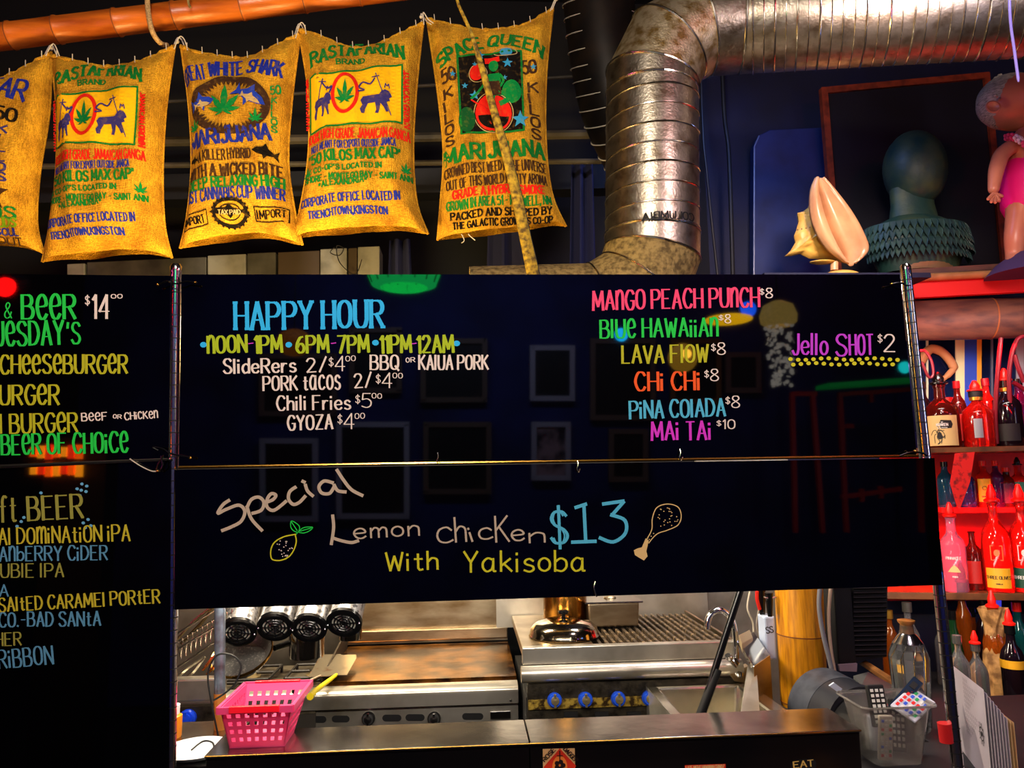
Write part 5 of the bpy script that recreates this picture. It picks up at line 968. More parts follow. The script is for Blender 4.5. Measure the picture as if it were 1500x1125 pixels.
# ================================================================ SINK AREA
zs = .925
def q4(pts, z): return [PZ(x, y, z) for x, y in pts]
sk = thing('hand_sink', 'small stainless hand sink beside the charbroiler', 'sink', PZ(1020, 1040, zs))
S0 = PZ(945, 1003, zs); S1 = PZ(1092, 1003, zs); yb_ = S0.y; yf_ = PZ(1020, 1058, zs).y
ox0, ox1 = S0.x, S1.x+.02; ix0, ix1, iy0, iy1 = ox0+.035, ox1-.045, yf_+.03, yb_-.035; dz = .13
rimv = [V((ox0, yf_, zs)), V((ox1, yf_, zs)), V((ox1, yb_, zs)), V((ox0, yb_, zs)), V((ix0, iy0, zs)), V((ix1, iy0, zs)), V((ix1, iy1, zs)), V((ix0, iy1, zs)), V((ix0+.02, iy0+.02, zs-dz)), V((ix1-.02, iy0+.02, zs-dz)), V((ix1-.02, iy1-.02, zs-dz)), V((ix0+.02, iy1-.02, zs-dz))]
obj('basin', MB().add(rimv, [(0, 1, 5, 4), (1, 2, 6, 5), (2, 3, 7, 6), (3, 0, 4, 7), (4, 5, 9, 8), (5, 6, 10, 9), (6, 7, 11, 10), (7, 4, 8, 11), (8, 9, 10, 11)]), mat('sink steel', (206, 200, 184), .22, 1), sk, smooth=False, bevel=.008, fixn=False)
obj('skirt', MB().bb(ox0, ox1, yf_, yf_+.01, zs-.2, zs-.002).bb(ox0, ox0+.01, yf_+.011, yb_, zs-.2, zs-.002), ST, sk, smooth=False, kind=None)
obj('drain', MB().lathe([(.0002, .001), (.022, .001), (.026, .003)], V(((ix0+ix1)/2, (iy0+iy1)/2, zs-dz)), n=20), M['black'], sk)
obj('pedestal', MB().bb(ox0+.05, ox1-.05, yf_+.05, yb_-.05, 0, zs-dz-.004), ST, sk, smooth=False)
fc = thing('faucet', 'chrome gooseneck faucet arching over the grill end', 'faucet', PZ(1083, 985, zs+.02))
YFc = yb_-.0
obj('spout', MB().tube(cr([P(1076, 985, YFc), P(1078, 960, YFc), P(1076, 925, YFc), P(1070, 905, YFc), P(1056, 894, YFc), P(1042, 899, YFc), P(1037, 910, YFc), P(1036, 921, YFc)], 8), .0105, 14), M['chrome'], fc)
obj('valve_body', MB().lathe([(.02, 0), (.024, .01), (.024, .05), (.016, .06), (.0002, .061)], P(1083, 990, YFc), (-.45, 0, .9), 20), M['chrome'], fc)
obj('lever', MB().tube([P(1077, 976, YFc-.02), P(1069, 966, YFc-.05), P(1066, 960, YFc-.06)], [.007, .006, .009], 10).ball(P(1068, 963, YFc-.05), .012, 8), M['chrome'], fc)
obj('bracket', MB().quadbox([P(1064, 980, YFc-.02), P(1078, 985, YFc-.02), P(1097, 975, YFc-.02), P(1097, 1002, YFc-.02), P(1076, 998, YFc-.02)], (0, .03, 0)), STW, fc, smooth=False, bevel=.002)
spn = thing('splash_guard', 'angled steel guard sheet rising right of the sink', 'guard', P(1120, 1050, 2.2))
obj('sheet', MB().quadbox([P(1095, 975, 2.36), P(1106, 975, 2.36), P(1112, 1062, 2.0), P(1082, 1060, 2.0)], (.004, .0, .004)), ST, spn, smooth=False)
obj('box_top', MB().quadbox([P(1082, 940, 2.42), P(1104, 925, 2.5), P(1128, 960, 2.36), P(1104, 977, 2.28)], (0, .02, -.01)), M['steel_smooth'], spn, smooth=False, bevel=.002)
obj('box_side', MB().quadbox([P(1104, 977, 2.28), P(1128, 960, 2.36), P(1134, 1060, 2.3), P(1108, 1062, 2.22)], (.004, .012, 0)), STW, spn, smooth=False)
obj('switch_box', MB().quadbox([P(1082, 930, 2.4), P(1098, 922, 2.46), P(1103, 934, 2.44), P(1087, 943, 2.38)], (0, .0, -.03)), mat('tan box', (150, 130, 100), .5), spn, smooth=False, bevel=.002)
bp2 = thing('mop_handle', 'slanting black pole standing in front of the sink', 'pole', P(1030, 1050, 2.02)); obj('rod', MB().tube([P(1089, 850, 2.02), P(1060, 930, 2.02), P(1030, 1010, 2.02), P(1020, 1056, 2.02)][:1]+[P(1026, 1047, 2.02)], .0095, 14), M['blackgloss'], bp2); obj('sleeve', MB().tube([P(1051, 980, 2.02), P(1025, 1050, 2.02)], .0125, 14), M['black'], bp2)
wc = thing('white_cable', 'loop of clear cable hanging behind the black pole', 'cable', P(1108, 930, 2.6)); obj('cable', MB().tube(cr([P(1100, 860, 2.6), P(1095, 890, 2.6), P(1103, 912, 2.6), P(1104, 930, 2.6)], 6), .0035, 8), M['string'], wc); obj('cable', MB().tube(cr([P(1106, 860, 2.6), P(1112, 885, 2.6), P(1108, 915, 2.6), P(1112, 932, 2.6)], 6), .003, 8), M['string'], wc)
# white dispenser and bits left of bamboo post
ds = thing('wall_dispenser', 'pale blue-white plastic dispenser box beside the bamboo post', 'dispenser', P(1128, 965, 2.42)); obj('box', MB().bb(P(1121, 930, 2.42).x, P(1137, 930, 2.42).x, 2.42, 2.48, P(1128, 967, 2.42).z, P(1128, 903, 2.42).z), mat('white blue plastic', (190, 205, 235), .3), ds, smooth=False, bevel=.006)
mt = MB(); text(mt, lambda x, y: P(x, y, 2.4185), 'SS', 1123, 928, 1133, 926, 9, 1.3); obj('lettering', mt, M['black'], ds, smooth=False)
kf = thing('knife', 'black-handled knife hanging above the white dispenser', 'knife', P(1127, 900, 2.4)); obj('handle', MB().tube([P(1126, 868, 2.4), P(1127, 884, 2.4), P(1128, 903, 2.4)], [.014, .011, .007], 12), M['blackgloss'], kf); obj('guard', MB().box(P(1128, 875, 2.4), (.035, .02, .005)), M['steel_smooth'], kf, smooth=False, bevel=.001)
kf = thing('bottle_opener', 'red and black strip tool hanging left of the bamboo post', 'tool', P(1115, 900, 2.45)); obj('red_blade', MB().tube(cr([P(1109, 866, 2.45), P(1109, 878, 2.45), P(1113, 893, 2.45)], 4), .006, 8), paint('red plastic', (220, 30, 20), .4), kf, label='red edge'); obj('black_body', MB().tube([P(1115, 862, 2.46), P(1117, 902, 2.46)], [.014, .008], 10), M['blackgloss'], kf)
o = obj('copper_cable', MB().tube(cr([P(1118, 895, 2.47), P(1118, 925, 2.47), P(1121, 945, 2.47), P(1115, 953, 2.45), P(1108, 956, 2.4)], 6), .004, 8), mat('copper cable', (130, 80, 50), .4)); o['label'] = 'brown cable bending left of the white dispenser'; o['category'] = 'cable'
# bamboo post
bpo = thing('bamboo_post', 'thick golden bamboo post standing at the right end of the kitchen pass', 'post', P(1172, 1040, 2.4)); nd = 2.4
a0, a1 = P(1167, 800, nd), P(1178, 1036, nd); rr0 = 33.5*nd/F
def bl(y): t = (y-800)/236; return a0.lerp(a1, t)
obj('culm', MB().tube([bl(800), bl(926), bl(930), bl(934), bl(1026), bl(1034)], [rr0, rr0*.99, rr0*1.015, rr0*.98, rr0*.96, rr0*.93], 32), M['bamboo_yel'], bpo)
for y, k_ in ((930, 1.02), (1028, .965)): obj('node_ring', MB().tube([bl(y-.8), bl(y+.8)], rr0*k_, 32), M['node'], bpo, label='dark node ring')
obj('foot', MB().tube([bl(1035), V((a1.x, nd, 0))], rr0*.4, 16), M['wood'], bpo)
# hoses right of the bamboo post
for k, (pts, c_, r_, lb) in enumerate((([(1201, 860), (1200, 890), (1206, 930), (1216, 970), (1222, 998)], (120, 120, 128), .007, 'ridged grey hose right of the bamboo post'), ([(1217, 860), (1214, 900), (1217, 950), (1226, 1000)], (176, 150, 130), .0055, 'smooth tan hose right of the bamboo post'))):
    o = obj('hose', MB().tube(cr([P(x, y, 2.3) for x, y in pts], 6), r_, 10), mat('hose %d' % k, c_, .4)); o['label'] = lb; o['category'] = 'hose'
# louvred cabinet
lc = thing('louvred_unit', 'black louvred cooling unit under the red shelf', 'cooling unit', P(1265, 975, 2.45)); Y = 2.45
obj('body', MB().bb(P(1224, 900, Y).x, P(1250, 900, Y).x, Y, Y+.25, P(1240, 975, Y).z, P(1240, 850, Y).z), mat('black unit body', (16, 16, 20), .4), lc, smooth=False, bevel=.004)
obj('back', MB().quadbox([P(1250, 850, Y+.02), P(1300, 850, Y+.02), P(1299, 962, Y+.02), P(1250, 970, Y+.02)], (0, .1, 0)), M['black'], lc, smooth=False)
LV = mat('louvre', (46, 44, 46), .35, .3)
for k in range(15): y = 862+k*7; obj('louvre_slat', MB().quadbox([P(1251, y, Y), P(1299, y-1, Y), P(1299, y+1.2, Y+.012), P(1251, y+2.2, Y+.012)], (0, .002, .003)), LV, lc, smooth=False)
obj('hook_plate', MB().quadbox([P(1229, 974, 2.4), P(1256, 972, 2.4), P(1255, 984, 2.4), P(1231, 983, 2.4)], (0, .01, 0)), mat('pinkish plate', (150, 130, 140), .5), lc, smooth=False)
# ================================================================ BACK BAR (right)
AN = math.radians(14); BD = V((math.cos(AN), -math.sin(AN), 0)); BN = V((math.sin(AN), math.cos(AN), 0))   # BN points away from the viewer
BA = P(1340, 500, 3.0)
def B(px, py, d=0): return plane_pt(px, py, BA+BN*d, BN)
def bbox(mb, x0, x1, y0, y1, d0, d1):      # board seen at pixel span on the front plane d0, thick to d1
    a, b = B(x0, (y0+y1)/2, d0), B(x1, (y0+y1)/2, d0); zt, zb_ = B(x0, y0, d0).z, B(x0, y1, d0).z
    a.z = b.z = zb_; return mb.quadbox([a, b, b+BN*(d1-d0), a+BN*(d1-d0)], (0, 0, zt-zb_))
bb1 = thing('back_bar', 'red lit back bar shelving with bamboo beams at the right edge', 'bar shelving', (B(1440, 800).x, B(1440, 800).y, 0))
EX = 1640
obj('top_moulding', MB().tube([B(1318, 408.5, -.01), B(EX, 392, -.01)], .017, 14), mat('tan half bamboo', (170, 120, 76), .4, col2=(110, 76, 40), nscale=8), bb1)
obj('top_board', bbox(MB(), 1322, EX, 395, 403, 0, .45), M['bamboo_dull'], bb1, smooth=False)
obj('red_fascia', bbox(MB(), 1322, EX, 413, 437, .0, .03), M['redpaint'], bb1, smooth=False)
obj('bamboo_beam', MB().tube([B(1326, 470, .06), B(1450, 467, .06), B(1452, 467, .06), B(EX, 462, .06)], [.088, .088, .086, .088], 28), M['bamboo_dull'], bb1, label='thick dark bamboo beam')
obj('beam_node', MB().tube([B(1449.2, 467, .06), B(1451.2, 467, .06)], .0895, 28), M['node'], bb1)
SW = mat('shelf wood', (120, 70, 36), .4, col2=(60, 36, 20), nscale=12)
zs1, zs2 = B(1360, 656, 0).z, B(1360, 868, 0).z
def shelf(z0, th, xa, m=SW, d1=.42, d0=0):
    a = B(xa, 700, d0); b = B(EX, 700, d0); a.z = b.z = z0; mb = MB().quadbox([a, b, b+BN*(d1-d0), a+BN*(d1-d0)], (0, 0, -th)); return mb
obj('shelf_board', shelf(zs1, .022, 1337), SW, bb1, smooth=False, bevel=.002); obj('shelf_board', shelf(zs2, .028, 1270), SW, bb1, smooth=False, bevel=.002)
obj('tier_step', shelf(B(1400, 745, .16).z, .02, 1375, M['redpaint'], .42, .20), M['redpaint'], bb1, smooth=False)
obj('back_panel', MB().quadbox([B(1290, 880, .43), B(EX, 880, .43), B(EX, 660, .43), B(1290, 660, .43)], BN*.02), M['redpaint'], bb1, smooth=False)
obj('bar_cabinet', MB().quadbox([V((B(1285, 900, .5).x, B(1285, 900, .5).y, 0)), V((B(EX, 900, .5).x, B(EX, 900, .5).y, 0)), V((B(EX, 900, .5).x, B(EX, 900, .5).y, .45)), V((B(1285, 900, .5).x, B(1285, 900, .5).y, .45))], BN*.02), M['black'], bb1, smooth=False)
# mirror strip behind the top shelf; coloured strips and an arm imitate its reflections
mw_ = thing('bar_mirror', 'mirror strip behind the top shelf bottles with reflections built as pale and gold strips', 'mirror', B(1420, 655, .43))
obj('glass', MB().quadbox([B(1320, 660, .43), B(EX, 650, .43), B(EX, 470, .43), B(1320, 480, .43)], BN*.01), mat('dark blue mirror', (16, 24, 60), .12, .6, col2=(30, 44, 100), nscale=4), mw_, smooth=False)
for x0, x1, c_ in ((1400, 1413, (226, 210, 160)), (1413, 1431, (36, 66, 180)), (1431, 1438, (230, 150, 30)), (1357, 1360, (200, 190, 160)), (1452, 1455, (90, 90, 110)), (1489, 1500, (170, 160, 170))):
    obj('upright', MB().quadbox([B(x0, 655, .42), B(x1, 655, .42), B(x1, 490, .42), B(x0, 490, .42)], BN*.008), mat('reflection strip %d' % x0, c_, .5), mw_, smooth=False)
pt_ = obj('reflection_arm', MB().tube(cr([B(1348, 530, .41), B(1362, 512, .41), B(1380, 516, .41), B(1396, 536, .41), B(1390, 548, .41), B(1380, 556, .41)], 6), [.022]*12+[.02]*8+[.015]*6+[.012]*5, 10), mat('reflection skin', (196, 130, 84), .6), mw_, label='bare bent arm of a figure built as a reflection in the mirror')
# red light under shelves
for k, (y, d, e, lz) in enumerate(((505, .03, 3.0, 0), (684, .05, 9.0, 0), (752, .3, 5, 0))):
    a = B(1450, y, d); l = bpy.data.lights.new('red_led_strip', 'AREA'); l.shape = 'RECTANGLE'; l.size = .8; l.size_y = .03; l.energy = e; l.color = (1, .004, .004); l.spread = math.radians(75)
    o = bpy.data.objects.new('red_led_strip', l); C.objects.link(o); o.location = a; zz = (-BN*.5+V((0, 0, 1))).normalized(); xx = BD; yy = zz.cross(xx); o.rotation_euler = Matrix((xx, yy, zz)).transposed().to_euler()
a = B(1450, 480, -.35); l = area('red_glow', a+V((0, 0, -.1)), B(1450, 430, 0), 2.2, (1, .01, .01), .6, .05)
# ---------------- bottles
def glass(name, c, rough=.08, tr=.75): 
    if name not in M: M[name] = mat(name, c, rough, trans=tr, spec=.6, ior=1.4)
    return M[name]
PRO = {
 'squat': [(0, 0), (.92, 0), (1, .03), (1, .52), (.93, .62), (.55, .72), (.33, .78), (.31, .95), (.36, .96), (.36, 1), (0, 1)],
 'round': [(0, 0), (.95, 0), (1, .03), (1, .56), (.9, .66), (.5, .76), (.3, .82), (.3, .97), (.36, .97), (.36, 1), (0, 1)],
 'tall': [(0, 0), (.95, 0), (1, .02), (1, .62), (.85, .7), (.45, .78), (.38, .84), (.36, .97), (.42, .97), (.42, 1), (0, 1)],
 'slope': [(0, 0), (.95, 0), (1, .03), (.96, .5), (.7, .68), (.42, .8), (.36, .97), (.42, .97), (.42, 1), (0, 1)],
}
def bottle(label, base, h, r, prof, gm, cap=None, pour=None, lab=None, texts=(), cat='bottle', group=None, band=None, liquid=None):
    """base on the shelf; lab = (z0, z1, colour, width angle); texts = (string, z, height, colour, stroke)"""
    t = thing('bottle', label, cat, base, group)
    obj('glass_body', MB().lathe([(max(a*r, .0002), b*h) for a, b in PRO[prof]], base, n=28), gm, t)
    nr = r*.4; topz = h
    if cap: obj('cap', MB().lathe([(nr, h*.9), (nr*1.12, h*.905), (nr*1.12, h*1.015), (.0002, h*1.02)], base, n=18), cap, t)
    if band: obj('neck_band', MB().lathe([(nr*.98, h*.84), (nr*1.04, h*.845), (nr*1.04, h*.9), (nr*.98, h*.905)], base, n=18), band, t)
    if pour: obj('pour_spout', MB().lathe([(nr*1.05, h*1.0), (nr*1.35, h*1.01), (nr*1.35, h*1.03), (nr*.8, h*1.05), (nr*.85, h*1.1), (nr*.3, h*1.2), (.0002, h*1.205)], base+V((0, 0, .001)), n=16), pour, t)
    face = math.atan2(-base.y, -base.x)          # towards the viewer
    def lm(off): return lambda x, y: (lambda g: base+V((math.cos(g)*(r+off), math.sin(g)*(r+off), y)))(face+x/r)
    if lab:
        z0_, z1_, cm, an = lab; an = math.radians(an)
        obj('paper_label', MB().grid(lambda u, v: lm(.0012)((u-.5)*an*r, h*(z0_+(z1_-z0_)*v)), 14, 1), cm, t)
    for s, z, th, cm, wd in texts:
        if isinstance(s, str):
            w_ = len(s)*th*.62; mb = MB(); text(mb, (lambda f: lambda x, y: f(x, -y))(lm(.0024)), s, -w_/2, -h*z, w_/2, -h*z, th, wd, jit=0, tall=False, gap=1.4)
        else:
            mb = MB(); s(mb, lm(.0022), h, r)
        obj('label_print', mb, cm, t, smooth=False, kind=None if isinstance(s, str) else 'stuff')
    return t
PB, PR, PW = M['blackgloss'], mat('red pourer', (235, 20, 10), .35), mat('silver cap', (190, 186, 180), .2, .9)
GOLD = mat('gold foil', (200, 150, 60), .3, .8); CRM = paint('cream label', (222, 186, 122), .7); BLK = paint('label black', (22, 16, 18), .6); WHL = paint('label white', (225, 218, 214), .6); GRL = paint('green label', (20, 70, 50), .5); YLL = paint('amber label', (238, 170, 30), .5); RDL = paint('red label', (200, 30, 24), .5)
G1, G2, G3, G4, G5, G6 = glass('clear glass', (240, 235, 235), tr=.93), glass('red and red-lit glass', (230, 40, 30)), glass('dark glass', (24, 12, 20), tr=.3), glass('amber glass', (190, 90, 20)), glass('violet glass', (110, 40, 120)), glass('rum glass', (90, 20, 14), tr=.5)  # the red glass also carries the red light on the clear bottles
def on(px, z, d): p = B(px, 700, d); 
def SP(px, z, d):                       # point on shelf height z, d behind the bar face, in picture column px
    v = B(px, 600, d); w2 = B(px, 800, d); k = (z-v.z)/(w2.z-v.z); p = v.lerp(w2, k); p.z = z; return p
pxm = lambda Y: Y/F
def octo(mb, mp, h, r):
    cx, cz = -.018, h*.2
    for k in range(8):
        a = math.radians(20+k*45); pts = [(cx+math.cos(a+.7*math.sin(t*4+k))*t*.026, cz+math.sin(a+.7*math.sin(t*4+k))*t*.04) for t in [.2, .4, .6, .8, 1]]
        ribbon(mb, mp, cr(pts, 3), lambda a, b: .0022, maxl=1)
    fill(mb, mp, ellipse(cx+.006, cz-.004, .009, .016, 14), 1)
def hexa(mb, mp, h, r): fill(mb, mp, [(-.012, h*.36), (-.004, h*.43), (.034, h*.42), (.040, h*.36), (.034, h*.30), (-.004, h*.29)], .01)
hk = .27
bottle('squat spiced rum bottle with a cream octopus label and black pourer', SP(1383, zs1, .07), hk, .068, 'squat', G6, None, PB, (.03, .50, CRM, 105),
       ((octo, 0, 0, BLK, 0), (hexa, 0, 0, BLK, 0), ('KRAKEN', .335, .011, WHL, .0022), ('94', .14, .012, BLK, .0024), ('THE', .385, .004, WHL, .001), ('BLACK SPICED RUM', .30, .0035, WHL, .0008)))
bottle('slim dark bottle half behind the octopus label bottle', SP(1358, zs1, .16), .29, .036, 'tall', G3, M['black'])
bottle('round-shouldered red bottle behind the octopus label bottle', SP(1395, zs1, .18), .22, .045, 'round', G2, PR)
bottle('slim red-capped bottle between the octopus bottle and the red flask', SP(1409, zs1, .12), .285, .032, 'tall', G6, mat('dark red cap', (120, 14, 20), .3), None, (.1, .5, RDL, 100))
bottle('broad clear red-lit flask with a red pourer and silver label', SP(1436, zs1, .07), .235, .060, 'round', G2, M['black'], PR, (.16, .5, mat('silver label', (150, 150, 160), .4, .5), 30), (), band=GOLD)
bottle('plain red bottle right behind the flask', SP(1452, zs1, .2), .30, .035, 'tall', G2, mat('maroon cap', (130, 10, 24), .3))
bottle('black glass bottle with a gold neck band and red pourer', SP(1481, zs1, .07), .275, .052, 'tall', G3, PB, PR, (.08, .34, BLK, 90), (), band=GOLD)
bottle('violet tinted bottle behind the black glass bottle', SP(1500, zs1, .17), .29, .04, 'tall', G5, PB)
o_ = bottle('slim red bottle with an amber tag beside the flask', SP(1465, zs1, .14), .2, .03, 'tall', G2, PB, None, (.2, .45, YLL, 60))
# red antler-like branches
an = thing('red_branch', 'red curved branches standing among the top shelf bottles', 'decoration', SP(1468, zs1, .02)); RA = mat('dark red branch', (105, 8, 26), .4)
for pts in ([(1460, 650, .05), (1458, 600, .05), (1462, 540, .05), (1466, 495, .05)], [(1484, 640, .03), (1478, 560, .03), (1482, 520, .03), (1490, 498, .03), (1500, 492, .03)], [(1500, 560, .03), (1492, 540, .03), (1486, 520, .03)], [(1484, 560, .02), (1494, 566, .02), (1506, 575, .02)]):
    obj('branch', MB().tube(cr([B(x, y, d) for x, y, d in pts], 6), .009, 8), RA, an)
o = obj('twisted_ring', MB().tube(cr([B(1343, 516, .03), B(1354, 514, .03), B(1364, 528, .03), B(1367, 548, .03), B(1360, 552, .03), B(1350, 530, .03)], 6), .006, 8), RA); o['label'] = 'dark red curved strip right of the chrome post'; o['category'] = 'decoration'
# mid shelf
bottle('clear tall vodka bottle with a white leaf emblem nearest the board', SP(1401, zs2, .05), .30, .048, 'tall', glass('pink clear glass', (235, 150, 190)), None, PR, None, (('PINNACLE', .44, .011, WHL, .0018), ((lambda mb, mp, h, r: fill(mb, mp, [(-.024, h*.27), (-.012, h*.33), (0, h*.37), (.012, h*.33), (.022, h*.27)], .01)), 0, 0, CRM, 0), ('VODKA', .2, .006, WHL, .0012)))
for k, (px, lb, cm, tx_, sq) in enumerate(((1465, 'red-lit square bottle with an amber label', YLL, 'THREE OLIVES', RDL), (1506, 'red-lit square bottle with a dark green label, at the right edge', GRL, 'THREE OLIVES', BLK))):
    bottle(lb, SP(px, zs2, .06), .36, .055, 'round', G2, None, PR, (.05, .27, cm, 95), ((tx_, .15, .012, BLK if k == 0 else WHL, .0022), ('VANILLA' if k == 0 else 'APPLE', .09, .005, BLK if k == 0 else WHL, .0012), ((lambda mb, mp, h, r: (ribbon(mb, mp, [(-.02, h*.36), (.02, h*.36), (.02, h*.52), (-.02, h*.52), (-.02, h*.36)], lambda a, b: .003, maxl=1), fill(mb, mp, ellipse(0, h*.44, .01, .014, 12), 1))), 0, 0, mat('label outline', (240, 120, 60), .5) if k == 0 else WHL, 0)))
bottle('narrow dark red bottle between the clear vodka and the amber label bottle', SP(1430, zs2, .09), .24, .034, 'tall', G6, None, None, (.12, .5, RDL, 90))
zt_ = B(1400, 745, .16).z
bottle('small bottle with a yellow label on the raised step', SP(1445, zt_, .27), .2, .034, 'tall', G2, PR, None, (.12, .62, YLL, 90), ((lambda mb, mp, h, r: ring(mb, mp, 0, h*.42, .008, .008, .0016, 16), 0, 0, BLK, 0), ('VANILLA', .22, .006, BLK, .0012)))
bottle('violet bottle next to the yellow label bottle on the raised step', SP(1463, zt_, .27), .2, .03, 'tall', G5, PR)
bottle('dark plum bottle on the raised step', SP(1478, zt_, .27), .17, .034, 'tall', G6, PR, None, (.1, .6, paint('plum label', (90, 20, 60)), 100))
bottle('green label bottle with a black pourer at the right of the raised step', SP(1496, zt_, .27), .18, .036, 'tall', G2, None, PB, (.1, .6, paint('sea green label', (30, 120, 100)), 100))
bottle('blue tinted bottle at the left end of the raised step', SP(1388, zt_, .27), .2, .034, 'tall', glass('teal glass', (40, 110, 150)), PB, None)
bottle('dim blue bottle behind the hanging pennant', SP(1420, zt_, .27), .18, .032, 'tall', glass('dim blue glass', (60, 80, 170)), PR, None)
o = obj('pennant', MB().quadbox([B(1399, 664, -.01), B(1428, 662, -.01), B(1421, 706, -.01), B(1406, 746, -.01), B(1402, 742, -.01), B(1392, 708, -.01)], BN*.004), mat('red fabric', (225, 24, 20), .7, col2=(120, 8, 10), nscale=40, nmix=(.5, .65)), smooth=False); o['label'] = 'red patterned pennant hanging from the upper shelf edge'; o['category'] = 'pennant'
# ---------------- lower bar: bottles in the dark
bc = thing('bar_counter', 'dark bar counter under the red shelves carrying the lower bottles', 'counter', (B(1440, 950, -.1).x, B(1440, 950, -.1).y, 0)); zc = B(1440, 1035, -.2).z
aa = [B(1275, 950, -.42), B(EX, 950, -.42), B(EX, 950, .3), B(1275, 950, .3)]
for q in aa: q.z = zc
obj('counter_top', MB().quadbox(aa, (0, 0, -.03)), mat('dark worktop', (24, 20, 24), .65), bc, smooth=False)
bs = [q.copy() for q in aa]; 
for q in bs: q.z = 0
bs[0] += BN*.05; bs[1] += BN*.05
obj('base', MB().quadbox(bs, (0, 0, zc-.031)), M['black'], bc, smooth=False)
obj('rear_board', MB().quadbox([B(1275, 900, .31), B(EX, 900, .31), B(EX, 1100, .31), B(1275, 1100, .31)], BN*.01), mat('dark blue back', (14, 14, 34), .5, col2=(30, 26, 60), nscale=8), bc, smooth=False)
LB = [(1404, .0, .31, .034, 'slope', glass('green glass', (20, 60, 30), tr=.4), PB, None, None, 'dark green bottle left of the red pourer bottle under the shelf'),
      (1420, .05, .42, .034, 'tall', G4, GOLD, PR, None, 'tall gold-necked bottle with a red pourer under the red shelf'),
      (1411, -.28, .27, .036, 'round', G1, PW, None, None, 'clear bottle with a silver cap by the menu stack'),
      (1437, -.27, .24, .036, 'round', G1, PW, PR, None, 'short clear bottle with a red-topped silver cap'),
      (1452, .05, .36, .036, 'tall', G3, PB, None, None, 'black capped dark bottle beside the paper wrapped bottle'),
      (1466, -.08, .34, .044, 'tall', G4, None, PR, (.05, .98, 0, 300), 'bottle wrapped in crumpled tan paper'),
      (1490, -.22, .30, .040, 'tall', G3, PB, PR, (.5, .6, 1, 200), 'dark cola-like bottle with a yellow band and red pourer near the right edge'),
      (1386, .1, .27, .03, 'tall', G1, PW, None, None, 'pale bottle right behind the right post'),
      (1310, .05, .30, .036, 'round', G4, GOLD, None, None, 'small amber bottle behind the louvred unit'),
      (1338, .0, .34, .042, 'round', G1, mat('pewter cap', (120, 116, 110), .3, .8), None, None, 'wide-necked clear bottle behind the faceted decanter'),
      (1500, .1, .33, .038, 'tall', glass('teal dark glass', (20, 90, 90), tr=.5), PR, None, None, 'teal bottle at the right edge under the shelf'),
      (1432, .12, .30, .034, 'slope', G4, PB, None, None, 'speckled brown bottle behind the row')]
CP = mat('crumpled kraft paper', (196, 144, 84), .7, col2=(120, 80, 40), nscale=20, nmix=(.42, .62), bump=1, bscale=30)
for px, d, h, r, pf, gm, cap, pour, lab, lb in LB:
    if lab: lab = (lab[0], lab[1], CP if lab[2] == 0 else YLL, lab[3])
    p0 = SP(px, zc, d); bottle(lb, p0, h, r, pf, gm, cap, pour, None if lab and lab[2] is CP else lab)
    if lab and lab[2] is CP:
        rr_ = random.Random(2); prof = [(r*1.05, 0), (r*1.2, h*.2), (r*1.1, h*.45), (r*.9, h*.65), (r*.8, h*.8), (r*1.15, h*1.0)]; mb = MB().lathe(prof, p0, n=18)
        mb.v = [v+V((rr_.uniform(-1, 1), rr_.uniform(-1, 1), rr_.uniform(-1, 1)))*.005 for v in mb.v]
        obj('paper_wrap', mb, CP, [o for o in bpy.data.objects if o.get('label') == lb][0], smooth=False)
lc2 = B(1450, 900, .25); 
t = thing('glowing_screen', 'small blue-violet lit screen under the red shelf', 'screen', B(1452, 893, .2)); obj('screen_face', MB().quadbox([B(1436, 876, .2), B(1467, 876, .2), B(1467, 899, .2), B(1436, 899, .2)], BN*.01), mat('violet screen', (70, 70, 220), .4, emit=.7), t, smooth=False); obj('stand', MB().quadbox([B(1448, 899, .21), B(1454, 899, .21), B(1454, 1010, .21), B(1448, 1010, .21)], BN*.01), M['black'], t, smooth=False)
area('mirror_fill', B(1430, 470, -.25), B(1420, 560, .4), 1.6, (1, .9, .8), .5, .04, 90)  # first one: unseen neutral fill added to light the mirror strip
area('lower_bar_lamp', B(1430, 905, -.35)+V((0, 0, .12)), B(1430, 1000, 0), 1.6, (1, .85, .75), .5, .05)
# ================================================================ NEAR BAR CORNER: tub of remotes, decanter, menus, round lamp
zn = .90; 
wcorner = [PZ(1262, 1084, zn), PZ(1330, 1140, zn), PZ(1620, 1300, zn), PZ(1620, 1015, zn), PZ(1240, 1015, zn)]
wcorner = [V((xr+.005, 1.80, zn)), V((P(1290, 1125, 1.58).x, 1.62, zn)), V((2.2, 1.60, zn)), V((2.2, 2.28, zn)), V((1.18, 2.28, zn)), V((1.18, 1.93, zn)), V((xr+.005, 1.93, zn))]
nb = thing('corner_bar', 'dark bar top with a wooden front edge at the lower right', 'counter', (1.4, 1.9, 0))
obj('bar_top', MB().quadbox(wcorner, (0, 0, -.03)), mat('dark bar top', (26, 24, 30), .6), nb, smooth=False)
obj('wooden_edge', MB().quadbox([wcorner[0]+V((0, -.004, .001)), wcorner[1]+V((0, -.004, .001)), wcorner[1]+V((0, .003, .001)), wcorner[0]+V((0, .003, .001))], (0, 0, -.032)), M['wood'], nb, smooth=False)
ft = [V((q.x, q.y, 0)) for q in wcorner]; obj('bar_front', MB().quadbox(ft, (0, 0, zn-.031)), M['wood'], nb, smooth=False)
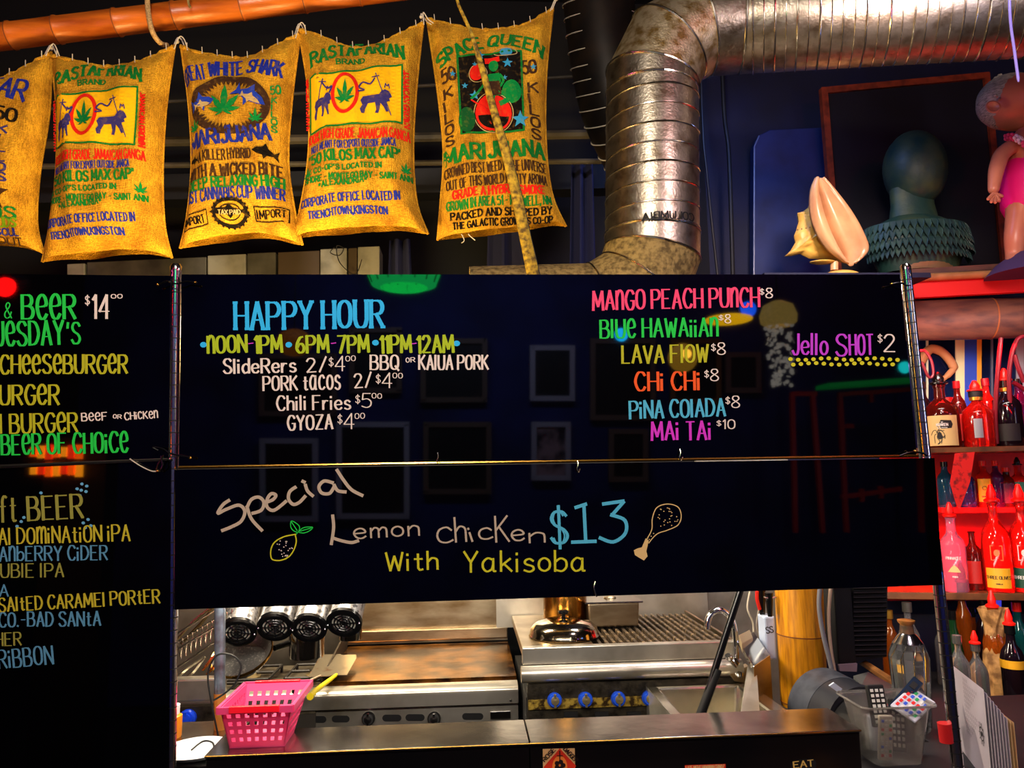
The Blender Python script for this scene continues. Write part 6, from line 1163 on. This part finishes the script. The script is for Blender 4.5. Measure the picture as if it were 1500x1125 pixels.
# tub
tz = zn+.001; t = thing('plastic_tub', 'clear plastic tub full of remote controls at the lower right', 'tub', PZ(1325, 1118, tz))
tc_ = PZ(1322, 1122, tz); CL = mat('clear plastic', (205, 200, 196), .12, trans=.85, ior=1.2, spec=.5)
W0, W1, D0, D1, H = .115, .17, .10, .13, .135; ox, oy = tc_.x, tc_.y+.055
def rr4(w, d, z, r=.02, n=4):
    out = []
    for cx, cy, a0 in ((w/2-r, d/2-r, 0), (-w/2+r, d/2-r, 90), (-w/2+r, -d/2+r, 180), (w/2-r, -d/2+r, 270)):
        for k in range(n+1): a = math.radians(a0+90*k/n); out.append(V((ox+cx+r*math.cos(a), oy+cy+r*math.sin(a), z)))
    return out
rgs = [rr4(W0, D0, tz), rr4(W1-.01, D1-.01, tz+H*.93), rr4(W1, D1, tz+H), rr4(W1+.012, D1+.012, tz+H+.001)]; nn = len(rgs[0]); mb = MB().add(sum(rgs, []), [(i*nn+k, i*nn+(k+1) % nn, (i+1)*nn+(k+1) % nn, (i+1)*nn+k) for i in range(3) for k in range(nn)]+[tuple(range(nn-1, -1, -1))])
o = obj('tub_wall', mb, CL, t); s = o.modifiers.new('s', 'SOLIDIFY'); s.thickness = .0025
obj('tub_rim', MB().tube(rr4(W1+.014, D1+.014, tz+H+.001), .003, 6, closed=True), CL, t)
def remote(label, a, b, wd, body, keys, nx, ny, facen, cols=None, th=.014):
    """lies along a -> b, keys face facen"""
    u = (b-a); L = u.length; u = u.normalized(); nr_ = (facen-u*facen.dot(u)).normalized(); s = u.cross(nr_).normalized(); c = (a+b)/2
    rt_ = Matrix((s, u, nr_)).transposed()
    t2 = thing('remote_control', label, 'remote control', c); obj('casing', MB().box(c, (wd, L, th), rt_), body, t2, smooth=False, bevel=.003)
    for i in range(nx):
        for j in range(ny):
            p = c+s*((i+.5)/nx-.5)*wd*.86+u*((j+.5)/ny-.5)*L*.86+nr_*(th/2+.001)
            m_ = cols[(i*3+j*5+i*j) % len(cols)] if cols else keys
            if cols and j >= ny-2 and False: pass
            obj('key', MB().box(p, (wd/nx*.5, L/ny*.5, .002), rt_), m_, t2, smooth=False)
    return t2
KW, KR, KG, KB = paint('key white', (225, 225, 220)), paint('key red', (225, 40, 40)), paint('key green', (40, 160, 90)), paint('key blue', (50, 90, 220))
vd = V((0, -.8, .6))
ctr = V((ox, oy, tz))
zr = tz+H
remote('black remote with white keys at the left of the tub', P(1290, 1052, oy-.02)+V((0, 0, -.02)), P(1280, 1003, oy), .042, M['black'], KW, 3, 7, vd)
remote('glossy dark blue remote standing up at an angle in the tub', P(1308, 1040, oy-.01), P(1345, 997, oy+.02), .026, mat('blue black plastic', (14, 34, 60), .2), M['black'], 1, 3, V((-.6, -.8, .2)))
remote('small white remote with rows of coloured keys on top of the tub', P(1322, 1046, oy-.05), P(1352, 1018, oy+.0), .062, paint('remote white', (206, 208, 224)), KW, 5, 5, V((-.1, -.6, .8)), [KR, KB, KG, KW, KB], th=.008)
remote('cream remote with coloured keys inside the tub against its front', V((ox-.028, oy-.030, tz+.006)), V((ox-.022, oy-.036, tz+.11)), .034, paint('remote cream', (226, 214, 196)), KW, 3, 9, V((0, -1, 0)), [KR, KG, KW, KW, KB, KW], th=.010)
remote('dark remote leaning at the back inside the tub', V((ox+.03, oy+.01, tz+.008)), V((ox+.045, oy+.03, tz+.125)), .036, M['black'], KW, 3, 7, V((-.2, -1, 0)))
o = obj('paper_roll', MB().lathe([(.0002, 0), (.016, 0), (.017, .003), (.017, .078), (.015, .08), (.006, .079), (.006, .03)], V((PZ(1279, 1096, zn+.001).x, PZ(1279, 1096, zn+.001).y, zn+.001)), (.03, -.03, 1), 20), mat('white paper', (215, 222, 235), .6)); o['label'] = 'white paper roll standing left of the clear tub'; o['category'] = 'roll'
# faceted decanter
t = thing('decanter', 'faceted clear glass decanter with an amber stopper behind the tub', 'decanter', V((P(1336, 1020, 2.02).x, 2.02, zn))); c0 = V((P(1336, 1020, 2.02).x, 2.02, zn))
hz = lambda y: P(1336, y, 2.02).z-zn
PXM = 2.02/F
obj('glass_body', MB().lathe([(.0002, .0), (20*PXM, .0), (22*PXM, .01), (27*PXM, hz(962)), (24*PXM, hz(950)), (20*PXM, hz(940)), (10*PXM, hz(930)), (9*PXM, hz(915))], c0, n=10), mat('decanter glass', (235, 242, 245), .04, trans=.95, spec=.9, ior=1.45), t, smooth=False)
obj('shoulder', MB().lathe([(20.5*PXM, hz(941)), (14*PXM, hz(931)), (10*PXM, hz(927))], c0, n=24), M['chrome'], t)
for k in range(10): g = 2*math.pi*(k)/10; obj('facet_edge', MB().tube([c0+V((math.cos(g)*22*PXM, math.sin(g)*22*PXM, .01)), c0+V((math.cos(g)*27*PXM, math.sin(g)*27*PXM, hz(962))), c0+V((math.cos(g+.3)*21*PXM, math.sin(g+.3)*21*PXM, hz(943)))], .0016, 5), M['steel_smooth'], t)
obj('stopper', MB().lathe([(8*PXM, hz(930)), (8*PXM, hz(915)), (11.5*PXM, hz(911)), (12*PXM, hz(908)), (.0002, hz(907))], c0, n=24), mat('cork stopper', (190, 120, 60), .4, col2=(110, 84, 30), nscale=30), t)
# menus stack
mn = thing('menu_stack', 'fanned upright stack of laminated white menus at the lower right', 'menu', PZ(1430, 1200, zn))
LAM = mat('laminated paper', (196, 186, 200), .35, col2=(178, 166, 176), nscale=5); LAO = mat('laminated cream paper', (206, 168, 124), .4)
for k in range(10):
    s = k/9; xl0, yl0 = 1388+s*10, 962+s*22; xr0, yr0 = 1428+58*s, 995+58*s
    Yl, Yr = 1.95, 1.68
    if k > 7: m_ = LAO
    else: m_ = LAM
    a = P(1389+k*3.2, 970+k*4, 1.93-k*.012); b = P(1440+k*4.9, 1010+k*6 if k < 8 else 1040+k*2, 1.64-k*.004); a0_, b0_ = V((a.x, a.y, zn)), V((b.x, b.y, zn))
    o = obj('menu_sheet', MB().quadbox([a0_, b0_, b, a], (.0, -.0022, 0)), m_, mn, smooth=False, bevel=0)
    if k == 3: fa, fb, fz = a, b, k
fa, fb = P(1389, 970, 1.93), P(1440, 1010, 1.64)
def mmap(u, v): q = fa.lerp(fb, u); return V((q.x-.003, q.y-.003, zn+(q.z-zn)*v))
mt = MB()
for k in range(13):
    v0 = .93-k*.05; text(mt, lambda x, y: mmap(x, y), 'MENU LIST ITEMS'[:6+(k*5) % 9] if False else 'IIIIIIIIII'[:4+(k*5) % 6], .45, v0, .45+.12+(k*5 % 6)*.05, v0, -.03, .006, jit=0)
obj('printed_lines', mt, paint('grey print', (90, 80, 96)), mn, smooth=False, kind='stuff')
mt = MB(); ring(mt, mmap, .86, .5, .045, .07, .012, 20); fill(mt, mmap, ellipse(.86, .5, .018, .03, 12), 1); 
for k in range(10): a = math.pi*2*k/10; ribbon(mt, mmap, [(.86+.05*math.cos(a), .5+.085*math.sin(a)), (.86+.065*math.cos(a), .5+.12*math.sin(a))], lambda a, b: .01, maxl=1)
obj('printed_crest', mt, M['black'], mn, smooth=False, kind='stuff')
# round black unit with a grey band
rl = thing('round_unit', 'bulky black rounded machine with a grey band and white sticker behind the counter end', 'machine', V((P(1232, 1030, 2.1).x, 2.05, zn)))
cU = P(1246, 1060, 2.12); ru = .11
obj('drum', MB().tube([cU+V((.02, -.13, -.02)), cU+V((.02, -.125, -.02)), cU+V((-.0, .1, 0)), cU+V((-.0, .105, 0))], [ru*.86, ru*.95, ru*.98, ru*.9], 36), mat('black satin', (12, 12, 16), .35), rl)
obj('grey_band', MB().tube([cU+V((-.0, .05, 0)), cU+V((-.012, .145, .004))], [ru*1.03, ru*1.03], 40, caps=True), mat('grey plastic', (66, 70, 80), .35, col2=(46, 50, 60), nscale=30), rl)
obj('grey_hood', MB().tube([cU+V((.012, -.04, 0)), cU+V((-.0, .048, 0))], [ru*1.0, ru*1.02], 40, caps=True), mat('grey plastic dark', (36, 38, 46), .35), rl)
obj('stand', MB().bb(cU.x-.07, cU.x+.07, cU.y-.08, cU.y+.06, 0, cU.z-.1), M['black'], rl, smooth=False)
obj('sticker', MB().quadbox([P(1215, 1005, 2.05), P(1222, 1000, 2.05), P(1234, 1009, 2.05), P(1229, 1015, 2.05)], (0, .006, 0)), paint('pale sticker', (200, 212, 232)), rl, smooth=False)
obj('top_flap', MB().quadbox([P(1250, 990, 2.2), P(1272, 984, 2.3), P(1312, 1006, 2.3), P(1300, 1016, 2.16), P(1262, 1004, 2.1)], (0, 0, -.012)), mat('grey flap', (84, 86, 84), .5), rl, smooth=False)
o = obj('wood_strip', MB().quadbox([P(1262, 970, 2.5), P(1268, 967, 2.5), P(1320, 1000, 2.26), P(1316, 1006, 2.26)], (0, .02, -.01)), M['wood'], smooth=False); o['label'] = 'loose wooden strip slanting behind the round machine'; o['category'] = 'strip'
# ================================================================ FRAMED PICTURE, BUST, SHELL, DOLL on top of the back bar
pf = thing('picture_frame', 'red-brown wooden frame around a plain dark canvas above the back bar', 'picture', P(1340, 410, 3.35)); Yp = 3.36
fc_ = [(1206, 134), (1443, 112), (1473, 420), (1228, 420)]
fq = [P(x, y, Yp) for x, y in fc_]
obj('canvas', MB().quadbox(fq, (0, .02, 0)), mat('dark canvas', (9, 10, 22), .6, col2=(5, 6, 12), nscale=4), pf, smooth=False)
for a, b in ((0, 1), (1, 2), (3, 0)):
    dd = (fq[b]-fq[a]).normalized(); obj('frame_bar', MB().tube([fq[a]-dd*.014, fq[b]+dd*.014], .022, 4), M['wood_red'], pf, smooth=False)
Yb = 3.1; tp = B(1340, 398, .1).z
BG = mat('dark green carved bust', (24, 56, 50), .5, col2=(70, 84, 50), nscale=9, nmix=(.45, .75), bump=.35, bscale=60); u_ = Yb/F
bt_ = thing('bust', 'dark green featureless bust with a leaf-scaled collar in front of the dark canvas', 'bust', P(1345, 402, Yb))
c0 = P(1345, 398, Yb)
def pr(y): return (398-y)*u_
obj('shoulders', MB().lathe([(.0002, pr(402)), (60*u_, pr(402)), (66*u_, pr(385)), (80*u_, pr(360)), (76*u_, pr(335)), (58*u_, pr(322)), (38*u_, pr(312)), (34*u_, pr(290)), (34*u_, pr(265)), (.0002, pr(262))], c0, n=36, sy=.6), BG, bt_)
obj('head', MB().ball(P(1340, 248, Yb), 1, 16, (47*u_, 46*u_, 62*u_)), BG, bt_)
obj('base', MB().lathe([(.0002, pr(402)), (54*u_, pr(402)), (56*u_, pr(397)), (56*u_, pr(392))], c0+V((0, -.01, 0)), n=36, sy=.62), mat('tan plinth', (120, 90, 60), .5), bt_)
LG = mat('collar leaf', (22, 52, 56), .5, col2=(44, 74, 64), nscale=20)
for row, (y, rx, n_) in enumerate(((338, 79, 24), (352, 82, 26), (366, 82, 28), (378, 77, 28))):
    for k in range(n_):
        a = math.pi*(k+.5*(row % 2))/n_+math.pi; x = c0.x+math.cos(a)*rx*u_; yy = c0.y+math.sin(a)*rx*u_*.62
        zt2 = c0.z+pr(y-9); zb2 = c0.z+pr(y+9); tn = V((-math.sin(a), math.cos(a)*.62, 0)).normalized()*.0135; out = V((math.cos(a), math.sin(a), 0))
        obj('collar_leaf', MB().quadbox([V((x, yy, zt2))-tn-out*.004, V((x, yy, zt2))+tn-out*.004, V((x, yy, zt2-.02))+tn*.95+out*.006, V((x, yy, zb2))+out*.012, V((x, yy, zt2-.02))-tn*.95+out*.006], out*.004), LG, bt_, smooth=False)
# helmet shell
Ys = 2.9; us = Ys/F
sh_ = thing('sea_shell', 'large cream helmet conch shell on a small stand above the special boards', 'shell', P(1215, 403, Ys))
SHC = mat('shell lip', (214, 166, 116), .25, col2=(190, 130, 90), nscale=7, bump=.1, bscale=30); SHY = mat('shell body yellow', (232, 186, 84), .4, col2=(190, 140, 60), nscale=10, bump=.3, bscale=30)
lipL = smooth_tab([(0, 1192), (.15, 1185), (.4, 1184), (.65, 1193), (.85, 1210), (1, 1236)]); lipR = smooth_tab([(0, 1202), (.15, 1218), (.4, 1242), (.65, 1260), (.85, 1267), (1, 1248)])
def lipf(u, v):
    x = lerpt(lipL, v)*(1-u)+lerpt(lipR, v)*u; y = 264+122*v+6*math.sin(u*3)*v
    e = abs(2*u-1); d = .012+.03*(1-e**4)*math.sin(math.pi*min(.98, max(.02, v)))**.5
    slit = .055*math.exp(-((u-.36-.02*v)/.07)**2)*min(1, v*6)*min(1, (1-v)*7); roll = .016*math.exp(-((u-.1)/.09)**2)+.014*math.exp(-((u-.93)/.08)**2)
    return P(x, y, Ys)+V((0, -d+slit-roll, 0))
lp = MB().grid(lipf, 40, 40); o = obj('shell_lip', lp, SHC, sh_, angle=80); s = o.modifiers.new('s', 'SOLIDIFY'); s.thickness = .006; s.offset = 1
obj('dark_opening', MB().tube(cr([lipf(.37, t)+V((0, -.013, 0)) for t in (.06, .2, .4, .6, .8, .93)], 5), [.003]*5+[.005]*8+[.006]*8+[.003]*5, 8), mat('opening brown', (60, 30, 16), .6), sh_)
outl = [(1198, 272), (1190, 285), (1184, 304), (1176, 310), (1168, 312), (1170, 324), (1166, 338), (1163, 345), (1165, 355), (1158, 367), (1149, 376), (1160, 375), (1172, 372), (1186, 379), (1205, 380), (1222, 383), (1240, 386), (1250, 340), (1225, 290)]
cxs, cys = 1208, 338
def bodyf(u, v, sg):
    k = u*(len(outl)-1); i = min(int(k), len(outl)-2); t = k-i; ex, ey = outl[i][0]*(1-t)+outl[i+1][0]*t, outl[i][1]*(1-t)+outl[i+1][1]*t
    x = cxs+(ex-cxs)*v; y = cys+(ey-cys)*v; return P(x, y, Ys+.075)+V((0, sg*.055*math.sqrt(max(0, 1-v**2.2))+sg*.004*math.sin(v*22), 0))
outl = outl+[outl[0]]
obj('shell_body', MB().grid(lambda u, v: bodyf(u, v, -1), 76, 14).grid(lambda u, v: bodyf(u, v, 1), 76, 14), SHY, sh_, angle=80)
obj('speckle', MB(), None) if False else None
for x, y in [(1168+k*6, 337-k*1.2) for k in range(4)]+[(1222+k*6, 336-k*2) for k in range(5)]+[(1228+k*7, 349-k*2) for k in range(4)]:
    fr = (lambda px: lipf)(0)
    u0 = (x-lerpt(lipL, (y-264)/122))/(lerpt(lipR, (y-264)/122)-lerpt(lipL, (y-264)/122))
    q = lipf(max(0, min(1, u0)), (y-264)/122) if u0 > 0 else P(x, y, Ys-.02)
    obj('brown_spot', MB().ball(q+V((0, -.003, 0)), .003, 6, (1, .5, 1)), mat('spot', (90, 50, 30), .5) if 'spot' not in bpy.data.materials else bpy.data.materials['spot'], sh_)
obj('stand_stem', MB().tube([P(1222, 384, Ys), P(1222, 396, Ys)], .016, 12), SHC, sh_); obj('stand_plate', MB().ball(P(1205, 384, Ys), 1, 10, (.055, .03, .007)), SHY, sh_)
obj('stand_base', MB().ball(P(1233, 404, Ys), 1, 12, (.075, .05, .022)), SHY, sh_)
# ledge for the shell (top of back bar continues left behind the boards)
o = obj('bar_ledge', MB().bb(P(1105, 405, 2.9).x, B(1318, 405, 0).x, 2.8, 3.45, P(1200, 409, 2.9).z-.02, P(1200, 409, 2.9).z), M['navy'], smooth=False); o['label'] = 'navy ledge behind the boards carrying the shell'; o['category'] = 'ledge'
# doll
Yd = 2.84; ud = Yd/F; D = lambda x, y, dy=0: P(x, y, Yd+dy)
dl = thing('doll', 'chubby grey-haired doll in a pink swimsuit and flower lei at the right edge', 'doll', D(1508, 398))
SK = mat('doll skin', (206, 128, 100), .35, col2=(186, 104, 84), nscale=6); HR = mat('doll grey hair', (190, 182, 168), .5, col2=(100, 96, 92), nscale=60, stretch=(1, 1, 6), bump=.5, bscale=60)
sv = [(1510, 296, 0, 34), (1508, 262, 0, 32), (1506, 226, 0, 29), (1503, 200, 0, 17), (1502, 185, 0, 15),
      (1484, 214, -.02, 15), (1467, 224, -.03, 13), (1459, 250, -.04, 12), (1456, 274, -.05, 9), (1455, 284, -.055, 8),
      (1528, 214, -.02, 15), (1545, 226, -.03, 13), (1552, 250, -.04, 12), (1554, 276, -.05, 9),
      (1494, 318, -.01, 21), (1488, 345, -.02, 18), (1486, 378, -.01, 13), (1482, 390, -.05, 10), (1526, 318, -.01, 21), (1530, 345, -.02, 18), (1532, 378, -.01, 13), (1530, 390, -.05, 10)]
se = [(0, 1), (1, 2), (2, 3), (3, 4), (2, 5), (5, 6), (6, 7), (7, 8), (8, 9), (2, 10), (10, 11), (11, 12), (12, 13), (0, 14), (14, 15), (15, 16), (16, 17), (0, 18), (18, 19), (19, 20), (20, 21)]
me = bpy.data.meshes.new('body'); bo = bpy.data.objects.new('body', me); b0 = base_of(dl); me.from_pydata([D(x, y, d)-b0 for x, y, d, r in sv], se, []); link(bo); bo.parent = dl; bo['_b'] = list(b0)
sm_ = bo.modifiers.new('skin', 'SKIN'); 
if not me.skin_vertices: me.attributes.new('x', 'FLOAT', 'POINT')
for i, (x, y, d, r) in enumerate(sv): me.skin_vertices[0].data[i].radius = (r*ud, r*ud)
me.skin_vertices[0].data[0].use_root = True; sm_.use_smooth_shade = True; bo.modifiers.new('s', 'SUBSURF').levels = 2; bo.modifiers['s'].render_levels = 2; me.materials.append(SK)
for k, (dx, dy, dz, L) in enumerate(((-9, 8, -.01, 1), (-4, 12, -.02, 1.1), (2, 13, -.02, 1.1), (8, 11, -.01, 1), (13, 4, 0, .9))):
    obj('finger', MB().tube(cr([D(1456, 284, -.055), D(1456+dx*.6, 284+dy*.6, -.06), D(1456+dx, 284+dy, -.06+dz)], 3), [.010, .0095, .009, .0085, .008, .0075, .005], 8), SK, dl)
hc = D(1490, 150); obj('head', MB().ball(hc, 1, 16, (52*ud, 44*ud, 45*ud)).ball(hc+V((-.02, -.095, -.03)), 1, 8, (.032, .03, .03)).ball(hc+V((.07, -.085, -.03)), 1, 8, (.03, .03, .03)).ball(hc+V((.03, -.118, -.0)), .012, 8), SK, dl)
obj('hair', MB().ball(hc+V((-.012, .018, .012)), 1, 18, (53*ud, 44*ud, 45*ud)), HR, dl)
for k in range(9): a = -.2+k*.17; obj('hair_lock', MB().tube(cr([hc+V((-.118*math.cos(a)-.008, -.06+.01*k, .118*math.sin(a)+.01)), hc+V((-.128*math.cos(a-.1), 0, .125*math.sin(a-.1)+.012)), hc+V((-.11*math.cos(a-.25), .07, .11*math.sin(a-.25)))], 5), [.006]*5+[.01]*5+[.004], 6), HR, dl)
obj('ear', MB().lathe([(.004, 0), (.018, .004), (.024, .010), (.019, .014), (.012, .008), (.0002, .004)], D(1455, 158, -.075), (-.6, -.8, 0), 20, sy=1.3), SK, dl)
for s_ in (-.012, .062): obj('eye', MB().ball(hc+V((s_+.005, -.108, .012)), .012, 8, (1, .5, 1.2)), M['blackgloss'], dl)
obj('mouth', MB().tube(cr([hc+V((.008, -.112, -.045)), hc+V((.028, -.118, -.052)), hc+V((.05, -.112, -.045))], 4), .003, 6), paint('doll lips', (190, 40, 60)), dl)
obj('swimsuit', MB().lathe([(27*ud, 40*ud), (36*ud, 22*ud), (40*ud, 0), (42*ud, -22*ud), (43*ud, -42*ud), (38*ud, -56*ud), (24*ud, -66*ud)], D(1508, 262), n=30, sy=1.02), mat('pink swimsuit', (236, 20, 130), .5), dl)
FL = [mat('lei white', (235, 205, 225), .6), mat('lei pink', (236, 120, 170), .6), mat('lei deep pink', (220, 60, 120), .6)]
rr = random.Random(11)
for k in range(26):
    a = math.pi*(.05+.9*k/25)+math.pi; q = D(1506, 200)+V((math.cos(a)*.118, math.sin(a)*.11-.01, -.02-abs(math.sin(a))**3*.19))
    pm_ = MB()
    for j in range(5): g = j*1.257+k; pm_.ball(q+V((math.cos(g)*.011, -.004, math.sin(g)*.011)), .009, 5, (1, .5, 1))
    obj('flower', pm_, FL[rr.choice([0, 0, 1, 2])], dl)
o = obj('cloth_mound', MB().lathe([(.0002, .105), (.06, .09), (.12, .05), (.165, .0), (.0002, 0)], D(1510, 402, -.02), n=28), mat('purple cloth', (70, 50, 96), .8, bump=.4, bscale=20)); o['label'] = 'dull purple cloth mound at the doll feet'; o['category'] = 'cloth'
